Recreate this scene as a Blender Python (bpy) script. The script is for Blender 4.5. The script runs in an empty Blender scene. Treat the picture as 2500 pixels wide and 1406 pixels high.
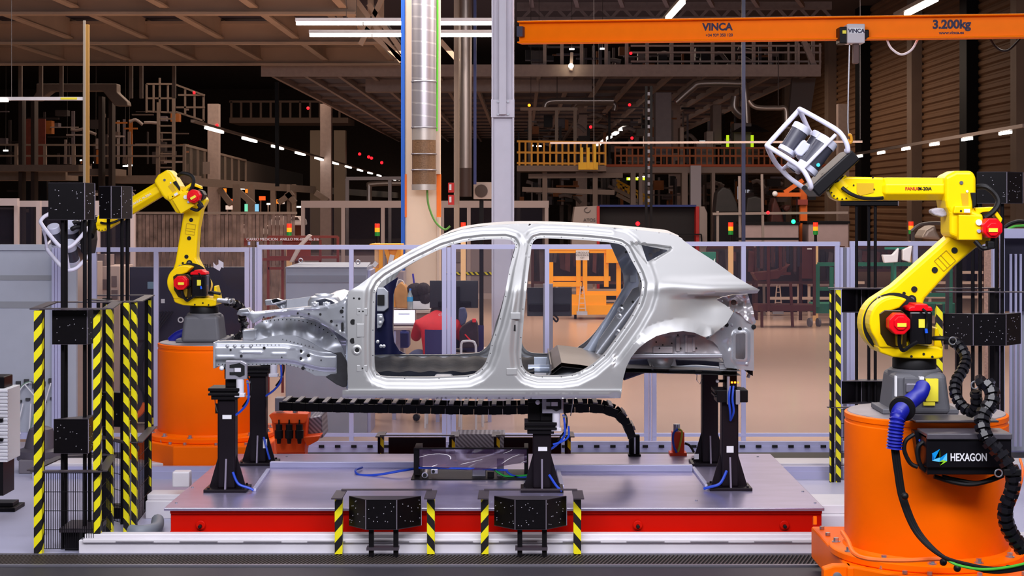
import bpy, bmesh, math, random
from mathutils import Vector, Matrix
from mathutils.geometry import delaunay_2d_cdt

random.seed(7)
scene = bpy.context.scene
COL = scene.collection
PI = math.pi

# ------------------------------------------------------------------ camera
F, CX, CY, H = 4000.0, 1275.0, 500.0, 2.3      # focal length in px of a 2500 px wide frame, vanishing point, eye height
cam_d = bpy.data.cameras.new('camera')
cam_d.sensor_width = 36
cam_d.lens = 36 * F / 2500
cam_d.shift_x = (1250 - CX) / 2500
cam_d.shift_y = -(703 - CY) / 2500
cam_d.clip_end = 400
cam = bpy.data.objects.new('camera', cam_d)
COL.objects.link(cam)
cam.location = (0, 0, H)
cam.rotation_euler = (PI / 2, 0, 0)
scene.camera = cam

# ------------------------------------------------------------------ world, lights, exposure
world = bpy.data.worlds.new('world')
scene.world = world
world.use_nodes = True
bg = world.node_tree.nodes['Background']
bg.inputs[0].default_value = (0.86, 0.84, 0.95, 1)
bg.inputs[1].default_value = 0.16
scene.view_settings.view_transform = 'Standard'
scene.view_settings.look = 'None'
scene.view_settings.gamma = 1
scene.view_settings.exposure = 0.0
scene.view_settings.use_curve_mapping = False


def area(name, loc, rot, sx, sy, power, col):
    d = bpy.data.lights.new(name, 'AREA')
    d.shape = 'RECTANGLE'
    d.size, d.size_y, d.energy, d.color = sx, sy, power, col
    o = bpy.data.objects.new(name, d)
    COL.objects.link(o)
    o.location, o.rotation_euler = loc, rot
    return o


# rows of ceiling luminaires: over the cell, in front of it, and along the hall behind
area('cell_lights', (0.3, 11.8, 6.4), (0, 0, 0), 9, 2.2, 190, (0.97, 0.94, 1.0))
area('aisle_lights', (0.2, 4.2, 5.8), (math.radians(40), 0, 0), 11, 2.0, 1020, (0.93, 0.92, 1.0))
area('front_lights', (0.2, 7.6, 6.6), (math.radians(22), 0, 0), 10, 1.4, 140, (0.94, 0.93, 1.0))
area('desk_lights', (0.8, 19.5, 5.6), (0, 0, 0), 12, 3.0, 900, (1.0, 0.89, 0.83))
area('hall_lights', (1.5, 31, 5.4), (0, 0, 0), 16, 6, 1100, (1.0, 0.82, 0.68))
area('hall_lights_far', (-3, 62, 8.6), (0, 0, 0), 26, 24, 3000, (1.0, 0.76, 0.60))


# ------------------------------------------------------------------ helpers
def at(px, py, d):
    """the point seen at pixel (px, py) of the 2500 x 1406 frame, d metres in front of the camera"""
    return Vector(((px - CX) * d / F, d, H - (py - CY) * d / F))


def lin(c):
    return tuple(((x / 255) / 12.92 if x / 255 <= 0.04045 else ((x / 255 + 0.055) / 1.055) ** 2.4) for x in c)


MATS = {}


def M(name, col, rough=0.5, metal=0.0, noise=0.0, nscale=8.0, bump=0.0, emit=0.0, alpha=1.0, trans=0.0, coat=0.0, ior=1.45, stretch=(1, 1, 1), spec=0.5):
    if name in MATS:
        return MATS[name]
    m = bpy.data.materials.new(name)
    m.use_nodes = True
    nt = m.node_tree
    b = nt.nodes['Principled BSDF']
    L = lin(col)
    b.inputs['Base Color'].default_value = (*L, 1)
    b.inputs['Roughness'].default_value = rough
    b.inputs['Metallic'].default_value = metal
    b.inputs['IOR'].default_value = ior
    b.inputs['Specular IOR Level'].default_value = spec
    b.inputs['Alpha'].default_value = alpha
    b.inputs['Transmission Weight'].default_value = trans
    b.inputs['Coat Weight'].default_value = coat
    if emit:
        b.inputs['Emission Color'].default_value = (*L, 1)
        b.inputs['Emission Strength'].default_value = emit
    if noise or bump:
        tc = nt.nodes.new('ShaderNodeTexCoord')
        mp = nt.nodes.new('ShaderNodeMapping')
        mp.inputs['Scale'].default_value = stretch
        nt.links.new(tc.outputs['Object'], mp.inputs['Vector'])
        n = nt.nodes.new('ShaderNodeTexNoise')
        n.inputs['Scale'].default_value = nscale
        n.inputs['Detail'].default_value = 6
        nt.links.new(mp.outputs['Vector'], n.inputs['Vector'])
        if noise:
            r = nt.nodes.new('ShaderNodeMapRange')
            r.inputs['From Min'].default_value = 0.3
            r.inputs['From Max'].default_value = 0.7
            r.inputs['To Min'].default_value = 1 - noise
            r.inputs['To Max'].default_value = 1 + noise * 0.6
            nt.links.new(n.outputs['Fac'], r.inputs['Value'])
            x = nt.nodes.new('ShaderNodeMix')
            x.data_type = 'RGBA'
            x.blend_type = 'MULTIPLY'
            x.inputs['Factor'].default_value = 1
            x.inputs['A'].default_value = (*L, 1)
            nt.links.new(r.outputs['Result'], x.inputs['B'])
            nt.links.new(x.outputs['Result'], b.inputs['Base Color'])
        if bump:
            bp = nt.nodes.new('ShaderNodeBump')
            bp.inputs['Strength'].default_value = bump
            bp.inputs['Distance'].default_value = 0.01
            nt.links.new(n.outputs['Fac'], bp.inputs['Height'])
            nt.links.new(bp.outputs['Normal'], b.inputs['Normal'])
    MATS[name] = m
    return m


def stripes(name, ca, cb, vec, period, duty=0.5, rough=0.5, metal=0.0, bump=0.0):
    """two colours in straight bands across the object's own coordinates (hazard tape, ribs)"""
    m = bpy.data.materials.new(name)
    m.use_nodes = True
    nt = m.node_tree
    b = nt.nodes['Principled BSDF']
    b.inputs['Roughness'].default_value = rough
    b.inputs['Metallic'].default_value = metal
    tc = nt.nodes.new('ShaderNodeTexCoord')
    dp = nt.nodes.new('ShaderNodeVectorMath')
    dp.operation = 'DOT_PRODUCT'
    dp.inputs[1].default_value = tuple(c / period for c in vec)
    nt.links.new(tc.outputs['Object'], dp.inputs[0])
    fr = nt.nodes.new('ShaderNodeMath')
    fr.operation = 'FRACT'
    nt.links.new(dp.outputs['Value'], fr.inputs[0])
    gt = nt.nodes.new('ShaderNodeMath')
    gt.operation = 'GREATER_THAN'
    gt.inputs[1].default_value = duty
    nt.links.new(fr.outputs[0], gt.inputs[0])
    mx = nt.nodes.new('ShaderNodeMix')
    mx.data_type = 'RGBA'
    mx.inputs['A'].default_value = (*lin(ca), 1)
    mx.inputs['B'].default_value = (*lin(cb), 1)
    nt.links.new(gt.outputs[0], mx.inputs['Factor'])
    nt.links.new(mx.outputs['Result'], b.inputs['Base Color'])
    if bump:
        bp = nt.nodes.new('ShaderNodeBump')
        bp.inputs['Strength'].default_value = bump
        bp.inputs['Distance'].default_value = 0.01
        nt.links.new(fr.outputs[0], bp.inputs['Height'])
        nt.links.new(bp.outputs['Normal'], b.inputs['Normal'])
    MATS[name] = m
    return m


def tag(o, label=None, cat=None, group=None, kind=None):
    if label: o['label'] = label
    if cat: o['category'] = cat
    if group: o['group'] = group
    if kind: o['kind'] = kind
    return o


def thing(name, label, cat, loc=(0, 0, 0), group=None, kind=None):
    o = bpy.data.objects.new(name, None)
    COL.objects.link(o)
    o.location = loc
    o.empty_display_size = 0.1
    return tag(o, label, cat, group, kind)


def world_loc(o):
    p = Vector((0, 0, 0))
    while o is not None:
        p += Vector(o.location)
        o = o.parent
    return p


def copy_tree(o, parent=None, off=(0, 0, 0), label=None):
    c = o.copy()
    COL.objects.link(c)
    c.parent = parent
    if parent is None:
        c.location = Vector(o.location) + Vector(off)
        if label: c['label'] = label
    for ch in list(o.children):
        copy_tree(ch, c)
    return c


class MB:
    """collects world-space shapes; build() links them as one mesh object"""

    def __init__(s):
        s.v, s.f = [], []

    def add(s, vs, fs):
        o = len(s.v)
        s.v += [Vector(v) for v in vs]
        s.f += [tuple(o + i for i in f) for f in fs]
        return s

    def bb(s, p0, p1):
        x0, y0, z0 = (min(a, b) for a, b in zip(p0, p1))
        x1, y1, z1 = (max(a, b) for a, b in zip(p0, p1))
        return s.add([(x0, y0, z0), (x1, y0, z0), (x1, y1, z0), (x0, y1, z0), (x0, y0, z1), (x1, y0, z1), (x1, y1, z1), (x0, y1, z1)],
                     [(0, 3, 2, 1), (4, 5, 6, 7), (0, 1, 5, 4), (1, 2, 6, 5), (2, 3, 7, 6), (3, 0, 4, 7)])

    def pb(s, x0, y0, x1, y1, d, t):
        """box seen as the pixel rectangle x0..x1, y0..y1 on its front face at depth d, t metres thick away from the camera"""
        a, b = at(x0, y0, d), at(x1, y1, d)
        return s.bb((a.x, d, a.z), (b.x, d + t, b.z))

    def bar(s, a, b, w, h=None, up=(0, 0, 1)):
        a, b = Vector(a), Vector(b)
        h = w if h is None else h
        t = (b - a).normalized()
        u = Vector(up)
        if abs(t.dot(u)) > 0.95: u = Vector((0, 1, 0))
        r = t.cross(u).normalized() * (w / 2)
        q = r.cross(t).normalized() * (h / 2)
        vs = []
        for p in (a, b): vs += [p - r - q, p + r - q, p + r + q, p - r + q]
        return s.add(vs, [(0, 3, 2, 1), (4, 5, 6, 7), (0, 1, 5, 4), (1, 2, 6, 5), (2, 3, 7, 6), (3, 0, 4, 7)])

    def tube(s, pts, r, n=8, closed=False):
        pts = [Vector(p) for p in pts]
        k = len(pts)
        R = r if isinstance(r, (list, tuple)) else [r] * k
        u = None
        vs, fs = [], []
        for i, p in enumerate(pts):
            if closed: t = pts[(i + 1) % k] - pts[i - 1]
            else: t = pts[min(i + 1, k - 1)] - pts[max(i - 1, 0)]
            t = t.normalized()
            if u is None:
                u = Vector((0, 0, 1)) if abs(t.z) < 0.9 else Vector((1, 0, 0))
            u = (u - t * u.dot(t)).normalized()
            w = t.cross(u)
            for j in range(n):
                a = 2 * PI * j / n
                vs.append(p + (u * math.cos(a) + w * math.sin(a)) * R[i])
        for i in range(k if closed else k - 1):
            for j in range(n):
                a, b = i * n, ((i + 1) % k) * n
                fs.append((a + j, a + (j + 1) % n, b + (j + 1) % n, b + j))
        if not closed:
            fs.append(tuple(range(n - 1, -1, -1)))
            fs.append(tuple((k - 1) * n + j for j in range(n)))
        return s.add(vs, fs)

    def cyl(s, a, b, r, n=16, r2=None):
        return s.tube([a, b], [r, r if r2 is None else r2], n)

    def prism(s, poly, y0, y1):
        """poly: (x, z) world points; extruded in depth from y0 to y1"""
        n = len(poly)
        vs = [(x, y0, z) for x, z in poly] + [(x, y1, z) for x, z in poly]
        fs = [tuple(range(n)), tuple(range(2 * n - 1, n - 1, -1))] + [(i, i + n, (i + 1) % n + n, (i + 1) % n) for i in range(n)]
        return s.add(vs, fs)

    def pp(s, poly, d, y0=0.0, y1=0.1):
        """pixel outline at depth d, extruded from d+y0 to d+y1"""
        return s.prism([(at(x, y, d).x, at(x, y, d).z) for x, y in poly], d + y0, d + y1)

    def lathe(s, prof, n, o, ax=(0, 0, 1)):
        """prof: (radius, height) along axis ax from o"""
        o, ax = Vector(o), Vector(ax).normalized()
        u = Vector((1, 0, 0)) if abs(ax.x) < 0.9 else Vector((0, 1, 0))
        u = (u - ax * u.dot(ax)).normalized()
        w = ax.cross(u)
        vs, fs = [], []
        for r, h in prof:
            for j in range(n):
                a = 2 * PI * j / n
                vs.append(o + ax * h + (u * math.cos(a) + w * math.sin(a)) * max(r, 1e-4))
        for i in range(len(prof) - 1):
            for j in range(n):
                fs.append((i * n + j, i * n + (j + 1) % n, (i + 1) * n + (j + 1) % n, (i + 1) * n + j))
        fs.append(tuple(range(n - 1, -1, -1)))
        fs.append(tuple((len(prof) - 1) * n + j for j in range(n)))
        return s.add(vs, fs)

    def ball(s, c, r, n=12):
        return s.lathe([(r * math.sin(PI * i / 8), -r * math.cos(PI * i / 8)) for i in range(9)], n, c)

    def disc(s, c, r, nrm=(0, -1, 0), n=8, t=0.002):
        c, nrm = Vector(c), Vector(nrm).normalized()
        return s.cyl(c - nrm * 0.001, c + nrm * t, r, n)

    def grid(s, rows):
        """rows of equal length of points, joined as quads"""
        m, n = len(rows), len(rows[0])
        vs = [p for r in rows for p in r]
        return s.add(vs, [(i * n + j, i * n + j + 1, (i + 1) * n + j + 1, (i + 1) * n + j) for i in range(m - 1) for j in range(n - 1)])

    def build(s, name, mat, parent=None, smooth=False, bevel=0.0, seg=2, angle=35, recalc=True):
        off = world_loc(parent) if parent is not None else Vector((0, 0, 0))
        me = bpy.data.meshes.new(name)
        me.from_pydata([v - off for v in s.v], [], s.f)
        if recalc:
            b = bmesh.new()
            b.from_mesh(me)
            bmesh.ops.recalc_face_normals(b, faces=b.faces)
            b.to_mesh(me)
            b.free()
        me.materials.append(mat)
        if smooth:
            me.shade_smooth()
            me.set_sharp_from_angle(angle=math.radians(angle))
        o = bpy.data.objects.new(name, me)
        COL.objects.link(o)
        o.parent = parent
        if bevel:
            md = o.modifiers.new('bevel', 'BEVEL')
            md.width, md.segments, md.limit_method, md.angle_limit = bevel, seg, 'ANGLE', math.radians(30)
            md.harden_normals = False
        return o


def box_thing(name, label, cat, p0, p1, mat, group=None, kind=None, bevel=0.0):
    o = MB().bb(p0, p1).build(name, mat, bevel=bevel)
    return tag(o, label, cat, group, kind)


def text(body, name, mat, parent, pos, size, mirror=False, extrude=0.001, bold=0.0, spacing=1.0, tilt=0.0, align='CENTER', sx=1.0):
    """flat lettering facing the camera, pos = centre of the baseline"""
    c = bpy.data.curves.new(name, 'FONT')
    c.body, c.size, c.extrude, c.align_x, c.offset, c.space_character = body, size, extrude, align, bold, spacing
    c.materials.append(mat)
    tmp = bpy.data.objects.new(name, c)
    me = bpy.data.meshes.new_from_object(tmp)
    bpy.data.objects.remove(tmp)
    o = bpy.data.objects.new(name, me)
    COL.objects.link(o)
    o.parent = parent
    o.location = Vector(pos) - world_loc(parent)
    o.rotation_euler = (PI / 2, -tilt, 0)
    o.scale = ((-1 if mirror else 1) * sx, 1, 1)
    return o


def smooth01(x):
    x = max(0.0, min(1.0, x))
    return x * x * (3 - 2 * x)


def catmull(pts, k=6, closed=False):
    pts = [Vector(p) for p in pts]
    n = len(pts)
    out = []
    for i in range(n if closed else n - 1):
        g = (lambda j: pts[j % n]) if closed else (lambda j: pts[max(0, min(n - 1, j))])
        a, b, c, d = g(i - 1), g(i), g(i + 1), g(i + 2)
        for q in range(k):
            t = q / k
            out.append(0.5 * ((2 * b) + (c - a) * t + (2 * a - 5 * b + 4 * c - d) * t * t + (3 * b - a - 3 * c + d) * t ** 3))
    if not closed: out.append(pts[-1])
    return out


# ------------------------------------------------------------------ materials
white_steel = M('white_steel', (222, 218, 222), 0.45, 0.0, noise=0.05)
alu = M('aluminium_profile', (188, 188, 220), 0.4, 0.3)
alu_dark = M('aluminium_dull', (120, 118, 128), 0.45, 0.5)
black = M('black_paint', (13, 10, 14), 0.45, 0.0, noise=0.15, spec=0.2)
black_gloss = M('black_gloss', (16, 14, 18), 0.22)
rubber = M('black_rubber', (14, 13, 16), 0.5, spec=0.3)
orange = M('orange_paint', (255, 108, 0), 0.42, 0.0, noise=0.05, nscale=3, spec=0.12)
red_paint = M('red_orange_paint', (196, 14, 0), 0.5, 0.0, noise=0.06, nscale=3, spec=0.12)
yellow = M('robot_yellow', (246, 208, 0), 0.33, 0.0, noise=0.04, nscale=4, spec=0.3)
red_cap = M('motor_red', (222, 8, 24), 0.35, spec=0.25)
grey_cast = M('cast_grey', (92, 92, 98), 0.55, 0.1, noise=0.08)
blue_hose = M('blue_hose', (16, 24, 140), 0.4)
wire_m = M('wire_dull', (84, 76, 74), 0.6)
label_white = M('label_white', (226, 226, 230), 0.5)
label_yellow = M('label_yellow', (236, 222, 60), 0.5)
steel = M('bare_steel', (176, 178, 186), 0.3, 0.8)
hazard = stripes('hazard_tape', (20, 18, 18), (236, 224, 14), (1.0, 0.6, 0.85), 0.115, 0.5, 0.45)
hazard_b = stripes('hazard_tape_mirrored', (20, 18, 18), (236, 224, 14), (-1.0, -0.6, 0.85), 0.115, 0.5, 0.45)
glass = M('clear_pane', (70, 66, 84), 0.04, 0.0, alpha=0.13)
brown_steel = M('hall_steel', (150, 128, 112), 0.6, 0.1, noise=0.1, nscale=1.5)
# ------------------------------------------------------------------ the hall
floor_m = M('floor_resin', (196, 166, 152), 0.22, 0.0, noise=0.10, nscale=0.5, stretch=(1, 0.4, 1))
cellfloor_m = M('floor_grey', (180, 180, 206), 0.4, 0.0, noise=0.12, nscale=1.2)


def struct(name, mb, mat, label=None, smooth=False):
    return tag(mb.build(name, mat, smooth=smooth), label, None, None, 'structure')


struct('floor', MB().bb((-42, 15.9, -0.2), (16, 112, 0)), floor_m, 'pale beige polished resin floor of the hall behind the fence')
struct('floor_aisle', MB().bb((-42, -4, -0.2), (16, 10.42, 0)), M('floor_dark', (46, 44, 51), 0.55, noise=0.1), 'dark grey floor of the aisle in front of the grating')
struct('floor_cell', MB().bb((-42, 10.42, -0.2), (16, 15.9, 0)), cellfloor_m, 'grey painted floor of the measuring cell')
struct('ceiling', MB().bb((-42, 14, 10.2), (16, 112, 10.4)), M('roof_sheet', (96, 84, 78), 0.8), 'dark sheet roof of the hall')
struct('wall_back', MB().bb((-42, 112, 0), (16, 112.4, 10.4)), M('back_wall', (88, 72, 62), 0.8, noise=0.15), 'dim brown far end wall of the hall')
struct('wall_left', MB().bb((-42.3, 14, 0), (-42, 112, 10.4)), M('side_wall', (84, 70, 62), 0.8), 'dim brown side wall of the hall')

# right wall: trapezoid sheet cladding laid in long horizontal ribs
XW = 13.8
wall_m = M('wall_cladding', (138, 102, 72), 0.7, 0.05, noise=0.12, nscale=0.6)
wr = MB()
prof = []
z = 0.0
while z < 10.2:
    prof += [(XW, z), (XW, z + 0.11), (XW + 0.07, z + 0.15), (XW + 0.07, z + 0.2)]
    z += 0.25
wr.grid([[(x, y, zz) for x, zz in prof] for y in (16.0, 112.0)])
wallr = thing('wall_right', 'brown ribbed sheet cladding wall along the hall side', None, (XW, 60, 0), kind='structure')
wr.build('cladding', wall_m, wallr)
for y, w, m in ((44.6, 0.55, brown_steel), (49.6, 0.8, black), (56.6, 0.7, brown_steel), (65, 1.2, black), (72, 0.9, brown_steel), (84, 0.9, brown_steel)):
    MB().bb((XW - 0.35, y, 0), (XW + 0.02, y + w, 10.2)).build('wall_column', m, wallr)


def lamp_row(name, label, a, b, n, group, width=0.09, length=None, on=None):
    """a long steel tray with n fluorescent battens from a to b"""
    a, b = Vector(a), Vector(b)
    r = thing(name, label, 'ceiling light', a, group)
    MB().bar(a + Vector((0, 0, 0.07)), b + Vector((0, 0, 0.07)), width, 0.06).build('lamp_tray', white_dim, r)
    step = (b - a) / n
    ln = step * (0.42 if length is None else length)
    for i in range(n):
        if on is not None and not on(i): continue
        p = a + step * (i + 0.3)
        MB().bar(p, p + ln, width * 0.8, 0.05).build('fluorescent_tube', tube_m, r)
    return r


white_dim = M('tray_white', (112, 98, 90), 0.6)
tube_m = M('tube_glow', (255, 246, 236), 0.5, emit=9.0)
# left long row at the walkway
lamp_row('lamp_row', 'long lamp row sloping down over the left walkway', at(470, 303, 36), at(1010, 452, 112), 15, 'hall lamp rows', 0.085)
lamp_row('lamp_row', 'lamp row in front of the brown ribbed wall', at(2500, 317, 27), at(2070, 386, 41), 6, 'hall lamp rows', 0.05, 0.27)
lamp_row('lamp_row', 'short lamp row high above the crane beam label', at(1690, -20, 30), at(1622, 55, 37), 1, 'hall lamp rows', 0.14, 0.55)
lamp_row('lamp_row', 'lamp row above the end of the crane beam', at(2330, -25, 23), at(2190, 46, 27), 1, 'hall lamp rows', 0.12, 0.5)
lamp_row('lamp_row', 'distant lamp row over the yellow platform', at(1468, 240, 62), at(1425, 288, 80), 3, 'hall lamp rows', 0.2, 0.45)
lamp_row('lamp_row', 'distant lamp row behind the white pole', at(1530, 308, 55), at(1455, 357, 74), 5, 'hall lamp rows', 0.2, 0.45)

# the two near battens behind the beige column, and the one at the left edge
for nm, x0, y0, x1, d in (('upper of the two bright ceiling lamps behind the beige column', 722, 56, 1215, 24.0), ('lower of the two bright ceiling lamps behind the beige column', 755, 85, 1215, 24.8)):
    a, b = at(x0, y0, d), at(x1, y0 - 3, d)
    r = thing('ceiling_lamp', nm, 'ceiling light', a, 'bright ceiling lamps')
    MB().bb((a.x, d - 0.05, a.z + 0.02), (b.x, d + 0.05, a.z + 0.07)).build('lamp_tray', white_steel, r)
    for k in range(3):
        w = (b.x - a.x) / 3
        MB().bb((a.x + k * w + 0.01, d - 0.035, a.z - 0.03), (a.x + (k + 1) * w - 0.01, d + 0.035, a.z + 0.02)).build('fluorescent_tube', tube_m, r)
    for k in (0.25, 0.6):
        MB().cyl((a.x + (b.x - a.x) * k, d, a.z + 0.06), (a.x + (b.x - a.x) * k, d, 8.0), 0.004, 5).build('hanger_wire', wire_m, r)
a, b = at(-60, 245, 20), at(205, 241, 20)
r = thing('ceiling_lamp', 'white lamp tray at the left edge with a yellow sticker', 'ceiling light', a, 'bright ceiling lamps')
MB().bb((a.x, 19.96, b.z - 0.02), (b.x, 20.04, b.z + 0.02)).build('lamp_tray', white_steel, r)
MB().pb(-40, 241, 17, 248, 19.95, 0.06).build('fluorescent_tube', tube_m, r)
MB().pb(148, 238, 188, 243, 19.955, 0.004).build('sticker', label_yellow, r)
MB().cyl(at(28, 240, 20), at(28, -40, 20), 0.004, 5).build('hanger_wire', wire_m, r)

# ---- upper left steel deck seen from below
mez_m = M('mezzanine_beige', (206, 182, 160), 0.6, 0.05, noise=0.1, nscale=1.0)
deck_m = M('mezzanine_deck', (84, 80, 98), 0.6, 0.2, noise=0.1)
mz = thing('steel_mezzanine', 'beige steel deck with cross beams over the left half of the hall', None, (-10, 30, 6), kind='structure')
MB().bb((-18, 25, 6.55), (-3.2, 44, 6.62)).build('deck', deck_m, mz)
for dd in (26.5, 31.6, 37.4, 43.0):
    q = MB()
    q.bb((-18, dd - 0.12, 6.42), (-3.2, dd + 0.12, 6.48)).bb((-18, dd - 0.015, 6.0), (-3.2, dd + 0.015, 6.48)).bb((-18, dd - 0.14, 5.96), (-3.2, dd + 0.14, 6.01))
    q.build('cross_beam', mez_m, mz)
for i in range(9):
    x = -17.2 + i * 1.72
    MB().bb((x - 0.08, 25, 6.08), (x + 0.08, 44, 6.12)).build('joist_flange', mez_m, mz)
    MB().bb((x - 0.02, 25, 6.1), (x + 0.02, 44, 6.55)).build('joist', mez_m, mz)
for x0, y0, x1, y1 in ((840, -40, 980, 150), (700, -60, 830, 60), (945, -30, 880, 110), (900, 10, 985, 130), (1075, 100, 1120, 150), (985, 150, 880, 60)):
    MB().bar(at(x0, y0, 33), at(x1, y1, 33), 0.1).build('truss_bar', mez_m, mz)
for x in (830, 862, 905, 930):
    MB().bar(at(x, -40, 34), at(x, 60, 34), 0.12).build('truss_bar', mez_m, mz)

# ---- middle mezzanine
mm = thing('steel_mezzanine', 'dark steel deck with thin joists over the middle of the hall', None, (0, 44, 5.9), kind='structure')
mid_m = M('mezzanine_grey', (186, 166, 158), 0.6, 0.05, noise=0.1)
MB().bb((-7.0, 44, 6.0), (8.0, 92, 6.06)).build('deck', deck_m, mm)
MB().bb((-7.0, 43.9, 5.74), (8.0, 44.0, 6.06)).build('edge_beam', mid_m, mm)
for i in range(17):
    x = -6.9 + i * 0.92
    MB().bb((x - 0.05, 44, 5.84), (x + 0.05, 92, 6.0)).build('joist', mid_m, mm)
for dd in range(47, 92, 3):
    MB().bb((-7, dd - 0.04, 5.92), (8, dd + 0.04, 6.0)).build('purlin', mid_m, mm)
MB().bb((-4.5, 47, 5.55), (2, 47.5, 5.9)).build('crossbeam', mid_m, mm)
for px in (1330, 1372, 1420, 1480, 1530, 1580, 1640, 1690, 1740, 1790, 1840, 1880, 1945, 1985):
    MB().bar(at(px, 167, 44.4), at(px, 60, 44.4), 0.09).build('upright', mid_m, mm)
for py in (150, 128, 112):
    MB().bar(at(1540, py, 44.3), at(2005, py, 44.3), 0.05).build('handrail', mid_m, mm)
for px in (1925, 1950, 1975, 2002):
    MB().bar(at(px, 167, 44.2), at(px, 106, 44.2), 0.05).build('rail_post', mid_m, mm)
MB().bar(at(1962, 100, 44.1), at(1998, 185, 44.1), 0.14).build('brace', mid_m, mm)
for px in (1585, 1648, 2060, 520, 795, 1420):
    MB().bb((at(px, 0, 60).x - 0.2, 60, 0), (at(px, 0, 60).x + 0.2, 60.4, 6.0)).build('post', mid_m, mm)
MB().bb(at(1310, 100, 60), at(1900, 60, 60.2)).build('upper_fascia', mid_m, mm)

# ---- orange jib beam and its column
dcol = 18.0
colx0, colx1 = at(1200, 0, dcol).x, at(1255, 0, dcol).x
jc = thing('column_jib', 'pale grey steel jib crane column beside the beige duct column', None, (0, dcol, 0), kind='structure')
q = MB()
q.bb((colx0, dcol, 0), (colx0 + 0.02, dcol + 0.24, 5.4)).bb((colx1 - 0.02, dcol, 0), (colx1, dcol + 0.24, 5.4)).bb((colx0, dcol + 0.05, 0), (colx1, dcol + 0.07, 5.4))
q.build('column_profile', M('jib_grey', (206, 202, 214), 0.45, noise=0.03), jc, bevel=0.004)
MB().pb(1199, 243, 1256, 286, dcol - 0.02, 0.03).build('splice_plate', MATS['jib_grey'], jc)
MB().bb((colx0 + 0.085, dcol - 0.1, at(0, 280, dcol).z), (colx0 + 0.16, dcol, 5.4)).build('tension_strut', MATS['jib_grey'], jc)
for x in (1216, 1240):
    for y in (248, 279):
        MB().cyl(at(x, y, dcol - 0.05), at(x, y, dcol - 0.02), 0.013, 6).build('bolt', steel, jc)

jib = thing('jib_crane_beam', 'long orange crane beam under the roof with dark lettering', 'crane', at(1265, 80, 18))
crane_o = M('crane_orange', (252, 124, 0), 0.4, 0.0, noise=0.03, spec=0.06)
A0, A1 = at(1268, 107, 18.0), at(1268, 53, 18.0)
B0, B1 = at(2560, 92, 16.4), at(2560, 34, 16.4)
dirv = (B0 - A0)
nrm = Vector((dirv.y, -dirv.x, 0)).normalized()     # towards the viewer
if nrm.y > 0: nrm = -nrm


def jbox(mb, ua, ub, fa, fb, w0, w1):
    """piece of the beam: ua..ub along it (0..1), fa..fb up its height (0..1), w0..w1 metres towards the viewer"""
    vs = []
    for u in (ua, ub):
        lo, hi = A0.lerp(B0, u), A1.lerp(B1, u)
        for f, w in ((fa, w0), (fa, w1), (fb, w1), (fb, w0)):
            vs.append(lo.lerp(hi, f) + nrm * w)
    return mb.add(vs, [(0, 3, 2, 1), (4, 5, 6, 7), (0, 1, 5, 4), (1, 2, 6, 5), (2, 3, 7, 6), (3, 0, 4, 7)])


q = MB()
jbox(q, 0, 1, 0, 0.07, -0.09, 0.09)
jbox(q, 0, 1, 0.93, 1, -0.09, 0.09)
jbox(q, 0, 1, 0.05, 0.95, -0.008, 0.008)
q.build('beam_profile', crane_o, jib, bevel=0.006)
jbox(MB(), 0.0, 0.012, 0.3, 0.75, 0.02, 0.1).build('end_stop', M('end_stop_blue', (52, 50, 72), 0.5), jib)


def jpos(u, f, w=0.011):
    return A0.lerp(B0, u).lerp(A1.lerp(B1, u), f) + nrm * w


ink = M('crane_ink', (30, 20, 60), 0.6)
ang = math.atan2(dirv.y, dirv.x)
for body, u, f, sz, bo in (('VINCA', 0.3965, 0.5, 0.105, 0.0045), ('+34 938 350 120', 0.4, 0.22, 0.042, 0.001), ('3.200kg', 0.83, 0.45, 0.12, 0.005), ('www.vinca.es', 0.83, 0.2, 0.045, 0.001)):
    t = text(body, 'lettering', ink, jib, jpos(u, f), sz, bold=bo)
    t.rotation_euler = (PI / 2, -math.atan2(dirv.z, dirv.x), ang)
hx = jpos(0.635, 0.5, 0.06)
ho = thing('chain_hoist', 'white crane hoist trolley hanging on the orange beam', 'hoist', hx)
MB().pb(2069, 58, 2112, 105, hx.y - 0.16, 0.22).build('hoist_box', M('hoist_white', (196, 190, 194), 0.5), ho, bevel=0.01)
MB().pb(2050, 65, 2071, 106, hx.y - 0.12, 0.2).build('trolley_motor', black, ho, bevel=0.01)
MB().pb(2110, 72, 2122, 95, hx.y - 0.1, 0.15).build('trolley_gear', black, ho, bevel=0.01)
MB().pb(2057, 74, 2066, 82, hx.y - 0.126, 0.01).build('yellow_label', label_yellow, ho)
MB().pb(2074, 68, 2107, 82, hx.y - 0.166, 0.008).build('name_plate', label_white, ho)
text('VINCA', 'lettering', ink, ho, at(2091, 79.5, hx.y - 0.168), 0.055, bold=0.002)
MB().pb(2084, 105, 2098, 155, hx.y - 0.1, 0.08).build('chain_bag', M('chain_bag_brown', (92, 70, 66), 0.7), ho, bevel=0.01)
MB().tube(catmull([at(2074, 105, hx.y - 0.05), at(2070, 300, hx.y - 0.05), at(2076, 330, hx.y - 0.05)]), 0.008, 6).build('chain', steel, ho)
q = MB().tube(catmull([at(2071, 330, 16.7), at(2077, 330, 16.7), at(2079, 345, 16.7), at(2073, 348, 16.7), at(2070, 340, 16.7)], 4), 0.014, 6)
q.build('hook', M('hook_yellow', (240, 170, 20), 0.5), ho, smooth=True)
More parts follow.
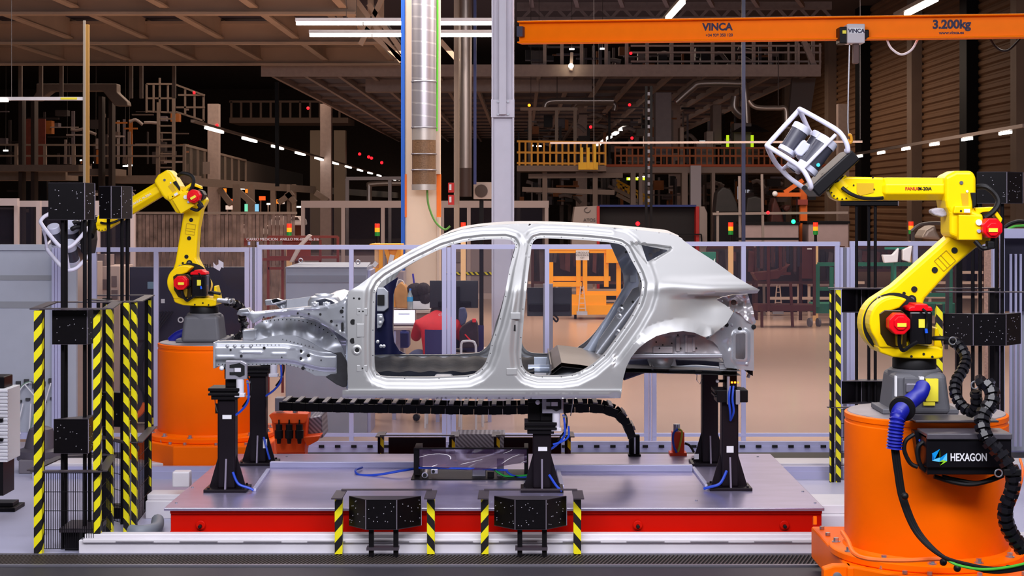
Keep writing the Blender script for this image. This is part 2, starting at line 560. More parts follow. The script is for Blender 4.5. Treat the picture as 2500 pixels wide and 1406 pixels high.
for pts, nm in (([(2166, 98), (2176, 118), (2200, 133), (2225, 122), (2240, 97)], 'white power cable looping under the crane beam'), ([(2415, 90), (2435, 118), (2462, 122), (2496, 88)], 'dark power cable looping under the end of the crane beam')):
    o = MB().tube(catmull([at(x, y, 16.9) for x, y in pts]), 0.012, 6).build('festoon_cable', white_steel if 'white' in nm else black, smooth=True)
    tag(o, nm, 'cable', 'cables hanging from the crane')

# ---- beige column with ventilation duct
dc = 19.6
bx0, bx1 = at(988, 0, dc).x, at(1072, 0, dc).x
bc = thing('column_beige', 'cream concrete column carrying a silver spiral duct', None, (bx0, dc, 0), kind='structure')
beige = M('cream_paint', (226, 204, 180), 0.55, noise=0.04, nscale=2)
MB().bb((bx0, dc, 0), (bx1, dc + 0.42, 9)).build('shaft', beige, bc, bevel=0.02)
MB().pb(979, -60, 988, 692, dc - 0.02, 0.3).build('blue_channel', M('channel_blue', (18, 92, 196), 0.5), bc)
MB().pb(988, 425, 993, 530, dc - 0.01, 0.1).pb(1066, 425, 1076, 530, dc - 0.01, 0.1).build('orange_band', M('band_orange', (244, 120, 30), 0.6), bc)
MB().pb(1064, -60, 1074, 425, dc - 0.06, 0.06).pb(1067, 530, 1073, 700, dc - 0.05, 0.06).build('cable_duct', M('duct_cream', (206, 186, 168), 0.6), bc)
spiral = stripes('spiral_duct', (214, 208, 208), (188, 182, 186), (0.12, 0.0, 1), 0.145, 0.12, 0.34, 0.75, bump=0.25)
perf = M('perforated_brown', (122, 92, 66), 0.5, 0.3, noise=0.25, nscale=60, bump=0.3)
dk = thing('ventilation_duct', 'silver spiral ventilation duct on the cream column with a brown perforated end', 'duct', at(1035, 465, dc - 0.2))
c0 = at(1035, 0, dc - 0.2).x
rr = 30 * (dc - 0.2) / F


def cylz(mb, x, y, z0, z1, r, n=24):
    return mb.cyl((x, y, z0), (x, y, z1), r, n)


def zz(py, d): return at(0, py, d).z


dd = dc - 0.2
cylz(MB(), c0, dd, zz(312, dd), zz(-70, dd), rr).build('spiral_pipe', spiral, dk, smooth=True)
cylz(MB(), c0, dd, zz(342, dd), zz(312, dd), rr * 0.985).build('sleeve', M('duct_plain', (190, 180, 172), 0.4, 0.6), dk, smooth=True)
cylz(MB(), c0, dd, zz(450, dd), zz(342, dd), rr * 0.97).build('perforated_outlet', perf, dk, smooth=True)
cylz(MB(), c0, dd, zz(464, dd), zz(450, dd), rr).build('end_cap', MATS['duct_plain'], dk, smooth=True)
for y in (200, 312, 376, 415):
    MB().tube([Vector((c0 + rr * 1.02 * math.cos(a), dd + rr * 1.02 * math.sin(a), zz(y, dd))) for a in [i * PI / 12 for i in range(24)]], 0.008, 5, closed=True).build('clamp_ring', steel, dk)
o = MB().tube(catmull([at(1043, 464, dd), at(1046, 500, dd), at(1062, 540, dd), at(1085, 560, dd), at(1099, 552, dd)]), 0.012, 6).build('green_cable', M('cable_green', (92, 150, 60), 0.5), smooth=True)
tag(o, 'thin green cable hanging below the silver duct end', 'cable')
o = MB().tube([at(1068, -60, dc - 0.1), at(1068, 120, dc - 0.1), at(1066, 320, dc - 0.1)], 0.012, 6).build('green_cable', M('cable_bright_green', (86, 190, 40), 0.5), smooth=True)
tag(o, 'bright green cable running down beside the silver duct', 'cable')
# second, further duct column
d2 = 27.0
o = thing('ventilation_duct', 'slim dark spiral duct standing behind the crane column', 'duct', at(1137, 480, d2))
cylz(MB(), at(1137, 0, d2).x, d2, zz(410, d2), zz(-60, d2), 0.1, 16).build('spiral_pipe', M('far_duct', (150, 138, 132), 0.35, 0.7), o, smooth=True)
cylz(MB(), at(1137, 0, d2).x, d2, zz(480, d2), zz(410, d2), 0.098, 16).build('perforated_outlet', M('far_perforated', (58, 40, 34), 0.6), o, smooth=True)
MB().pb(1108, -60, 1120, 560, d2 + 0.2, 0.3).build('column_far', M('far_column', (160, 140, 124), 0.6)).update_tag()
tag(bpy.data.objects['column_far'], 'slim beige column behind the crane column', None, None, 'structure')
o = MB().pb(1156, -60, 1163, 450, d2 + 0.1, 0.05).build('blue_pipe', M('pipe_blue', (40, 50, 110), 0.5))
tag(o, 'thin blue pipe beside the far slim duct', 'pipe')

# roof trusses behind the crane beam
rt = thing('roof_truss', 'dim steel roof truss above the orange crane beam', None, (4, 58, 8), kind='structure')
for y0_, y1_, w_ in ((16, 14, 0.28), (47, 45, 0.14), (-12, -14, 0.2)):
    MB().bar(at(1262, y0_, 58), at(2030, y1_, 58), 0.15, w_).build('chord', mid_m, rt)
for k in range(14):
    x_ = 1275 + k * 54
    MB().bar(at(x_, 46, 58), at(x_ + 27, 16, 58), 0.1).build('web_bar', mid_m, rt)
    MB().bar(at(x_ + 27, 16, 58), at(x_ + 54, 46, 58), 0.1).build('web_bar', mid_m, rt)
for k in range(7):
    MB().bar(at(1300 + k * 110, 14, 57.8), at(1290 + k * 105, -40, 46), 0.14).build('purlin', mid_m, rt)
# ------------------------------------------------------------------ the car body
YC = 12.25                                     # centre line of the car in depth
body_m = M('body_sheet', (184, 185, 185), 0.44, 0.6, noise=0.02, nscale=3)
galv = M('galvanised', (186, 190, 198), 0.34, 0.55, noise=0.07, nscale=14)
galv_in = M('galvanised_inner', (206, 217, 236), 0.3, 0.2, noise=0.08, nscale=10)
navy_in = M('inner_pillar_reflection', (26, 28, 66), 0.35, 0.3, noise=0.2, nscale=6)  # navy base colour stands in for a dark blue reflection on metal
bitumen = M('bitumen_mat', (22, 25, 34), 0.5, 0.0, noise=0.3, nscale=9, bump=0.4, spec=0.1)
hole_m = M('hole_dark', (12, 12, 15), 0.8)
weld_m = M('weld_bright', (214, 216, 222), 0.3, 0.6)
carpet_m = M('arch_liner', (44, 44, 48), 0.8, 0.0, noise=0.2, nscale=40)

OUT = [(836, 953), (836, 972), (1000, 973), (1300, 974), (1515, 972), (1517, 960), (1521, 926), (1529, 896), (1541, 872), (1558, 851), (1579, 834),
       (1603, 820), (1637, 811), (1668, 808), (1695, 812), (1722, 824), (1743, 814), (1774, 790), (1791, 762), (1772, 745), (1748, 731), (1763, 724), (1787, 719),
       (1826, 717), (1849, 716), (1855, 707), (1828, 694), (1797, 676), (1746, 639), (1695, 606), (1673, 590), (1656, 577), (1637, 570), (1550, 560), (1450, 552),
       (1350, 547), (1268, 546), (1200, 549), (1131, 559), (1073, 578), (1012, 606), (944, 646), (875, 697), (850, 712), (848, 760), (849, 830), (848, 900), (850, 944), (850, 952)]
FD = [(918, 711), (927, 694), (944, 679), (1012, 639), (1080, 606), (1131, 591), (1180, 585), (1234, 584), (1251, 589), (1258, 600), (1256, 612), (1244, 656), (1231, 725),
      (1214, 793), (1200, 834), (1194, 860), (1183, 889), (1166, 906), (1142, 916), (1046, 920), (944, 919), (923, 912), (915, 895), (914, 827), (916, 738)]
RD = [(1299, 597), (1306, 586), (1320, 582), (1371, 583), (1439, 587), (1490, 592), (1514, 597), (1528, 607), (1541, 633), (1559, 667), (1567, 691), (1565, 715), (1557, 741),
      (1535, 780), (1507, 820), (1473, 865), (1439, 894), (1405, 911), (1371, 916), (1313, 916), (1289, 909), (1276, 892), (1273, 861), (1279, 776), (1287, 691), (1296, 616)]
QW = [(1566, 598), (1628, 610), (1630, 613), (1582, 639), (1579, 636)]
QO = [(1534, 591), (1600, 596), (1638, 601), (1643, 607), (1636, 614), (1584, 646), (1578, 644)]
ARCH = OUT[5:16]


def resample(poly, step, closed=True):
    out = []
    n = len(poly)
    for i in range(n if closed else n - 1):
        a, b = Vector(poly[i]), Vector(poly[(i + 1) % n])
        k = max(1, int((b - a).length / step))
        out += [a.lerp(b, j / k) for j in range(k)]
    if not closed: out.append(Vector(poly[-1]))
    return out


def rounded(poly, k=5):
    return [Vector((p.x, p.y)) for p in catmull([Vector((x, y, 0)) for x, y in poly], k, True)]


def inside(p, poly):
    c = False
    n = len(poly)
    j = n - 1
    for i in range(n):
        a, b = poly[i], poly[j]
        if (a[1] > p[1]) != (b[1] > p[1]) and p[0] < (b[0] - a[0]) * (p[1] - a[1]) / (b[1] - a[1]) + a[0]: c = not c
        j = i
    return c


def segdist(p, pts, closed=True):
    best = 1e9
    n = len(pts)
    px, py = p[0], p[1]
    for i in range(n if closed else n - 1):
        ax, ay = pts[i][0], pts[i][1]
        bx, by = pts[(i + 1) % n][0], pts[(i + 1) % n][1]
        dx, dy = bx - ax, by - ay
        l = dx * dx + dy * dy or 1e-9
        t = max(0, min(1, ((px - ax) * dx + (py - ay) * dy) / l))
        ex, ey = px - ax - t * dx, py - ay - t * dy
        q = ex * ex + ey * ey
        if q < best: best = q
    return math.sqrt(best)


def base_depth(px, py):
    d = 11.35
    t = max(0.0, (708 - py) / 160)
    d += 0.30 * t ** 1.25
    if px > 1560: d += 0.17 * ((px - 1560) / 290) ** 2
    if px < 1000: d += 0.05 * ((1000 - px) / 160) ** 2
    d += 0.018 * math.cos((py - 800) / 110) * (1 if 620 < py < 955 else 0) * -1
    return d


def car_depth(px, py):
    d = base_depth(px, py)
    # stepped door surrounds
    for ap, lo in ((FD, 30), (RD, 32)):
        x0 = min(p[0] for p in ap) - 45; x1 = max(p[0] for p in ap) + 45
        y0 = min(p[1] for p in ap) - 45; y1 = max(p[1] for p in ap) + 45
        if x0 < px < x1 and y0 < py < y1:
            s = segdist((px, py), ap)
            if ap is RD and px > 1500: lo = 44
            r = 0.026 * (1 - smooth01((s - 6) / 9)) + 0.022 * (1 - smooth01((s - lo + 15) / 15))
            d += r
    # sill ledge stands proud
    if py > 944 and px < 1530: d -= 0.022 * smooth01((py - 949) / 4) - 0.03 * smooth01((py - 962) / 14)
    # rear wheel arch lip
    if 1480 < px < 1790 and py > 740:
        s = segdist((px, py), ARCH, False)
        d -= 0.028 * (1 - smooth01((s - 17) / 5)) * smooth01((px - 1500) / 60)
    # shoulder crease running out to the tail tip
    if px > 1625:
        yc = 723 - (px - 1640) * 0.055
        k = smooth01((px - 1625) / 120)
        d += k * 0.06 * smooth01((py - yc + 1) / 5) * (1 - smooth01((py - yc - 22) / 70))
        d -= k * 0.03 * smooth01((py - yc + 45) / 40) * (1 - smooth01((py - yc) / 5))
    if px > 1560 and 640 < py < 724:
        d -= 0.022 * smooth01((px - 1560) / 90) * math.exp(-((py - 694) / 16) ** 2)
    # recess around the quarter glass
    if 1520 < px < 1660 and 580 < py < 660:
        if inside((px, py), QO):
            d += 0.035 * smooth01(segdist((px, py), QO) / 4)
    return d


def offset_ring(poly, s, closed=True, flip=1):
    """poly moved outwards by s pixels"""
    n = len(poly)
    ar = sum(poly[i][0] * poly[(i + 1) % n][1] - poly[(i + 1) % n][0] * poly[i][1] for i in range(n))
    sg = (1 if ar > 0 else -1) * flip
    out = []
    for i in range(n):
        a = Vector(poly[i - 1][:2]) if closed or i else Vector(poly[0][:2])
        b = Vector(poly[(i + 1) % n][:2]) if closed or i < n - 1 else Vector(poly[-1][:2])
        t = (b - a).normalized()
        out.append(Vector(poly[i][:2]) + Vector((t.y, -t.x)) * s * sg)
    return out


def sheet(outer, holes, depth, step=5.0, lip=0.03, edge=3.5, rings=()):
    """a pressed sheet: outline and openings in pixels, surface depth(px, py), with turned edges;
    rings: (loop, distances, closed, flip) - rows of points laid parallel to an edge so that steps stay crisp"""
    mb = MB()
    loops = [resample(outer, edge)] + [resample(h, edge) for h in holes]
    pts, edges = [], []
    ring_pts, clear = [], []
    for lp_, dists, closed, flip in rings:
        clear.append((lp_, dists[-1] + 1.5, closed))
        base = resample(lp_, 5.0, closed)
        for s_ in dists:
            for q in offset_ring(base, s_, closed, flip):
                if inside(q, loops[0]) and not any(inside(q, h) for h in loops[1:]) and segdist(q, loops[0][::2]) > 2.0:
                    if abs(segdist(q, lp_, closed) - abs(s_)) < 0.6 and not any(l2 is not lp_ and segdist(q, l2, c2) < dd for l2, dd, c2 in clear[:-1]):
                        ring_pts.append(q)
    for lp in loops:
        o = len(pts)
        pts += [Vector((p[0], p[1])) for p in lp]
        edges += [(o + i, o + (i + 1) % len(lp)) for i in range(len(lp))]
    xs = [p[0] for p in loops[0]]; ys = [p[1] for p in loops[0]]
    y = min(ys) + step / 2
    row = 0
    while y < max(ys):
        x = min(xs) + (step / 2 if row % 2 else step)
        while x < max(xs):
            if inside((x, y), loops[0]) and not any(inside((x, y), h) for h in loops[1:]):
                if min(segdist((x, y), l[::2]) for l in loops) > step * 0.55 and not any(segdist((x, y), l2, c2) < dd for l2, dd, c2 in clear):
                    pts.append(Vector((x, y)))
            x += step
        y += step
        row += 1
    pts += ring_pts
    vv, ee, ff, _, _, _ = delaunay_2d_cdt(pts, edges, [], 0, 1e-4, False)
    vs = [at(v.x, v.y, depth(v.x, v.y)) for v in vv]
    fs = []
    for f in ff:
        c = (vv[f[0]] + vv[f[1]] + vv[f[2]]) / 3
        if inside(c, loops[0]) and not any(inside(c, h) for h in loops[1:]):
            fs.append(tuple(f))
    mb.add(vs, fs)
    if lip:
        for lp in loops:
            a = [at(p[0], p[1], depth(p[0], p[1])) for p in lp]
            b = [Vector((q.x, q.y + lip, q.z)) for q in a]
            mb.grid([a + [a[0]], b + [b[0]]])
    return mb


car = thing('car_body', 'bare silver grey car body shell without doors or wheels on black posts', 'car', (0.2, YC, 0.95))
FDr, RDr = rounded(FD, 4), rounded(RD, 4)


def mirror_part(o):
    """the same pressing on the far side of the car"""
    c = o.copy()
    COL.objects.link(c)
    c.scale = (1, -1, 1)
    for ch in list(o.children):
        k = ch.copy()
        COL.objects.link(k)
        k.parent = c
    return c


DR = [3, 6.5, 8.5, 10.5, 12.5, 14.5, 17, 19.5, 22, 24.5, 27, 29.5, 32]
side = sheet(OUT, [FDr, RDr, QW], car_depth, 5.0, rings=(([(838, 951), (1516, 951)], [-6, -3.5, -1.8, 0.3, 1.8, 3.6, 6], False, 1), (FDr, DR, True, 1), (RDr, DR + [34.5, 37, 40, 43, 46], True, 1), (ARCH, [4, 9, 14, 16.5, 18.5, 20.5, 22.5, 26], False, -1), (QO, [-6, -4, -2.5, -1, 0.5, 3], True, 1)))
bmesh_side = side.build('side_panel', body_m, car, smooth=True, angle=50)
far_side = mirror_part(bmesh_side)

# small pierced holes, weld marks and fittings on the near side panel
det = MB()
for i in range(0, len(FDr), 3):
    p = FDr[i]
    c = Vector((1085, 770))
    q = Vector((p.x, p.y)) + (Vector((p.x, p.y)) - c).normalized() * 4.0
    det.disc(at(q.x, q.y, car_depth(q.x, q.y)), 0.0035, n=6)
for i in range(0, len(RDr), 3):
    p = RDr[i]
    q = Vector((p.x, p.y)) + (Vector((p.x, p.y)) - Vector((1400, 760))).normalized() * 4.0
    det.disc(at(q.x, q.y, car_depth(q.x, q.y)), 0.0035, n=6)
o = det.build('weld_spots', hole_m, bmesh_side)
o['kind'] = 'stuff'
for x, y, r in ((862, 786, 7), (861, 832, 7), (877, 802, 4.5), (877, 729, 3), (864, 728, 2.4), (877, 760, 2), (886, 760, 2), (876, 899, 2), (885, 899, 2), (1252, 771, 2), (1262, 771, 2), (1247, 907, 2), (1258, 907, 2)):
    MB().disc(at(x, y, car_depth(x, y)), r * 11.35 / F, n=12).build('pierced_hole', hole_m, bmesh_side)
p = at(872, 854, car_depth(872, 854))
MB().lathe([(0.036, 0), (0.036, 0.004), (0.024, 0.009), (0.017, 0.006)], 20, p, (0, -1, 0)).build('hinge_boss', body_m, bmesh_side, smooth=True)
MB().disc(p + Vector((0, -0.008, 0)), 0.015, n=14).build('pierced_hole', hole_m, bmesh_side)
MB().disc(at(878, 811, car_depth(878, 811)), 0.014, n=12, t=0.004).build('plug', weld_m, bmesh_side)


def emboss(x0, y0, x1, y1, depthf, parent, mat, h=0.004, name='embossed_pad'):
    d = min(depthf(x0, y0), depthf(x1, y1), depthf(x0, y1), depthf(x1, y0))
    q = MB()
    a, b = at(x0, y0, d), at(x1, y1, d)
    q.bb((a.x, d - h, a.z), (b.x, d + 0.02, b.z))
    return q.build(name, mat, parent, bevel=0.0035, seg=3)


for r in ((871, 752, 897, 769), (871, 790, 889, 823), (871, 891, 897, 907), (1246, 763, 1271, 779), (1236, 899, 1262, 915)):
    emboss(*r, car_depth, bmesh_side, body_m)
MB().pb(1254, 793, 1259, 808, car_depth(1256, 800) - 0.003, 0.01).build('stamped_mark', hole_m, bmesh_side)

# roof skin
edge = [(1073, 577), (1100, 567), (1131, 558), (1165, 552), (1200, 548.5), (1235, 546.5), (1268, 545.5), (1310, 545.5), (1350, 546.5), (1400, 549), (1450, 551.5), (1500, 555), (1550, 559.5), (1600, 565), (1637, 570), (1656, 578)]
crown = [(1079, 573), (1104, 561), (1131, 552.5), (1165, 547), (1200, 543.5), (1235, 541), (1268, 540), (1310, 540), (1350, 541), (1400, 543), (1450, 546), (1500, 549.5), (1550, 553.5), (1595, 558), (1624, 561), (1648, 572)]
rows = []
for (ex, ey), (cx_, cy_) in zip(edge, crown):
    a = at(ex, ey, base_depth(ex, ey) + 0.004)
    c = at(cx_, cy_, YC)
    rr_ = []
    for j in range(33):
        t = -1 + 2 * j / 32
        y = YC + (YC - a.y) * t
        k = 1 - abs(t) ** 2.6
        rr_.append((a.x + (c.x - a.x) * k, y, a.z - 0.002 + (c.z - a.z + 0.002) * k))
    rows.append(rr_)
roof = MB().grid(rows)
roof.grid([[Vector(p) + Vector((0, 0, -0.03)) for p in r] for r in rows])
roof.build('roof_panel', body_m, car, smooth=True)
for xr, name in ((0, 'windscreen_header'), (14, 'tailgate_header')):
    r = rows[xr]
    MB().grid([r, [Vector(p) + Vector((0.03, 0, -0.05)) for p in r], [Vector(p) + Vector((0.09, 0, -0.05)) for p in r]]).build(name, galv, car, smooth=True)
for k, xr in enumerate((5, 9)):
    r = rows[xr]
    MB().grid([[Vector(p) + Vector((0, 0, -0.03)) for p in r], [Vector(p) + Vector((0, 0, -0.055)) for p in r], [Vector(p) + Vector((0.06, 0, -0.055)) for p in r], [Vector(p) + Vector((0.06, 0, -0.03)) for p in r]]).build('roof_bow', galv, car)

# ---- floor, tunnel, sills
X = lambda px, d=11.4: at(px, 0, d).x
fp = MB()
fp.bb((X(848), 11.46, 1.0), (X(1300), 13.04, 1.02))
fp.build('floor_pan', bitumen, car)
tn = []
for px in range(850, 1311, 8):
    rib = 0.006 * math.sin(px * 0.9)
    tn.append([(X(px), YC + w, z + rib) for w, z in ((-0.42, 1.02), (-0.36, 1.09), (-0.2, 1.12), (-0.14, 1.15), (0, 1.165), (0.14, 1.15), (0.2, 1.12), (0.36, 1.09), (0.42, 1.02))])
MB().grid(tn).build('tunnel', bitumen, car, smooth=True)
for w, nm in ((11.44, 'sill_inner'), (13.02, 'sill_inner')):
    MB().bb((X(848), w, 0.97), (X(1512), w + 0.04, 1.09)).build(nm, galv_in if w > 12 else galv, car, bevel=0.006)
MB().bb((X(848), 11.5, 0.95), (X(1512), 13.0, 0.985)).build('underbody', galv, car, bevel=0.01)
# seat crossmember and fittings
q = MB()
q.bb((X(1052), 11.6, 1.02), (X(1100), 12.0, 1.075)).build('seat_crossmember', galv, car, bevel=0.02, seg=3)
for px in (1290, 1320):
    MB().cyl((X(px), 12.0, 1.1), (X(px + 60), 12.0, 1.1), 0.03, 12).build('floor_reinforcement', galv_in, car, smooth=True)
# rear seat pan
sp = []
for px, z0, z1 in ((1340, 1.02, 1.02), (1346, 1.13, 1.15), (1372, 1.19, 1.2), (1420, 1.175, 1.18), (1470, 1.15, 1.16), (1540, 1.15, 1.16), (1700, 1.14, 1.14), (1790, 1.13, 1.13), (1815, 1.13, 1.13)):
    sp.append([(X(px), y, z0 + (z1 - z0) * (1 - abs(y - YC) / 0.75)) for y in [11.52 + i * 0.0973 for i in range(16)]])
MB().grid(sp).grid([[(p[0], p[1], p[2] - 0.03) for p in r] for r in sp]).build('rear_seat_pan', M('seat_pan_steel', (116, 112, 112), 0.3, 0.7, noise=0.1), car, smooth=True)
MB().lathe([(0.2, 0), (0.19, 0.05), (0.15, 0.09), (0.08, 0.115), (0.01, 0.12)], 20, (X(1405), 11.75, 1.03)).build('seat_pan_dome', galv, car, smooth=True)
MB().bb((X(1345), 11.6, 1.0), (X(1348), 12.9, 1.17)).build('heel_panel', M('heel_panel', (96, 90, 92), 0.4, 0.5), car)

# ---- rear wheel house, inner panels
WH = [(1533, 876), (1545, 858), (1560, 842), (1580, 828), (1605, 816), (1637, 806), (1668, 803), (1697, 806), (1722, 816), (1745, 832), (1757, 852), (1762, 874)]
dep_wh = lambda x, y: 11.54 + 0.02 * math.sin(x / 16) * (1 if 822 < y < 862 else 0)
wh = sheet(WH, [], dep_wh, 6).build('wheel_house', M('wheelhouse_primer', (178, 172, 176), 0.4, 0.3, noise=0.06), car, smooth=True)
mirror_part(wh)
# arch tunnel between outer panel and wheel house
a = resample([(x, y) for x, y in ARCH[2:]], 6, False)
near = [at(p[0], p[1], car_depth(p[0], p[1]) + 0.005) for p in a]
farr = [Vector((q.x, 11.56, q.z)) for q in near]
MB().grid([near, farr]).build('arch_return', body_m, car, smooth=True)
for r in ((1594, 846, 1642, 862), (1650, 822, 1660, 858), (1672, 818, 1678, 860), (1690, 822, 1697, 858)):
    emboss(*r, dep_wh, wh, MATS['wheelhouse_primer'], 0.008, 'pressed_rib')
for x, y in ((1602, 835), (1610, 850), (1618, 842), (1640, 838), (1662, 850), (1655, 818), (1700, 850)):
    MB().disc(at(x, y, 11.518), 0.006, n=8).build('pierced_hole', hole_m, wh)
MB().pb(1540, 864, 1764, 873, 11.5, 0.06).build('wheel_house_flange', galv, car, bevel=0.004)
# underbody at the rear
MB().pp([(1536, 878), (1575, 875), (1720, 880), (1768, 884), (1768, 905), (1700, 905), (1640, 900), (1600, 902), (1522, 930), (1526, 905)], 11.8, 0, 0.9).build('rear_underbody', M('underbody_navy', (56, 56, 76), 0.45, 0.4, noise=0.3, nscale=14), car, bevel=0.01)
ball = MB().lathe([(0.0, -0.055), (0.05, -0.05), (0.085, -0.02), (0.1, 0.02), (0.1, 0.06)], 20, at(1615, 887, 11.72))
ball.build('spring_seat', galv, car, smooth=True)
MB().pp([(1594, 874), (1648, 874), (1652, 893), (1592, 900)], 11.66, 0, 0.02).build('spring_plate', galv, car, bevel=0.003)
rl = MB().tube(catmull([at(1590, 900, 11.75), at(1640, 903, 11.75), at(1700, 900, 11.75), at(1760, 905, 11.75)]), 0.028, 10)
rl.build('rear_rail', galv_in, car, smooth=True)
MB().pp([(1696, 898), (1712, 898), (1716, 914), (1698, 915)], 11.72, 0, 0.08).build('jacking_bracket', galv, car, bevel=0.004)
MB().pp([(1756, 886), (1776, 888), (1774, 902), (1757, 902)], 11.6, 0, 0.03).build('rear_bracket', galv, car, bevel=0.003)

# ---- rear corner with the lamp bucket
RC = [(1727, 828), (1744, 815), (1775, 791), (1792, 763), (1796, 752), (1812, 772), (1826, 782), (1840, 790), (1841, 905), (1836, 905), (1771, 897), (1764, 874), (1752, 846), (1741, 834)]
RH = [(1798, 815), (1817, 813), (1820, 816), (1820, 874), (1817, 878), (1799, 877), (1796, 873), (1796, 820)]


def rc_depth(x, y):
    d = 11.52 + 0.1 * smooth01((x - 1735) / 80)
    s = segdist((x, y), RH)
    d -= 0.02 * (1 - smooth01((s - 6) / 5))
    tri = [(1762, 835), (1780, 826), (1784, 850), (1778, 862)]
    if inside((x, y), tri): d += 0.015 * smooth01(segdist((x, y), tri) / 3)
    return d


rc = sheet(RC, [RH], rc_depth, 4).build('rear_corner_panel', galv, car, smooth=True, angle=50)
far_rc = mirror_part(rc)
LB = [(1750, 731), (1764, 725), (1788, 720), (1826, 718), (1832, 738), (1838, 752), (1842, 775), (1846, 786), (1840, 795), (1822, 782), (1806, 765), (1790, 758), (1768, 746)]


def lb_depth(x, y):
    return 11.6 + 0.018 * math.sin(x / 6.0) * math.sin(y / 8.0) + 0.05 * smooth01((y - 720) / 20) * (1 - smooth01((y - 745) / 20))


lb = sheet(LB, [], lb_depth, 4).build('lamp_bucket', M('lamp_bucket', (196, 192, 196), 0.3, 0.6), car, smooth=True, angle=60)
mirror_part(lb)
MB().disc(at(1791, 738, 11.6), 0.02, n=16, t=0.008).build('pierced_hole', M('rust_hole', (70, 52, 48), 0.7), lb)
for x, y, r in ((1774, 793, 5), (1763, 801, 4.5), (1806, 803, 5), (1787, 793, 3), (1823, 888, 4), (1840, 798, 6), (1763, 735, 2)):
    MB().lathe([(r * 0.0029, 0), (r * 0.0029, 0.006), (r * 0.0015, 0.009)], 12, at(x, y, rc_depth(x, y) - 0.004), (0, -1, 0)).build('stud', hole_m if r > 4.8 else galv, rc, smooth=True)
MB().bb((X(1828, 11.7), 11.7, 1.1), (X(1836, 11.7), 12.8, 1.45)).build('rear_crossmember', galv, car, bevel=0.01)
MB().pp([(1822, 905), (1838, 900), (1838, 918), (1828, 912)], 11.7, 0, 0.2).build('tow_bracket', black, car)
MB().tube([at(1832, 905, 11.75), at(1830, 912, 11.75), at(1826, 922, 11.75)], 0.012, 8).build('tow_hook', galv, car, smooth=True)

# ---- inside of the far rear quarter, seen through the rear door
IQ = [(1488, 592), (1522, 597), (1552, 650), (1560, 690), (1552, 720), (1520, 770), (1490, 815), (1462, 850), (1448, 868), (1405, 868), (1432, 845), (1470, 790), (1500, 740), (1524, 700), (1522, 670), (1505, 630)]


def iq_depth(x, y):
    return 12.9 - 0.05 * math.sin((x + y * 0.6) / 11.0) * smooth01((y - 600) / 60)


sheet(IQ, [], iq_depth, 5).build('inner_quarter_panel', galv_in, car, smooth=True, angle=60)
WI = [(1560, 700), (1566, 740), (1545, 780), (1515, 830), (1492, 862), (1470, 876), (1452, 866), (1462, 830), (1490, 790), (1520, 745), (1545, 705)]


def wi_depth(x, y):
    c = Vector((1515, 790))
    r = abs((x - 1515) * 0.8 + (y - 790) * 0.6)
    return 12.72 - 0.1 * math.exp(-(r / 22) ** 2)


wi = sheet(WI, [], wi_depth, 5).build('inner_wheel_house', galv, car, smooth=True, angle=60)
for x, y, r in ((1516, 757, 9), (1512, 773, 8), (1508, 812, 9)):
    p = at(x, y, wi_depth(x, y) - 0.004)
    MB().lathe([(r * 0.0031, 0), (r * 0.0031, 0.006), (r * 0.0017, 0.009), (r * 0.0015, 0.0)], 18, p, (-0.4, -1, 0)).build('pressed_ring', weld_m, wi, smooth=True)
for x, y in ((1503, 604), (1530, 650), (1537, 668), (1520, 715), (1492, 720), (1480, 820), (1458, 832)):
    MB().disc(at(x, y, iq_depth(x, y) - 0.01), 0.009, n=10).build('pierced_hole', hole_m, far_side)
emboss(1538, 672, 1554, 689, iq_depth, car, galv_in, 0.01, 'inner_pad')
# the inner structure behind the quarter glass
MB().bar(at(1560, 612, 12.2), at(1620, 588, 12.2), 0.12, 0.05).build('inner_brace', galv_in, car, bevel=0.01)
sheet([(1545, 590), (1640, 600), (1600, 645), (1575, 650)], [], lambda x, y: 11.95 + 0.02 * math.sin(x / 7), 5).build('inner_glass_panel', galv_in, car, smooth=True)
for x, y in ((1598, 612), (1606, 609), (1588, 622)):
    MB().lathe([(0.016, 0), (0.016, 0.004), (0.009, 0.006)], 12, at(x, y, 11.92), (0, -1, 0)).build('bolt_boss', weld_m, car, smooth=True)

# ---- far inner hinge pillar, a dark blue reflection painted on as navy, with its fittings
HP = [(914, 716), (950, 690), (972, 676), (960, 720), (958, 800), (962, 835), (975, 856), (990, 864), (914, 866)]
hp = sheet(HP, [], lambda x, y: 12.86 + 0.02 * math.sin(x / 9), 6).build('inner_hinge_pillar', navy_in, car, smooth=True)
MB().pp([(922, 702), (938, 702), (948, 712), (948, 752), (938, 760), (920, 760), (920, 706)], 12.8, 0, 0.03).build('hinge_bracket', galv, hp, bevel=0.006)
MB().pb(921, 720, 938, 745, 12.78, 0.03).build('bracket_opening', hole_m, hp)
MB().pp([(920, 766), (934, 766), (938, 782), (930, 800), (920, 802)], 12.8, 0, 0.03).build('hinge_bracket', galv, hp, bevel=0.006)
for x, y in ((929, 775), (928, 788), (930, 845), (937, 845), (922, 834)):
    MB().lathe([(0.014, 0), (0.014, 0.004), (0.007, 0.007)], 10, at(x, y, 12.79), (0, -1, 0)).build('bolt_boss', weld_m, hp, smooth=True)

# ---- front structure: longitudinal, wheel house apron, upper rail
RAIL = [(525, 838), (528, 833), (560, 832), (616, 833), (640, 828), (660, 822), (684, 818), (720, 820), (750, 832), (780, 848), (810, 857), (820, 862), (820, 913), (800, 918), (770, 917), (740, 900), (700, 890),
        (640, 891), (600, 893), (594, 899), (586, 894), (560, 892), (552, 896), (540, 895), (528, 893), (526, 870)]


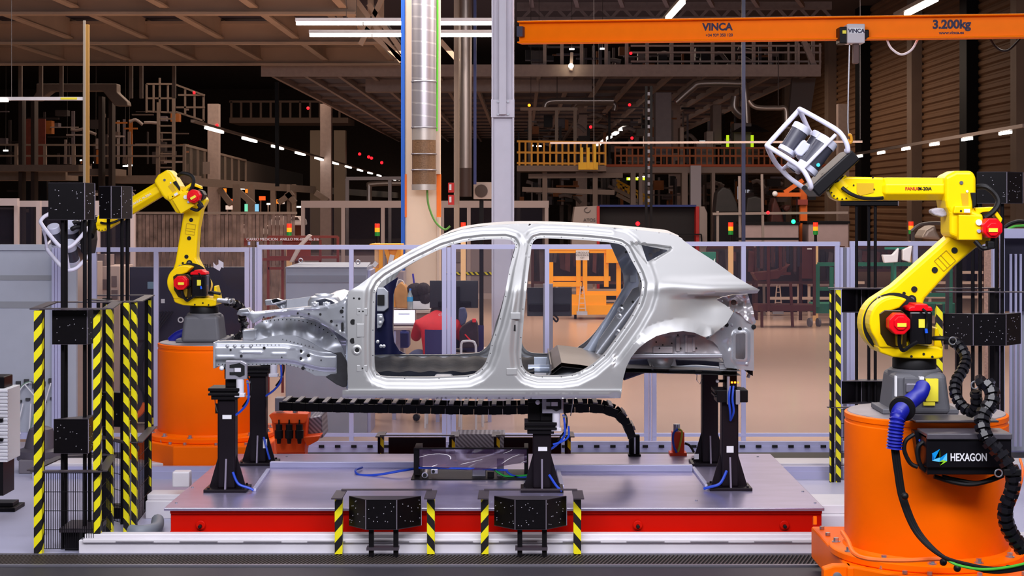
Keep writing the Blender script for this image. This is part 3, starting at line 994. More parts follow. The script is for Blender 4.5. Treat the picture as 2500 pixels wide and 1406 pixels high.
def rail_depth(x, y):
    d = 11.66 + 0.11 * smooth01((x - 680) / 130)
    c = 862 + 22 * smooth01((x - 690) / 110)
    d -= 0.03 * (1 - smooth01((abs(y - c) - 14) / 8))
    for x0, x1, yy in ((587, 640, 860), (530, 572, 872), (588, 712, 882), (664, 698, 865), (706, 740, 849)):
        if x0 - 3 < x < x1 + 3: d -= 0.009 * math.exp(-((y - yy) / 1.8) ** 2) * smooth01((x - x0 + 3) / 4) * smooth01((x1 + 3 - x) / 4)
    for x0, y0, r in ((752, 868, 9), (735, 857, 5), (735, 875, 5)):
        d += 0.012 * math.exp(-(((x - x0) ** 2 + (y - y0) ** 2) / (r * r)))
    return d


rail = sheet(RAIL, [], rail_depth, 3.4, 0.05, 3).build('front_rail', galv, car, smooth=True, angle=60)
APR = [(620, 797), (640, 783), (669, 777), (709, 774), (740, 777), (770, 785), (800, 800), (820, 820), (838, 852), (846, 880), (846, 900), (820, 916), (818, 862), (808, 858), (780, 849), (750, 833), (719, 821), (690, 818), (660, 824), (628, 834), (612, 834), (622, 816)]


def apr_depth(x, y):
    d = 11.8 - 0.05 * smooth01((y - 800) / 50)
    d += 0.015 * math.sin((x - 620) / 9.0) * smooth01((x - 650) / 20) * (1 - smooth01((x - 770) / 30))
    d -= 0.03 * math.exp(-(((x - 652) ** 2 + (y - 804) ** 2) / 150))
    d += 0.05 * math.exp(-(((x - 780) ** 2 + (y - 828) ** 2) / 500))
    return d


apr = sheet(APR, [], apr_depth, 4, 0.02, 3.5).build('wheel_house_apron', galv, car, smooth=True, angle=60)
SHOT = [(578, 768), (590, 759), (604, 756), (616, 762), (660, 758), (700, 754), (758, 748), (800, 746), (822, 740), (840, 730), (850, 716), (850, 760), (849, 830), (846, 828), (822, 812), (800, 797), (772, 781), (742, 772), (710, 769), (670, 771), (640, 777), (618, 790), (610, 780), (600, 771)]


def shot_depth(x, y):
    d = 11.52 - 0.1 * smooth01((x - 760) / 90)
    s = segdist((x, y), SHOT)
    d -= 0.018 * smooth01((s - 2) / 5)
    for x0, y0, w, h in ((826, 797, 16, 14), (832, 800, 5, 14)):
        if abs(x - x0) < w and abs(y - y0) < h: d += 0.012 * smooth01(min(w - abs(x - x0), h - abs(y - y0)) / 4)
    if x < 800: d -= 0.02 * math.exp(-((y - (764 - (x - 610) * 0.075)) / 3) ** 2)
    return d


shot = sheet(SHOT, [], shot_depth, 3.6, 0.09, 3).build('upper_rail', galv, car, smooth=True, angle=60)
for o_, (f_, holes) in ((rail, (rail_depth, ((555, 845, 4.5), (573, 845, 4.5), (592, 845, 4.5), (612, 845, 4.5), (563, 854, 2.4), (589, 869, 3.4), (645, 849, 3.5), (735, 857, 4), (734, 875, 4), (753, 868, 4), (740, 899, 4.5), (688, 872, 1.6), (784, 879, 1.6)))),
                        (shot, (shot_depth, ((834, 760, 4.6), (837, 751, 2), (809, 784, 3.4), (822, 794, 2), (754, 766, 2.4), (727, 765, 2.4), (782, 767, 2.8), (644, 774, 2), (836, 790, 3), (837, 773, 1.5))))):
    for x, y, r in holes:
        MB().disc(at(x, y, f_(x, y) - 0.004), r * 11.6 / F, n=12, t=0.004).build('pierced_hole', hole_m, o_)
for x, y in ((555, 845), (573, 845), (592, 845), (612, 845), (594, 894)):
    MB().lathe([(0.012, 0), (0.012, 0.008), (0.006, 0.012)], 10, at(x, y, rail_depth(x, y) - 0.006), (0, -1, 0)).build('stud', galv, rail, smooth=True)
q = MB()
q.tube([at(836, y, shot_depth(836, y) - 0.006) for y in (790, 800, 808)], 0.009, 6)
q.build('slot', hole_m, shot)
dots = MB()
for i in range(26):
    x = 534 + i * 9.2
    dots.disc(at(x, 889 if x < 700 else 889 + (x - 700) * 0.25, rail_depth(x, 889) - 0.002), 0.0035, n=6)
    if 612 < x < 830: dots.disc(at(x, 842 if x < 690 else 828 + (x - 690) * 0.26, rail_depth(x, 842) - 0.01), 0.0035, n=6)
dots.build('weld_spots', hole_m, rail)['kind'] = 'stuff'
dots = MB()
for i in range(20):
    t = i / 19
    x = 640 + t * 190
    y = 785 - 8 * math.sin(t * PI) + 50 * t ** 3
    dots.disc(at(x, y, apr_depth(x, y) - 0.003), 0.004, n=6)
dots.build('weld_spots', hole_m, apr)['kind'] = 'stuff'
for prt in (rail, apr, shot): mirror_part(prt)
# closing plates and fittings of the front
MB().bb((X(524, 11.66), 11.6, at(0, 899, 11.62).z), (X(529, 11.66), 11.78, at(0, 835, 11.62).z)).build('crash_plate', galv, car, bevel=0.004)
MB().pp([(520, 842), (529, 840), (529, 898), (522, 899)], 12.75, 0, 0.12).build('crash_plate', galv, car, bevel=0.004)
MB().pp([(592, 806), (626, 803), (626, 822), (620, 832), (592, 832)], 11.74, 0, 0.14).build('front_bracket', galv, car, bevel=0.008)
MB().pp([(583, 755), (606, 752), (612, 763), (596, 770), (588, 772), (577, 767)], 11.5, 0, 0.1).build('lamp_bracket', steel, car, bevel=0.006)
MB().pp([(646, 732), (662, 731), (666, 740), (690, 734), (698, 731), (698, 737), (672, 745), (648, 746)], 12.9, 0, 0.08).build('lamp_bracket', steel, car, bevel=0.006)
MB().pp([(700, 732), (770, 722), (772, 748), (700, 754)], 12.6, 0, 0.03).build('far_apron_top', galv, car)
for yc in (11.85, 12.65):
    c = at(792, 735, yc)
    MB().lathe([(0.12, -0.1), (0.118, 0.0), (0.10, 0.03), (0.072, 0.042), (0.068, 0.052), (0.05, 0.054), (0.046, 0.046), (0.03, 0.045)], 28, c).build('strut_tower', galv, car, smooth=True, angle=30)
for x in (769, 797):
    MB().pp([(x - 9, 738), (x + 9, 738), (x + 9, 760), (x - 9, 762)], 11.5, 0, 0.015).build('tower_bracket', galv, car, bevel=0.004)
    MB().lathe([(0.018, 0), (0.018, 0.006), (0.01, 0.01), (0.008, 0.004)], 14, at(x, 742, 11.5), (0, -1, 0)).build('bolt_boss', weld_m, car, smooth=True)
cw = []
for px, py in ((800, 744), (822, 722), (838, 706), (858, 702), (872, 706), (884, 714)):
    cw.append([Vector((at(px, 0, YC).x - 0.12, y, at(0, py, YC).z - 0.05 + 0.006 * math.sin(y * 70))) for y in [11.6 + i * 0.02 for i in range(66)]])
MB().grid(cw).build('cowl_panel', galv, car, smooth=True)
MB().bb((X(866, 12.2), 11.6, 1.0), (X(872, 12.2), 12.9, 1.58)).build('firewall', galv_in, car)
MB().bb((X(850, 12.2), 11.6, 1.52), (X(880, 12.2), 12.9, 1.58)).build('dash_crossmember', galv_in, car, bevel=0.01)
# dark liner hanging behind the front wheel
MB().pp([(812, 862), (832, 860), (845, 880), (849, 905), (846, 944), (838, 946), (820, 938), (794, 920), (806, 914), (822, 912), (822, 866)], 11.56, 0, 0.03).build('arch_liner', carpet_m, car, bevel=0.006)
# ------------------------------------------------------------------ measuring table
plate_m = M('table_plate', (176, 168, 200), 0.3, 0.7, noise=0.10, nscale=3, stretch=(1, 3, 1))
tx0, tx1, ty0, ty1, tz = at(400, 0, 10.92).x, at(2013, 0, 10.92).x, 10.92, 13.3, 0.28
tb = thing('measuring_table', 'long low aluminium topped table with an orange red side under the car', 'table', (0, 12, 0))
MB().bb((tx0, ty0, tz - 0.02), (tx1, ty1, tz)).build('table_plate', plate_m, tb, bevel=0.003)
q = MB()
q.bb((tx0 + 0.035, ty0 + 0.03, 0.235), (tx1 - 0.01, ty1 - 0.03, 0.26)).bb((tx0 + 0.035, ty0 + 0.05, 0.118), (tx1 - 0.01, ty1 - 0.05, 0.236)).bb((tx0 + 0.035, ty0 + 0.03, 0.1), (tx1 - 0.01, ty1 - 0.03, 0.12))
q.build('base_beam', red_paint, tb, bevel=0.003)
for px in (490, 1557, 1915):
    p = at(px, 1282, 10.96)
    MB().lathe([(0.032, 0), (0.032, 0.006), (0.027, 0.01)], 20, p, (0, -1, 0)).build('jack_boss', red_paint, tb, smooth=True)
    MB().lathe([(0.013, 0), (0.013, 0.03), (0.008, 0.034)], 6, p + Vector((0, -0.008, -0.004)), (0, -1, 0)).build('jack_bolt', rubber, tb)
for x0, x1 in ((1530, 1592), (1888, 1935), (468, 540)):
    a = at(x0, 1300, 10.96); b = at(x1, 1306, 10.96)
    MB().bb((a.x, 10.94, 0.07), (b.x, 11.2, 0.105)).build('foot', rubber, tb)
for px, py in ((430, 1228), (1990, 1228), (1850, 1115), (700, 1115), (1200, 1225), (1700, 1222), (470, 1190), (1960, 1200)):
    dd_ = 2.02 * F / (py - CY)
    MB().cyl((at(px, 0, dd_).x, dd_, tz), (at(px, 0, dd_).x, dd_, tz + 0.006), 0.009, 8).build('screw', steel, tb)


def on_plate(px, py):
    d = (H - tz) * F / (py - CY)
    return Vector((at(px, 0, d).x, d, tz))


def on_floor(px, py, z=0.0):
    d = (H - z) * F / (py - CY)
    return Vector((at(px, 0, d).x, d, z))


# aluminium guide bars lying on the plate
for nm, p0, p1, w, h in (('long aluminium guide bar across the back of the table plate', (660, 1141), (1018, 1141), 0.06, 0.045), ('aluminium guide bar between the middle and the rear posts', (1350, 1150), (1690, 1150), 0.06, 0.05),
                         ('slim guide strip running forward beside the front left post', (655, 1150), (620, 1200), 0.03, 0.02), ('slim guide strip running forward beside the rear posts', (1692, 1145), (1726, 1190), 0.03, 0.02),
                         ('slim guide strip running forward beside the middle post', (1362, 1148), (1372, 1192), 0.03, 0.02)):
    a, b = on_plate(*p0), on_plate(*p1)
    o = MB().bar(a + Vector((0, 0, h / 2)), b + Vector((0, 0, h / 2)), w, h).build('guide_bar', alu, bevel=0.003)
    tag(o, nm, 'guide bar', 'aluminium guides on the table')

# ------------------------------------------------------------------ black support posts
post_m = M('post_black', (20, 13, 20), 0.42, 0.0, noise=0.1, spec=0.25)
white_plastic = M('white_plastic', (214, 212, 222), 0.4)
valve_grey = M('clamp_grey', (168, 166, 178), 0.35, 0.5)


def post(label, px, py, ztop, w, kind, foot_r=0.15):
    b = on_plate(px, py)
    x, y = b.x, b.y
    t = thing('support_post', label, 'support post', b, 'black posts carrying the car')
    MB().bb((x - foot_r, y - foot_r * 0.8, tz), (x + foot_r, y + foot_r * 0.8, tz + 0.022)).build('foot_plate', post_m, t, bevel=0.003)
    hgt = ztop - tz
    q = MB()
    q.lathe([(w / 2 * 1.41, 0.02), (w / 2 * 1.41, hgt - 0.05)], 4, b, (0, 0, 1))
    # turn the square so that its faces look at the camera
    c, s_ = math.cos(PI / 4), math.sin(PI / 4)
    q.v = [Vector((x + (v.x - x) * c - (v.y - y) * s_, y + (v.x - x) * s_ + (v.y - y) * c, v.z)) for v in q.v]
    q.build('shaft', post_m, t, bevel=0.012, seg=3)
    for sx in (-1, 1):
        MB().prism([(x + sx * w * 0.48, tz + 0.02), (x + sx * foot_r * 0.86, tz + 0.02), (x + sx * w * 0.48, tz + 0.26)], y - 0.008, y + 0.008).build('gusset', post_m, t)
    MB().add([(x - 0.006, y - w * 0.48, tz + 0.02), (x - 0.006, y - foot_r * 0.72, tz + 0.02), (x - 0.006, y - w * 0.48, tz + 0.24), (x + 0.006, y - w * 0.48, tz + 0.02), (x + 0.006, y - foot_r * 0.72, tz + 0.02), (x + 0.006, y - w * 0.48, tz + 0.24)],
             [(0, 1, 2), (5, 4, 3), (0, 3, 4, 1), (1, 4, 5, 2), (2, 5, 3, 0)]).build('gusset', MATS['post_edge'], t)
    for sx in (-1, 1):
        for sy in (-1, 1):
            MB().cyl((x + sx * foot_r * 0.8, y + sy * foot_r * 0.62, tz + 0.02), (x + sx * foot_r * 0.8, y + sy * foot_r * 0.62, tz + 0.034), 0.009, 6).build('bolt', black_gloss, t)
    # stacked head plates
    z = ztop - 0.05
    for i, (k, h) in enumerate(((1.45, 0.03), (1.75, 0.016), (1.6, 0.012), (1.75, 0.022))):
        MB().bb((x - w * k / 2 - 0.01, y - w * k / 2, z), (x + w * k / 2 - 0.01, y + w * k / 2, z + h)).build('head_plate', black, t, bevel=0.003)
        z += h + 0.001
    return t, x, y, z


M('post_edge', (120, 112, 130), 0.4, 0.5)


def clamp(t, x, y, z, big=True, sx=1):
    """pneumatic clamp with a white C-shaped housing, cylinder and hoses"""
    MB().bb((x - 0.03, y - 0.04, z), (x + 0.06, y + 0.05, z + 0.055)).build('clamp_block', black, t, bevel=0.004)
    MB().bb((x - 0.04, y - 0.02, z + 0.055), (x + 0.02, y + 0.04, z + 0.16)).build('clamp_column', black, t, bevel=0.004)
    x0, z0 = x - 0.02 * sx, z + 0.06
    pts = [(0, 0), (0.15, 0), (0.15, 0.11), (0.11, 0.13), (0, 0.13)]
    MB().prism([(x0 + a * sx, z0 + b) for a, b in pts], y - 0.09, y - 0.05).build('clamp_housing', valve_grey, t, bevel=0.004)
    MB().prism([(x0 + a * sx, z0 + b) for a, b in ((0.03, 0.03), (0.07, 0.03), (0.1, 0.015), (0.135, 0.03), (0.135, 0.095), (0.1, 0.115), (0.03, 0.1), (0.03, 0.08), (0.06, 0.08), (0.06, 0.05), (0.03, 0.05))], y - 0.095, y - 0.085).build('clamp_jaw', hole_m, t)
    MB().prism([(x0 + 0.065 * sx, z0 + 0.052), (x0 + 0.11 * sx, z0 + 0.052), (x0 + 0.11 * sx, z0 + 0.08), (x0 + 0.065 * sx, z0 + 0.08)], y - 0.098, y - 0.09).build('clamp_tongue', white_plastic, t)
    MB().cyl((x0 + 0.1 * sx, y - 0.07, z0 - 0.11), (x0 + 0.1 * sx, y - 0.07, z0), 0.028, 14).build('air_cylinder', white_plastic, t, smooth=True)
    MB().bb((x0 + 0.065 * sx, y - 0.1, z0 - 0.125), (x0 + 0.135 * sx, y - 0.04, z0 - 0.1)).build('cylinder_cap', white_plastic, t, bevel=0.003)
    MB().ball((x0 - 0.03 * sx, y - 0.07, z0 + 0.075), 0.017).build('locating_ball', label_white, t, smooth=True)
    MB().cyl((x0 - 0.02 * sx, y - 0.06, z0 + 0.075), (x0 + 0.01 * sx, y - 0.06, z0 + 0.075), 0.009, 8).build('ball_stem', black, t)
    hz = catmull([(x0 + 0.15 * sx, y - 0.07, z0 - 0.01), (x0 + 0.16 * sx, y - 0.08, z0 - 0.08), (x0 + 0.155 * sx, y - 0.08, z0 - 0.16), (x0 + 0.1 * sx, y - 0.05, z0 - 0.23), (x0 + 0.03 * sx, y - 0.03, z0 - 0.28)])
    MB().tube(hz, 0.008, 6).build('air_hose', M('air_hose_blue', (30, 70, 190), 0.4), t, smooth=True)
    hz = catmull([(x0 + 0.145 * sx, y - 0.05, z0 + 0.02), (x0 + 0.175 * sx, y - 0.05, z0 - 0.04), (x0 + 0.165 * sx, y - 0.05, z0 - 0.12), (x0 + 0.11 * sx, y - 0.03, z0 - 0.2)])
    MB().tube(hz, 0.006, 6).build('signal_cable', rubber, t, smooth=True)
    MB().bb((x0 + 0.145 * sx, y - 0.085, z0 - 0.03), (x0 + 0.172 * sx, y - 0.06, z0 - 0.018)).build('hose_fitting', steel, t)
    MB().bb((x0 + 0.145 * sx, y - 0.085, z0 - 0.13), (x0 + 0.172 * sx, y - 0.06, z0 - 0.118)).build('hose_fitting', steel, t)


t, x, y, z = post('black square post under the front car rail, nearest at the left end', 556, 1196, 0.98, 0.125, 'a')
clamp(t, x + 0.02, y, z)
MB().pb(543, 1013, 565, 1023, y - 0.067, 0.004).build('maker_label', label_white, t)
MB().tube(catmull([(x + 0.05, y - 0.08, 0.42), (x + 0.09, y - 0.09, 0.34), (x + 0.17, y - 0.1, 0.31), (x + 0.2, y - 0.1, 0.295)]), 0.009, 7).build('air_hose', MATS['air_hose_blue'], t, smooth=True)
MB().tube([(x - 0.09, y - 0.02, z - 0.05), (x - 0.085, y - 0.02, z - 0.12), (x - 0.07, y - 0.02, z - 0.18)], 0.003, 5).build('safety_pin', steel, t)
MB().bb((x - 0.085, y - 0.02, z - 0.19), (x - 0.065, y, z - 0.12)).build('pin_holder', black, t)
t, x, y, z = post('black square post under the far front car rail beside the orange drum', 632, 1132, 1.02, 0.125, 'b')
clamp(t, x + 0.05, y - 0.02, z - 0.02)
MB().pb(642, 1072, 652, 1094, y - 0.075, 0.004).build('white_tag', label_white, t)
MB().tube(catmull([(x + 0.05, y - 0.08, 0.5), (x + 0.08, y - 0.1, 0.4), (x + 0.1, y - 0.1, 0.33)]), 0.008, 7).build('air_hose', MATS['air_hose_blue'], t, smooth=True)
t, x, y, z = post('black square post under the car sill in the middle of the table', 1323, 1196, 0.74, 0.13, 'c')
clamp(t, x + 0.02, y, z)
MB().bb((x - 0.1, y - 0.02, z), (x + 0.0, y + 0.06, 0.955)).build('riser_block', black, t, bevel=0.004)
MB().bb((x - 0.1, y - 0.05, 0.905), (x + 0.17, y + 0.08, 0.952)).build('sill_pad', black, t, bevel=0.004)
MB().pb(1314, 1091, 1336, 1101, y - 0.07, 0.004).build('maker_label', label_white, t)
MB().tube(catmull([at(1350, 1085, y - 0.1), at(1372, 1078, y - 0.1), at(1388, 1065, y - 0.1), at(1388, 1040, y - 0.1)]), 0.007, 6).build('air_hose', MATS['air_hose_blue'], t, smooth=True)
MB().tube(catmull([(x + 0.05, y - 0.08, 0.4), (x + 0.1, y - 0.12, 0.33), (x + 0.14, y - 0.13, 0.295)]), 0.009, 7).build('air_hose', MATS['air_hose_blue'], t, smooth=True)
MB().tube([at(1400, 960, y), at(1398, 985, y), at(1393, 1015, y)], 0.004, 5).build('safety_wire', steel, t)
t, x, y, z = post('black round topped post under the rear of the car, far one of the rear pair', 1732, 1133, 1.045, 0.125, 'd')
MB().bb((x - 0.05, y - 0.05, z), (x + 0.06, y + 0.05, 1.1)).build('clamp_block', black, t, bevel=0.004)
for k in range(4):
    MB().cyl((x - 0.02 + k * 0.02, y - 0.11, z - 0.03), (x - 0.02 + k * 0.02, y - 0.1, z - 0.03), 0.006, 8).build('bolt', steel, t)
MB().tube([(x - 0.1, y - 0.05, z - 0.03), (x - 0.105, y - 0.05, z - 0.14), (x - 0.08, y - 0.05, z - 0.17), (x - 0.06, y - 0.05, z - 0.12)], 0.003, 5).build('safety_pin', steel, t)
MB().pb(1695, 1108, 1706, 1121, y - 0.07, 0.004).build('white_tag', label_white, t)
t, x, y, z = post('black post under the rear car corner with blue hoses and lit sensors', 1780, 1192, 0.96, 0.12, 'e')
MB().bb((x - 0.1, y - 0.11, z - 0.09), (x + 0.12, y + 0.08, z - 0.002)).build('slide_block', black, t, bevel=0.006)
MB().bb((x - 0.04, y - 0.05, z), (x + 0.05, y + 0.05, 1.14)).build('clamp_column', black, t, bevel=0.006)
MB().bb((x - 0.03, y - 0.14, z - 0.1), (x - 0.012, y - 0.11, z + 0.1)).bb((x + 0.03, y - 0.14, z - 0.1), (x + 0.06, y - 0.11, z - 0.0)).build('air_valve', valve_grey, t, bevel=0.003)
MB().ball(at(1752, 930, y - 0.05), 0.014).build('locating_ball', label_white, t, smooth=True)
MB().cyl(at(1755, 930, y - 0.05), at(1775, 930, y - 0.05), 0.01, 8).build('ball_stem', black, t)
for k, dx in enumerate((-0.01, 0.015)):
    MB().tube(catmull([(x + dx, y - 0.13, z + 0.03), (x + dx - 0.01, y - 0.15, z - 0.06), (x + dx, y - 0.14, z - 0.15), (x, y - 0.08, z - 0.22)]), 0.008, 6).build('air_hose', MATS['air_hose_blue'], t, smooth=True)
led_o = M('led_orange', (255, 110, 20), 0.5, emit=5)
for k in range(3):
    MB().bb((x - 0.005 + k * 0.022, y - 0.15, z + 0.05), (x + 0.008 + k * 0.022, y - 0.14, z + 0.062)).build('sensor_light', led_o if k < 2 else label_yellow, t)
MB().pb(1774, 1089, 1791, 1105, y - 0.066, 0.004).build('white_tag', label_white, t)
MB().tube(catmull([(x - 0.03, y - 0.1, 0.42), (x - 0.08, y - 0.14, 0.34), (x - 0.15, y - 0.12, 0.31), (x - 0.19, y - 0.1, 0.295)]), 0.01, 7).build('air_hose', MATS['air_hose_blue'], t, smooth=True)

# ------------------------------------------------------------------ cable carrier on the table, its foot, and small gear
cc = thing('cable_carrier', 'black linked cable carrier arching over the table under the car sill', 'cable carrier', at(700, 980, 13.0))
path = catmull([at(690, 985, 13.05), at(800, 989, 12.95), at(1000, 992, 12.85), at(1200, 995, 12.8), at(1400, 990, 12.75), at(1470, 992, 12.75), at(1510, 1008, 12.75), at(1532, 1035, 12.75), at(1540, 1062, 12.75)], 8)
up_m = M('carrier_rung', (104, 100, 108), 0.4, 0.4)
L_ = 0.0
acc = [0.0]
for i in range(1, len(path)): acc.append(acc[-1] + (path[i] - path[i - 1]).length)
n_l = 26


def along(s):
    for i in range(1, len(path)):
        if acc[i] >= s:
            f_ = (s - acc[i - 1]) / (acc[i] - acc[i - 1])
            return path[i - 1].lerp(path[i], f_)
    return path[-1]


for i in range(n_l):
    s0, s1 = acc[-1] * i / n_l, acc[-1] * (i + 0.97) / n_l
    a, b = along(s0), along(s1)
    for w in (-0.17, 0.17):
        q = MB().bar(a + Vector((0, w, 0)), b + Vector((0, w, 0)), 0.02, 0.065, up=(0, 0, 1))
        q.build('side_link', black, cc, bevel=0.003)
    t_ = (b - a).normalized()
    n_ = Vector((-t_.z, 0, t_.x))
    p = a.lerp(b, 0.4)
    MB().bar(p + Vector((0, -0.17, 0)) + n_ * 0.04, p + Vector((0, 0.17, 0)) + n_ * 0.04, 0.035, 0.012, up=tuple(n_)).build('rung', up_m, cc)
    MB().bar(p + Vector((0, -0.17, 0)) - n_ * 0.03, p + Vector((0, 0.17, 0)) - n_ * 0.03, 0.035, 0.012, up=tuple(n_)).build('rung', black, cc)
cf = thing('carrier_foot', 'black bracket on the table holding the end of the cable carrier', 'bracket', on_plate(1549, 1113))
p = on_plate(1549, 1113)
MB().bb((p.x - 0.05, p.y - 0.03, tz), (p.x + 0.05, p.y + 0.06, tz + 0.015)).build('foot_plate', black, cf)
MB().pb(1536, 1062, 1562, 1110, p.y, 0.06).build('upright', black, cf, bevel=0.004)
MB().pb(1548, 1068, 1552, 1108, p.y - 0.02, 0.02).build('rib', steel, cf)

ob = thing('valve_box', 'small orange red valve bracket standing on the back of the table', 'valve bracket', on_plate(1657, 1110))
p = on_plate(1657, 1110)
MB().pb(1642, 1055, 1671, 1108, p.y - 0.04, 0.1).build('bracket', M('bracket_red', (244, 66, 16), 0.45), ob, bevel=0.004)
MB().pb(1636, 1106, 1677, 1113, p.y - 0.06, 0.14).build('foot_plate', MATS['bracket_red'], ob)
MB().cyl(at(1652, 1056, p.y), at(1652, 1035, p.y), 0.027, 16).build('knob', steel, ob, smooth=True)
MB().tube(catmull([at(1655, 1047, p.y - 0.05), at(1644, 1058, p.y - 0.06), at(1644, 1085, p.y - 0.06), at(1652, 1105, p.y - 0.06)]), 0.009, 7).build('blue_hose', MATS['air_hose_blue'], ob, smooth=True)
MB().tube(catmull([at(1655, 1047, p.y - 0.05), at(1665, 1055, p.y - 0.06), at(1660, 1085, p.y - 0.06), at(1655, 1103, p.y - 0.06)]), 0.009, 7).build('yellow_hose', M('hose_yellow', (180, 170, 40), 0.5), ob, smooth=True)
MB().tube(catmull([at(1672, 1082, p.y), at(1684, 1088, p.y), at(1694, 1104, p.y)]), 0.01, 7).build('black_hose', rubber, ob, smooth=True)

# sheet covered control unit lying on the table
cu = thing('control_unit', 'dark control unit on the table under a wrinkled clear plastic sheet', 'control unit', on_plate(1150, 1165))
p = on_plate(1150, 1170)
a, b = on_plate(1003, 1172), on_plate(1318, 1172)
MB().bb((a.x, a.y, tz), (b.x, a.y + 0.46, tz + 0.006)).build('base_plate', black, cu)
MB().pb(1010, 1096, 1026, 1160, a.y + 0.12, 0.3).build('end_panel', black, cu)
MB().pb(1280, 1096, 1290, 1160, a.y + 0.12, 0.3).build('end_panel', black, cu)
MB().pb(1010, 1094, 1290, 1097, a.y + 0.1, 0.03).build('cover_frame', black, cu)
film = M('clear_film', (84, 62, 92), 0.1, 0.0, alpha=0.8, coat=1.0)
rows = []
for j in range(13):
    f_ = j / 12
    r_ = []
    for i in range(41):
        g = i / 40
        px = 1024 + g * 262
        sag = 0.5 - 0.5 * math.cos(2 * PI * g)
        bot = 1138 + 14 * sag - 8 * g
        py = 1097 + (bot - 1097) * f_
        r_.append(at(px, py, a.y + 0.1 - 0.05 * f_ + 0.035 * math.sin(g * 11 + f_ * 4) * f_ + 0.05 * math.sin(f_ * PI) * sag))
    rows.append(r_)
MB().grid(rows).build('plastic_sheet', film, cu, smooth=True)
MB().cyl(at(1037, 1160, a.y + 0.04), at(1040, 1148, a.y + 0.2), 0.022, 16).build('gauge', steel, cu, smooth=True)
MB().disc(at(1037, 1160, a.y + 0.04), 0.015, n=14, t=0.006).build('gauge_face', hole_m, cu)
MB().pb(1052, 1145, 1069, 1157, a.y + 0.05, 0.08).build('connector_block', valve_grey, cu, bevel=0.004)
MB().disc(at(1058, 1151, a.y + 0.048), 0.012, n=12, t=0.006).build('connector_socket', hole_m, cu)
MB().pb(1153, 1146, 1186, 1163, a.y + 0.12, 0.1).build('terminal_box', valve_grey, cu, bevel=0.003)
MB().pb(1190, 1152, 1206, 1166, a.y + 0.08, 0.06).build('relay', black, cu, bevel=0.003)
MB().pb(1213, 1120, 1230, 1168, a.y + 0.14, 0.06).build('valve_stack', valve_grey, cu, bevel=0.003)
for c_, pts in ((M('cable_green_b', (30, 150, 60), 0.4), [(1207, 1146), (1220, 1156), (1240, 1163), (1292, 1160)]), (MATS['air_hose_blue'], [(1236, 1150), (1250, 1160), (1275, 1165), (1294, 1163)]), (MATS['air_hose_blue'], [(1022, 1142), (1080, 1143), (1150, 1144), (1240, 1148)])):
    MB().tube(catmull([at(x_, y_, a.y + 0.08) for x_, y_ in pts]), 0.008, 6).build('hose', c_, cu, smooth=True)
o = MB().tube(catmull([at(884, 1141, 12.5), at(868, 1148, 12.35), at(878, 1159, 12.25), at(920, 1159, 12.2), at(975, 1150, 12.2), at(1012, 1144, 12.3)]), 0.009, 7).build('blue_hose', MATS['air_hose_blue'], smooth=True)
tag(o, 'blue air hose curling on the table left of the covered unit', 'hose')

# ------------------------------------------------------------------ white track beams, grating and pit
track_m = M('track_white', (214, 210, 216), 0.42, noise=0.08, nscale=3)
tk = thing('robot_track', 'long off white steel track beam lying in front of the table', 'track beam', (0, 10.78, 0))
xa, xb = at(190, 0, 10.78).x, 3.6
MB().bb((xa, 10.8, 0), (xb, 10.9, 0.09)).bb((xa + 0.03, 10.78, 0.075), (xb, 10.9, 0.1)).bb((xa + 0.03, 10.82, 0.095), (xb, 10.9, 0.125)).build('beam_profile', track_m, tk, bevel=0.006)
for i in range(12):
    MB().bb((xa + 0.25 + i * 0.42, 10.776, 0.082), (xa + 0.5 + i * 0.42, 10.782, 0.086)).build('slot', M('slot_grey', (110, 106, 112), 0.6), tk)
tk2 = thing('robot_track', 'white steel track beam running behind the table at floor level', 'track beam', (0, 14.1, 0))
MB().bb((at(100, 0, 14).x, 13.95, 0), (5.2, 14.25, 0.1)).build('beam_profile', track_m, tk2, bevel=0.006)
MB().bb((at(100, 0, 14).x, 14.3, 0.0), (5.2, 14.9, 0.05)).build('rail_bed', black, tk2)
for y_ in (13.75, 15.2):
    MB().bb((at(100, 0, 14).x, y_, 0.0), (5.2, y_ + 0.1, 0.06)).bb((at(100, 0, 14).x, y_ + 0.025, 0.06), (5.2, y_ + 0.075, 0.1)).build('guide_rail', alu, tk2)
for i in range(34):
    x_ = at(700, 0, 15.2).x + i * 0.15
    MB().bb((x_, 15.17, 0.05), (x_ + 0.05, 15.19, 0.075)).build('clip', rubber, tk2)
tk3 = thing('track_support', 'off white beam behind the left end of the table', 'track beam', (-3, 12.2, 0))
MB().bb((at(370, 0, 12.2).x, 12.0, 0.0), (at(470, 0, 12.2).x, 12.25, 0.13)).bb((at(370, 0, 12.2).x, 12.05, 0.13), (at(470, 0, 12.2).x, 12.25, 0.17)).build('beam_profile', track_m, tk3, bevel=0.006)
MB().pb(420, 1152, 462, 1190, 12.0, 0.1).build('side_plate', track_m, tk3, bevel=0.01)
tk4 = thing('track_support', 'off white beam between the table and the large orange drum', 'track beam', (2.6, 12.0, 0))
MB().bb((at(1960, 0, 12).x, 11.4, 0.0), (at(2200, 0, 12).x, 11.9, 0.14)).bb((at(1960, 0, 12).x, 11.46, 0.14), (at(2200, 0, 12).x, 11.9, 0.2)).build('beam_profile', track_m, tk4, bevel=0.006)

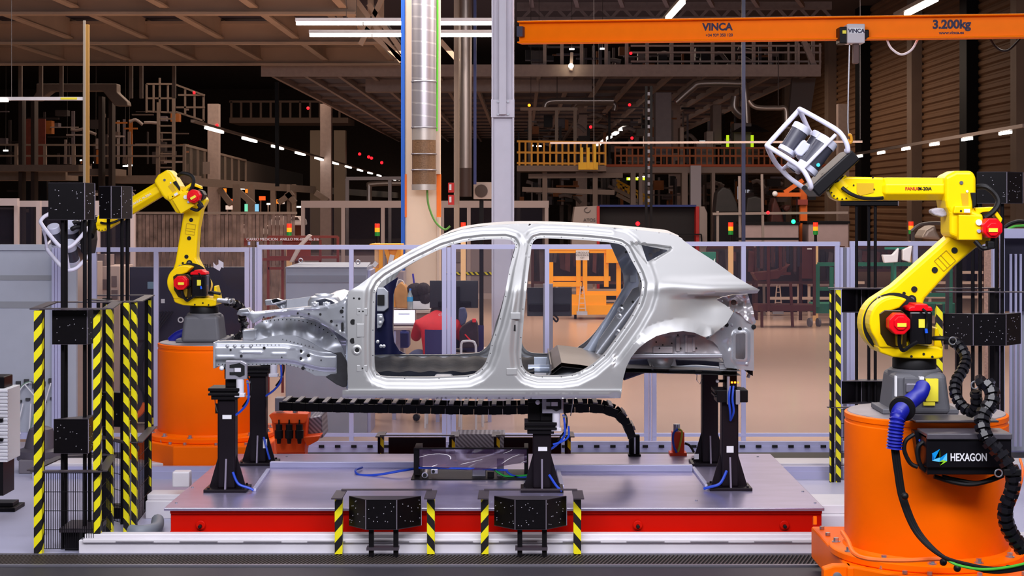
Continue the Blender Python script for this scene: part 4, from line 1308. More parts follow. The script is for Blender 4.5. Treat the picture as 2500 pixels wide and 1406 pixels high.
grate = thing('floor_grating', 'long black slotted floor grating across the front of the cell', None, (0, 10.5, 0), kind='structure')
xl, xr = -3.6, 3.7
MB().bb((xl, 10.42, 0.001), (xr, 10.76, 0.003)).build('grating_bed', hole_m, grate)
MB().bb((xl, 10.735, 0.001), (xr, 10.765, 0.012)).bb((xl, 10.41, 0.001), (xr, 10.44, 0.012)).build('grating_rim', alu_dark, grate)
gl = MB()
x_ = xl
while x_ < xr:
    gl.bar((x_, 10.45, 0.006), (x_ + 0.09, 10.73, 0.006), 0.010, 0.008)
    x_ += 0.026
g_ = gl.build('grating_bars', M('grate_bar', (74, 66, 62), 0.5, 0.3), grate)
g_['kind'] = 'stuff'

# ------------------------------------------------------------------ black marker stands with hazard tape
panel_m = M('marker_black', (10, 7, 11), 0.35, 0.0, noise=0.2, nscale=30, spec=0.25)
panel_edge = M('marker_edge', (130, 122, 136), 0.5)
dot_m = M('marker_dot', (170, 166, 176), 0.5)


def prism_panel(t, corners, z0, z1, seed, dots=True, n=18, name='marker_panel', top=True):
    """upright faceted box: corners are (x, y) from left to right as the camera sees them, closed at the back"""
    rnd = random.Random(seed)
    back = max(c[1] for c in corners)
    for i in range(len(corners) - 1):
        (x0, y0), (x1, y1) = corners[i], corners[i + 1]
        d_ = Vector((x1 - x0, y1 - y0, 0))
        n_ = Vector((d_.y, -d_.x, 0)).normalized()
        b_ = n_ * -0.006
        q = MB().add([(x0, y0, z0), (x1, y1, z0), (x1, y1, z1), (x0, y0, z1), (x0 + b_.x, y0 + b_.y, z0), (x1 + b_.x, y1 + b_.y, z0), (x1 + b_.x, y1 + b_.y, z1), (x0 + b_.x, y0 + b_.y, z1)],
                     [(0, 1, 2, 3), (7, 6, 5, 4), (0, 4, 5, 1), (1, 5, 6, 2), (2, 6, 7, 3), (3, 7, 4, 0)])
        pn = q.build(name, panel_m, t)
        MB().bar(Vector((x1, y1, z0)) + n_ * 0.002, Vector((x1, y1, z1)) + n_ * 0.002, 0.004).build('panel_edge', panel_edge, pn)
        if dots:
            q = MB()
            for _ in range(int(n * 0.75 * min(1.0, 0.25 + d_.length * 2.2))):
                f_ = rnd.uniform(0.06, 0.94)
                zc = rnd.uniform(z0 + 0.02, z1 - 0.02)
                q.disc(Vector((x0, y0, zc)) + d_ * f_ + n_ * 0.001, 0.0027, n_, 8)
            q.build('target_dots', dot_m, pn)['kind'] = 'stuff'
    if top:
        poly = [(x, y) for x, y in corners] + ([(corners[0][0], back)] if corners[0][1] < back else []) if False else list(corners)
        for z in (z0, z1):
            k = len(poly)
            vs = [(x, y, z - 0.003) for x, y in poly] + [(x, y, z + 0.003) for x, y in poly]
            fs = [tuple(range(k))[::-1], tuple(range(k, 2 * k))] + [(i, (i + 1) % k, (i + 1) % k + k, i + k) for i in range(k)]
            MB().add(vs, fs).build('panel_lid', M('marker_lid', (52, 46, 54), 0.45), t)


def rodz(t, x, y, z0, z1, r=0.016, mat=black):
    r *= 0.78
    return MB().cyl((x, y, z0), (x, y, z1), r, 10).build('rod', mat, t, smooth=True)


def tape_post(t, x, y, z0, z1, w=0.045, m=None):
    return MB().bb((x - w / 2, y - w / 2, z0), (x + w / 2, y + w / 2, z1)).build('taped_post', m or hazard, t)


def frame_plate(t, pts, z, w=0.07, th=0.008):
    for i in range(len(pts) - 1):
        MB().bar(Vector((*pts[i], z)), Vector((*pts[i + 1], z)), w, th).build('frame_bar', M('frame_dark', (66, 58, 66), 0.45, 0.2), t)


def mesh_guard(t, a, b, z0, z1, n):
    q = MB()
    for i in range(n + 1):
        f_ = i / n
        x_, y_ = a[0] + (b[0] - a[0]) * f_, a[1] + (b[1] - a[1]) * f_
        q.cyl((x_, y_, z0), (x_, y_, z1), 0.0025, 4)
    k = int((z1 - z0) / 0.11)
    for i in range(k + 1):
        z_ = z0 + (z1 - z0) * i / k
        q.cyl((a[0], a[1], z_), (b[0], b[1], z_), 0.0025, 4)
    q.build('wire_mesh', black, t)['kind'] = 'stuff'


# left tall pair
def tall_stand(label, px, d, seed, pts, boxes, rods, posts, z_mid, mesh, back_rods=()):
    t = thing('marker_stand', label, 'marker stand', (at(px, 0, d).x, d, 0), 'black marker stands')
    return t


dA = 10.8
A = tall_stand('nearest tall black marker stand at the left edge with striped posts', 170, dA, 1, None, None, None, None, 0, None)
ax = lambda px, d=dA: at(px, 0, d).x
for px, dd_, m in ((95, 10.78, hazard_b), (238, 10.85, hazard_b), (268, 11.5, hazard)):
    tape_post(A, ax(px, dd_), dd_, 0, 1.605 if px < 250 else 1.6, 0.052 if px < 110 else 0.045, m)
tape_post(A, ax(110, 11.4) - 0.02, 11.4, 0, 1.6, 0.03, black)
frame_plate(A, [(ax(76, 10.8), 10.8), (ax(262, 10.8), 10.8), (ax(286, 11.55), 11.55), (ax(130, 11.55), 11.55), (ax(90, 10.85), 10.85)], 1.615)
frame_plate(A, [(ax(76, 10.8), 10.8), (ax(250, 10.8), 10.8), (ax(275, 11.5), 11.5)], 0.545, 0.06)
frame_plate(A, [(ax(76, 10.8), 10.8), (ax(150, 11.4), 11.4), (ax(275, 11.5), 11.5)], 0.55, 0.06)
prism_panel(A, [(ax(127, 10.86), 10.86), (ax(213, 10.86), 10.86), (ax(231, 10.98), 10.98)], 2.3 - 340 * 10.86 / F, 2.3 - 258 * 10.86 / F, 11, n=20)
prism_panel(A, [(ax(131, 10.86), 10.86), (ax(216, 10.86), 10.86), (ax(232, 11.1), 11.1)], 2.3 - 606 * 10.86 / F, 2.3 - 524 * 10.86 / F, 12, n=22)
prism_panel(A, [(ax(118, 10.9), 10.9), (ax(207, 10.9), 10.9), (ax(231, 11.05), 11.05)], 2.3 - 36 * 10.9 / F, 2.3 + 53 * 10.9 / F, 13, n=24)
for px, dd_ in ((153, 10.95), (207, 10.95), (219, 11.1), (160, 11.1)):
    rodz(A, ax(px, dd_), dd_, 0.0, 2.2, 0.017 if px != 160 else 0.02)
mesh_guard(A, (ax(108, 10.82), 10.82), (ax(228, 10.82), 10.82), 0.03, 0.53, 22)
mesh_guard(A, (ax(240, 10.86), 10.86), (ax(272, 11.48), 11.48), 0.03, 0.53, 16)
MB().pb(158, 1300, 192, 1356, 10.9, 0.2).build('foot_box', black, A, bevel=0.004)
MB().pb(144, 1290, 232, 1300, 10.86, 0.3).build('foot_plate', MATS['frame_dark'], A)

dB = 11.6
B = tall_stand('second tall black marker stand behind the left edge one with striped posts', 300, dB, 2, None, None, None, None, 0, None)
for px, dd_, m in ((309, 11.52, hazard), (328, 11.6, hazard)):
    tape_post(B, ax(px, dd_), dd_, 0, 1.61, 0.037, m)
tape_post(B, ax(362, 12.4), 12.4, 0, 1.6, 0.045, black)
MB().bb((ax(364, 12.4) - 0.0, 12.37, 0), (ax(364, 12.4) + 0.022, 12.375, 1.58)).build('taped_edge', hazard, B)
tape_post(B, ax(262, 12.3), 12.3, 0, 1.6, 0.06, black)
frame_plate(B, [(ax(214, 11.9), 11.9), (ax(290, 11.6), 11.6), (ax(335, 11.6), 11.6), (ax(366, 12.4), 12.4), (ax(240, 12.4), 12.4)], 1.615)
frame_plate(B, [(ax(240, 11.9), 11.9), (ax(300, 11.6), 11.6), (ax(338, 11.6), 11.6), (ax(372, 12.4), 12.4)], 0.62, 0.06)
prism_panel(B, [(ax(242, 11.75), 11.75), (ax(272, 11.65), 11.65), (ax(296, 11.7), 11.7), (ax(322, 11.95), 11.95)], 2.3 - 33 * 11.7 / F, 2.3 + 45 * 11.7 / F, 21, n=14)
prism_panel(B, [(ax(246, 12.0), 12.0), (ax(308, 11.95), 11.95), (ax(322, 12.15), 12.15)], 2.3 - 540 * 12 / F, 2.3 - 458 * 12 / F, 22, n=12)
for px, dd_ in ((265, 11.8), (298, 11.8), (311, 11.95), (240, 12.1)):
    rodz(B, ax(px, dd_), dd_, 0.0, 2.2 if px > 245 else 1.6, 0.017)
mesh_guard(B, (ax(330, 11.62), 11.62), (ax(366, 12.38), 12.38), 0.03, 0.6, 18)
mesh_guard(B, (ax(250, 11.9), 11.9), (ax(318, 11.62), 11.62), 0.03, 0.6, 18)
MB().pb(246, 1240, 300, 1284, 12.0, 0.2).build('foot_box', black, B, bevel=0.004)

# low pair in front of the table
for label, x0, x1, bx, seed, tapes in (('low black marker stand in front of the table, left of the two', 817, 1058, (848, 895, 970, 1026), 31, (825, 1051)), ('low black marker stand in front of the table, right of the two', 1172, 1420, (1206, 1258, 1333, 1384), 32, (1183, 1410))):
    t = thing('marker_stand', label, 'marker stand', (at((x0 + x1) / 2, 0, 10.75).x, 10.75, 0), 'black marker stands')
    dF = 10.7
    zt = 2.3 - 716 * dF / F + 0.005
    for px, mm_ in zip(tapes, (hazard_b, hazard)):
        tape_post(t, at(px, 0, dF).x, dF + 0.06, 0.0, zt, 0.05, mm_)
    fx0, fx1 = at(x0 + 8, 0, dF).x, at(x1 - 8, 0, dF).x
    frame_plate(t, [(fx0, 10.62), (fx0, 10.92)], zt + 0.005, 0.07)
    frame_plate(t, [(fx1, 10.62), (fx1, 10.92)], zt + 0.005, 0.07)
    frame_plate(t, [(fx0, 10.91), (fx1, 10.91)], zt + 0.014, 0.03)
    c = [at(p_, 0, 10.66).x for p_ in bx]
    z1_ = 2.3 - 722 * 10.6 / F
    z0_ = z1_ - 0.19
    prism_panel(t, [(c[0], 10.76), (c[1], 10.62), (c[2], 10.62), (c[3], 10.76)], z0_, z1_, seed, n=26)
    cxm = (c[1] + c[2]) / 2
    for sx in (-0.07, 0.09):
        MB().bb((cxm + sx - 0.016, 10.66, 0.0), (cxm + sx + 0.016, 10.69, z0_)).build('leg', black, t)
    MB().bb((cxm - 0.1, 10.64, 0.055), (cxm + 0.11, 10.72, 0.072)).build('crossbar', MATS['frame_dark'], t)

# low pair behind the table
for label, x0, x1, bx, seed in (('low black marker stand behind the table, left of the two', 920, 1118, (948, 1088), 41), ('low black marker stand behind the table, right of the two', 1203, 1400, (1230, 1370), 42)):
    dR = 13.62
    t = thing('marker_stand', label, 'marker stand', (at((x0 + x1) / 2, 0, dR).x, dR, 0), 'black marker stands')
    zt = 2.3 - 566 * dR / F
    for px in (x0 + 10, x1 - 14):
        tape_post(t, at(px, 0, dR).x, dR, 0.0, zt, 0.05, black)
        MB().bb((at(px, 0, dR).x - 0.002, dR - 0.028, 0), (at(px, 0, dR).x + 0.025, dR - 0.025, zt)).build('tape_strip', hazard, t)
    fx0, fx1 = at(x0 + 8, 0, dR).x, at(x1 - 8, 0, dR).x
    frame_plate(t, [(fx0, dR - 0.05), (fx0, dR + 0.25)], zt + 0.005, 0.07)
    frame_plate(t, [(fx1, dR - 0.05), (fx1, dR + 0.25)], zt + 0.005, 0.07)
    frame_plate(t, [(fx0, dR - 0.02), (fx1, dR - 0.02)], zt + 0.014, 0.03)
    prism_panel(t, [(at(bx[0], 0, dR).x, dR + 0.02), (at(bx[1], 0, dR).x, dR + 0.02)], 2.3 - 612 * dR / F, zt - 0.01, seed, dots=False)

# right tall stands, behind the big robot
dR = 13.6
t = thing('marker_stand', 'tall black marker stand right of the car tail with striped posts', 'marker stand', (at(2040, 0, dR).x, dR, 0), 'black marker stands')
R1 = t
MB().bb((at(2024, 0, dR).x, dR - 0.025, 0), (at(2028, 0, dR).x, dR - 0.02, 1.59)).build('tape_strip', hazard, t)
for px, m_, w in ((2031, black, 0.035), (2046, hazard, 0.04)):
    tape_post(t, at(px, 0, dR).x, dR, 0.0, 1.595, w, m_)
frame_plate(t, [(at(2022, 0, dR).x, dR), (at(2250, 0, dR).x, dR - 0.1), (at(2440, 0, dR).x, dR)], 1.61)
frame_plate(t, [(at(2020, 0, dR).x, dR), (at(2110, 0, dR).x, dR)], 0.62, 0.05)
for (y0, y1), sd in (((706, 762), 51), ((930, 985), 52)):
    prism_panel(t, [(at(2055, 0, dR).x, dR - 0.02), (at(2110, 0, dR).x, dR + 0.12), (at(2170, 0, dR).x, dR + 0.12), (at(2200, 0, dR).x, dR - 0.02)], H - (y1 - 500) * dR / F, H - (y0 - 500) * dR / F, sd, dots=False)
prism_panel(t, [(at(2055, 0, dR).x, dR + 0.05), (at(2196, 0, dR).x, dR + 0.05)], H - (502 - 500) * dR / F, H + 0.03, 53, dots=False)
for px in (2096, 2126, 2142):
    rodz(t, at(px, 0, dR).x, dR + 0.08, 0.0, 2.3, 0.017)
mesh_guard(t, (at(2050, 0, dR).x, dR), (at(2110, 0, dR).x, dR + 0.1), 0.02, 0.6, 14)
dS = 13.2
t = thing('marker_stand', 'tall black marker stand behind the big robot at the right edge', 'marker stand', (at(2420, 0, dS).x, dS, 0), 'black marker stands')
sx_ = lambda px, d=dS: at(px, 0, d).x
prism_panel(t, [(sx_(2303, dS + 0.02), dS + 0.02), (sx_(2376, dS - 0.08), dS - 0.08), (sx_(2456, dS - 0.08), dS - 0.08), (sx_(2492, dS + 0.1), dS + 0.1)], H - 341 * dS / F, H - 266 * dS / F, 61, n=34)
prism_panel(t, [(sx_(2385), dS), (sx_(2458, dS - 0.02), dS - 0.02), (sx_(2497, dS + 0.15), dS + 0.15)], H + 4 * dS / F, H + 80 * dS / F, 62, n=30)
for px in (2380, 2398, 2438, 2452):
    rodz(t, sx_(px), dS + 0.06, 0.0, 2.36, 0.02)
tape_post(t, sx_(2292), dS, 0.0, 1.5, 0.05, hazard)
frame_plate(t, [(sx_(2285), dS), (sx_(2500, dS - 0.05), dS - 0.05)], 1.6)
for px, w in ((2375, 0.05), (2460, 0.08)):
    MB().bb((sx_(px), dS + 0.5, 0), (sx_(px) + w, dS + 0.55, 2.0 if px < 2400 else 1.6)).build('rear_post', black, t)
# ------------------------------------------------------------------ robots
D0 = 9.6
BASE_R = Vector((at(2260, 0, D0).x, D0, 0))
BASE_L = Vector((at(517, 0, 14.5).x, 14.5, 0))
OFF = BASE_L - BASE_R


def rp(px, py, yo=0.0):
    return at(px, py, D0 + yo)


# ---- orange pedestals on their carriages
def pedestal(off, label):
    b = BASE_R + off
    x, y = b.x, b.y
    t = thing('robot_pedestal', label, 'robot pedestal', (x, y, 0.02), 'orange robot pedestals')
    MB().lathe([(0.463, 0.3), (0.468, 0.32), (0.468, 1.03), (0.463, 1.035), (0.463, 1.05), (0.468, 1.055), (0.468, 1.082), (0.455, 1.088)], 64, (x, y, 0)).build('drum', orange, t, smooth=True)
    MB().lathe([(0.455, 1.086), (0.45, 1.092), (0.1, 1.094)], 48, (x, y, 0)).build('drum_lid', M('drum_lid', (150, 144, 150), 0.45, 0.5, noise=0.15), t, smooth=True)
    MB().lathe([(0.555, 0.262), (0.56, 0.268), (0.56, 0.298), (0.55, 0.305), (0.48, 0.31), (0.468, 0.325)], 48, (x, y, 0)).build('flange', orange, t, smooth=True)
    q = MB().prism([(x - 0.53, 0.06), (x + 0.6, 0.06), (x + 0.6, 0.26), (x - 0.53, 0.26)], y - 0.36, y + 0.8)
    q.build('carriage', orange, t, bevel=0.012)
    MB().add([(x - 0.5, y - 0.36, 0.06), (x + 0.6, y - 0.36, 0.06), (x + 0.6, y - 0.66, 0.06), (x - 0.2, y - 0.66, 0.06), (x - 0.5, y - 0.36, 0.26), (x + 0.6, y - 0.36, 0.26), (x + 0.6, y - 0.66, 0.26), (x - 0.2, y - 0.66, 0.26)],
             [(0, 1, 2, 3), (7, 6, 5, 4), (0, 4, 5, 1), (1, 5, 6, 2), (2, 6, 7, 3), (3, 7, 4, 0)]).build('carriage_nose', orange, t, bevel=0.01)
    for k in range(12):
        a = 2 * PI * k / 12 + 0.35
        p = Vector((x + 0.515 * math.cos(a), y + 0.515 * math.sin(a), 0.3))
        MB().cyl(p, p + Vector((0, 0, 0.012)), 0.026, 12).build('washer', steel, t, smooth=True)
        MB().cyl(p + Vector((0, 0, 0.01)), p + Vector((0, 0, 0.032)), 0.016, 6).build('bolt', steel, t)
    for dx, dy in ((-0.48, 0.7), (-0.48, 0.5), (-0.46, -0.2), (-0.35, -0.42), (-0.25, -0.55), (-0.12, -0.58), (0.15, -0.6), (0.4, -0.58)):
        p = Vector((x + dx, y + dy, 0.262))
        MB().cyl(p, p + Vector((0, 0, 0.018)), 0.015, 6).build('bolt', steel, t)
    # hanging drive bracket on the left side
    MB().prism([(x - 0.6, 0.26), (x - 0.5, 0.26), (x - 0.5, 0.06), (x - 0.54, 0.025), (x - 0.62, 0.03), (x - 0.66, 0.07), (x - 0.66, 0.24)], y - 0.34, y - 0.26).build('drive_bracket', orange, t, bevel=0.008)
    for dz in (0.085, 0.2):
        MB().lathe([(0.026, 0), (0.026, 0.012), (0.012, 0.016)], 14, (x - 0.585, y - 0.34, dz), (0, -1, 0)).build('roller', steel, t, smooth=True)
    return t


pedR = pedestal(Vector((0, 0, 0)), 'large orange drum pedestal of the robot at the right edge')
pedL = pedestal(OFF, 'orange drum pedestal of the robot behind the left table end')
MB().bar(at(1988, 1272, 10.3), at(1990, 1270, 9.95), 0.02, 0.05).build('edge_stop', orange, pedR)


# ---- six axis robot; measured on the right one, the left one is the same with turned joints
def rot_about(v, c, ang):
    dx, dz = v.x - c.x, v.z - c.z
    ca, sa = math.cos(ang), math.sin(ang)
    return Vector((c.x + dx * ca - dz * sa, v.y, c.z + dx * sa + dz * ca))


J2 = rp(2178, 790)
J3 = rp(2385, 573)
J5 = rp(2062, 462)


def robot(label, off, a2, a3, a5):
    """a2, a3, a5: extra turn of upper arm, forearm and wrist, anticlockwise as the camera sees them"""
    t = thing('industrial_robot', label, 'robot', BASE_R + off + Vector((0, 0, 1.094)), 'yellow robots')
    f_base = lambda v: v + off
    f_arm = lambda v: rot_about(v, J2, a2) + off
    j3 = rot_about(J3, J2, a2)
    f_for = lambda v: rot_about(v, J3, a3) - J3 + j3 + off
    f_wri = lambda v: f_for(rot_about(v, J5, a5))

    def put(mb, name, mat, fn, parent=None, **kw):
        mb.v = [fn(v) for v in mb.v]
        return mb.build(name, mat, parent or t, **kw)

    def poly(pts, y0, y1):
        """pixel outline measured at depth offset y0, extruded to y1"""
        w = [rp(px, py, min(y0, y1)) for px, py in pts]
        return MB().prism([(v.x, v.z) for v in w], D0 + y0, D0 + y1)

    def octo(px, py, r, y0, y1, n=8):
        c = rp(px, py, y0)
        rr_ = r * (D0 + y0) / F
        return MB().prism([(c.x + rr_ * math.cos(2 * PI * (k + 0.5) / n), c.z + rr_ * math.sin(2 * PI * (k + 0.5) / n)) for k in range(n)], D0 + y0, D0 + y1)

    def arc(cx_, cy_, r, a0, a1, n=14):
        return [(cx_ + r * math.cos(math.radians(a0 + (a1 - a0) * i / n)), cy_ - r * math.sin(math.radians(a0 + (a1 - a0) * i / n))) for i in range(n + 1)]

    def hole(px, py, r, yo, name='hole', mat=None, fn=f_arm, tk=0.004, parent=None):
        return put(MB().disc(rp(px, py, yo), r * (D0 + yo) / F, n=16, t=tk), name, mat or hole_m, fn, parent)

    # foot
    c = rp(2232, 1000)
    z0 = 1.094
    q = MB()
    s0, s1 = 0.175, 0.15
    q.add([(c.x - s0, D0 - s0, z0), (c.x + s0, D0 - s0, z0), (c.x + s0, D0 + s0, z0), (c.x - s0, D0 + s0, z0), (c.x - s1, D0 - s1, 1.33), (c.x + s1, D0 - s1, 1.33), (c.x + s1, D0 + s1, 1.33), (c.x - s1, D0 + s1, 1.33)],
          [(0, 3, 2, 1), (4, 5, 6, 7), (0, 1, 5, 4), (1, 2, 6, 5), (2, 3, 7, 6), (3, 0, 4, 7)])
    foot = put(q, 'foot', grey_cast, f_base, bevel=0.03, seg=4)
    put(MB().lathe([(0.155, 1.28), (0.152, 1.335), (0.14, 1.345)], 32, (c.x, D0, 0)), 'foot_collar', grey_cast, f_base, smooth=True)
    for sx in (-1, 1):
        put(MB().bb((c.x + sx * 0.22, D0 - 0.16, z0), (c.x + sx * 0.15, D0 + 0.16, z0 + 0.03)), 'foot_pad', grey_cast, f_base, bevel=0.006)
    put(MB().lathe([(0.118, 1.34), (0.126, 1.35), (0.126, 1.4), (0.12, 1.41)], 32, (c.x, D0, 0)), 'turn_ring', rubber, f_base, smooth=True)
    # turret
    put(poly([(2143, 846), (2150, 862), (2180, 872), (2230, 876), (2285, 877), (2303, 874), (2303, 852), (2290, 846), (2240, 842)], -0.15, 0.15), 'turret_plate', yellow, f_base, bevel=0.012, seg=3)
    ck = arc(2186, 787, 63, 62, 205) + [(2140, 832), (2148, 850), (2225, 850), (2222, 838), (2208, 830), (2190, 828), (2168, 805), (2168, 762), (2196, 752)]
    cheek = put(poly(ck, -0.16, -0.02), 'turret_cheek', yellow, f_base, bevel=0.012, seg=3)
    put(poly([(2147, 766), (2160, 757), (2200, 757), (2216, 770), (2214, 846), (2184, 849), (2166, 842), (2150, 815)], -0.166, -0.15), 'recess_shade_plate', M('recess_shade', (54, 38, 10), 0.3, 0.2), f_base, bevel=0.004)  # raised dark panel; its colour stands in for the shade of a recess
    put(poly([(2188, 808), (2206, 808), (2203, 842), (2190, 846)], -0.2, -0.16), 'gear_boss', M('dull_yellow', (150, 118, 8), 0.4), f_base, bevel=0.006)
    put(poly([(2283, 800), (2290, 800), (2302, 850), (2280, 850)], -0.08, 0.08), 'turret_rib', yellow, f_base, bevel=0.006)
    for px, py in ((2225, 870), (2255, 864), (2276, 871)):
        hole(px, py, 3, -0.151, 'bolt_hole', fn=f_base)
    put(octo(2197, 791, 28, -0.29, -0.2), 'joint_motor', red_cap, f_base, bevel=0.006)
    put(octo(2199, 791, 22, -0.2, -0.1), 'motor_body', black, f_base)
    put(octo(2200, 789, 18, -0.3, -0.285), 'motor_cap', red_cap, f_base, bevel=0.004)
    put(MB().pb(2191, 789, 2213, 798, D0 - 0.304, 0.004), 'motor_label', label_yellow, f_base)
    m1 = put(poly([(2221, 760), (2277, 760), (2277, 842), (2221, 842)], -0.2, -0.06), 'base_motor', black_gloss, f_base, bevel=0.012)
    put(poly([(2219, 752), (2226, 748), (2232, 748), (2234, 742), (2264, 742), (2267, 748), (2275, 749), (2278, 760), (2219, 760)], -0.21, -0.05), 'motor_cap', red_cap, f_base, bevel=0.006)
    put(MB().pb(2243, 779, 2258, 800, D0 - 0.205, 0.004), 'motor_label', label_yellow, f_base)
    put(MB().tube(catmull([rp(2252, 754, -0.22), rp(2262, 764, -0.23), rp(2265, 785, -0.22), rp(2262, 810, -0.22), rp(2262, 838, -0.2)]), 0.007, 6), 'motor_cable', rubber, f_base, smooth=True)
    put(MB().cyl(rp(2261, 802, -0.222), rp(2262, 813, -0.222), 0.009, 8), 'blue_plug', M('plug_blue', (30, 90, 220), 0.4), f_base)
    put(MB().tube(catmull([rp(2196, 818, -0.25), rp(2196, 840, -0.22), rp(2205, 855, -0.2), rp(2222, 845, -0.2), rp(2240, 835, -0.2)]), 0.012, 6), 'motor_cable', rubber, f_base, smooth=True)
    put(MB().tube(catmull([rp(2278, 826, -0.15), rp(2300, 826, -0.18), rp(2322, 830, -0.16)]), 0.014, 7), 'signal_cable', rubber, f_base, smooth=True)
    # upper arm
    put(MB().lathe([(0.182, 0.0), (0.182, 0.02)], 40, rp(2182, 790, 0.0) + Vector((0, -0.02, 0)), (0, 1, 0)), 'joint_gap', hole_m, f_base, smooth=True)
    ap = arc(2180, 790, 76, 118, 318, 22) + [(2257, 732), (2331, 650), (2372, 615), (2384, 605), (2420, 590), (2420, 560), (2345, 560), (2320, 576), (2183, 698)]
    arm = put(poly(ap, -0.005, 0.15), 'upper_arm', yellow, f_arm, bevel=0.018, seg=3)
    for px, py, r in ((2330, 611, 7.5), (2282, 659, 7.5), (2232, 706, 7.5), (2207, 716, 4), (2226, 731, 11)):
        hole(px, py, r, -0.006, 'arm_hole', parent=arm)
    hole(2226, 731, 6, -0.012, 'arm_bolt', grey_cast, parent=arm)
    pl = [(2310, 611), (2333, 636), (2304, 662), (2281, 637)]
    q = MB()
    for i in range(4): q.bar(rp(*pl[i], -0.009), rp(*pl[(i + 1) % 4], -0.009), 0.0025, 0.002)
    q.bar(rp(2290, 629, -0.009), rp(2313, 654, -0.009), 0.0025, 0.002)
    q.bar(rp(2297, 623, -0.009), rp(2320, 648, -0.009), 0.0025, 0.002)
    put(q, 'rating_plate_lines', M('plate_line', (150, 120, 10), 0.5), f_arm, arm)['kind'] = 'stuff'
    ring = MB().tube([rp(2147 + 5.5 * math.cos(a), 730 + 7 * math.sin(a), -0.02) for a in [k * PI / 6 for k in range(12)]], 0.0045, 6, closed=True)
    put(ring, 'lifting_eye', steel, f_base, smooth=True)
    # elbow
    eb = [(2308, 430), (2334, 417), (2375, 417), (2384, 432), (2384, 495), (2378, 514), (2402, 523), (2402, 585), (2345, 586), (2319, 575), (2319, 520), (2311, 507), (2308, 490)]
    elbow = put(poly(eb, -0.11, 0.12), 'elbow_casting', yellow, f_for, bevel=0.022, seg=3)
    put(poly([(2341, 524), (2399, 526), (2399, 586), (2341, 586)], -0.15, -0.1), 'elbow_cover', yellow, f_for, bevel=0.006)
    put(poly([(2331, 503), (2370, 503), (2374, 521), (2328, 521)], -0.135, -0.1), 'elbow_ledge', yellow, f_for, bevel=0.006)
    put(poly([(2346, 472), (2364, 472), (2364, 503), (2350, 503)], -0.113, -0.108), 'elbow_pocket_shade', M('robot_yellow_shaded', (206, 164, 4), 0.45), f_for)  # darker yellow on a raised plate paints in the pocket's shade
    put(MB().pb(2354, 510, 2368, 519, D0 - 0.139, 0.005), 'white_sticker', label_white, f_for)
    hole(2347, 446, 4.5, -0.112, 'plug_screw', grey_cast, f_for)
    hole(2361, 467, 3, -0.112, 'plug_screw', label_white, f_for)
    hole(2346, 515, 2.5, -0.136, 'bolt_hole', None, f_for)
    hole(2389, 543, 7.5, -0.151, 'white_cap', label_white, f_for, 0.012)
    hole(2389, 564, 4.5, -0.151, 'valve_cap', alu, f_for, 0.012)
    put(poly([(2380, 507), (2427, 505), (2448, 534), (2444, 545), (2436, 534), (2422, 516), (2400, 518), (2384, 524)], -0.1, -0.02), 'motor_bracket', yellow, f_for, bevel=0.005)
    put(octo(2424, 557, 26, -0.2, -0.1), 'elbow_motor', red_cap, f_for, bevel=0.006)
    put(octo(2426, 560, 17, -0.215, -0.195), 'motor_cap', red_cap, f_for, bevel=0.004)
    put(MB().pb(2414, 557, 2436, 566, D0 - 0.22, 0.005), 'motor_label', label_yellow, f_for)
    put(octo(2422, 559, 22, -0.1, 0.04), 'motor_body', black, f_for)
    put(MB().tube(catmull([rp(2424, 582, -0.16), rp(2424, 600, -0.15), rp(2405, 606, -0.14), rp(2395, 604, -0.14), rp(2380, 588, -0.13)]), 0.014, 7), 'motor_cable', rubber, f_for, smooth=True)
    put(MB().pb(2412, 588, 2430, 608, D0 - 0.17, 0.06), 'motor_plug', rubber, f_for, bevel=0.008)
    put(MB().tube(catmull([rp(2385, 456, -0.04), rp(2408, 457, -0.07), rp(2430, 475, -0.08), rp(2437, 495, -0.09), rp(2425, 516, -0.1), rp(2403, 532, -0.1)]), 0.017, 8), 'hose_loop', rubber, f_for, smooth=True)
    put(poly([(2370, 470), (2384, 470), (2384, 500), (2376, 510), (2374, 490)], -0.125, -0.1), 'hose_socket', rubber, f_for, bevel=0.004)
    # forearm
    rows = []
    for px, k in ((2318, 0.8), (2312, 0.96), (2296, 1.0), (2162, 1.02), (2156, 0.98), (2147, 0.72)):
        c_ = rp(px, 461.5)
        rows.append([Vector((c_.x, D0 + 0.085 * k * math.cos(a), c_.z + 0.072 * k * math.sin(a))) for a in [PI / 8 + j * PI / 4 for j in range(8)]])
    q = MB()
    n = 8
    vs = [p for r in rows for p in r]
    fs = [(i * n + j, i * n + (j + 1) % n, (i + 1) * n + (j + 1) % n, (i + 1) * n + j) for i in range(len(rows) - 1) for j in range(n)]
    fs += [tuple(range(n)), tuple((len(rows) - 1) * n + j for j in range(n))]
    q.add(vs, fs)
    fore = put(q, 'forearm', yellow, f_for, bevel=0.006)
    put(poly([(2066, 431), (2160, 433), (2160, 490), (2048, 491), (2031, 483), (2024, 466), (2036, 448)], -0.058, 0.058), 'wrist_fork', yellow, f_for, bevel=0.012, seg=3)
    put(poly([(2092, 447), (2133, 447), (2133, 470), (2100, 478), (2092, 470)], -0.062, -0.057), 'wrist_pocket_shade', MATS['robot_yellow_shaded'], f_for)  # pocket shade again painted as a darker yellow plate
    for px, py in ((2030, 470), (2036, 478), (2044, 484), (2056, 486), (2066, 484), (2090, 476), (2131, 433), (2134, 462), (2130, 486), (2084, 452)):
        hole(px, py, 2, -0.06, 'bolt_hole', None, f_for)
    put(MB().tube(catmull([rp(2056, 458, -0.07), rp(2075, 472, -0.09), rp(2100, 482, -0.09), rp(2130, 485, -0.085), rp(2156, 483, -0.07)]), 0.011, 7), 'wrist_hose', rubber, f_for, smooth=True)
    a_ = rp(2058, 462)
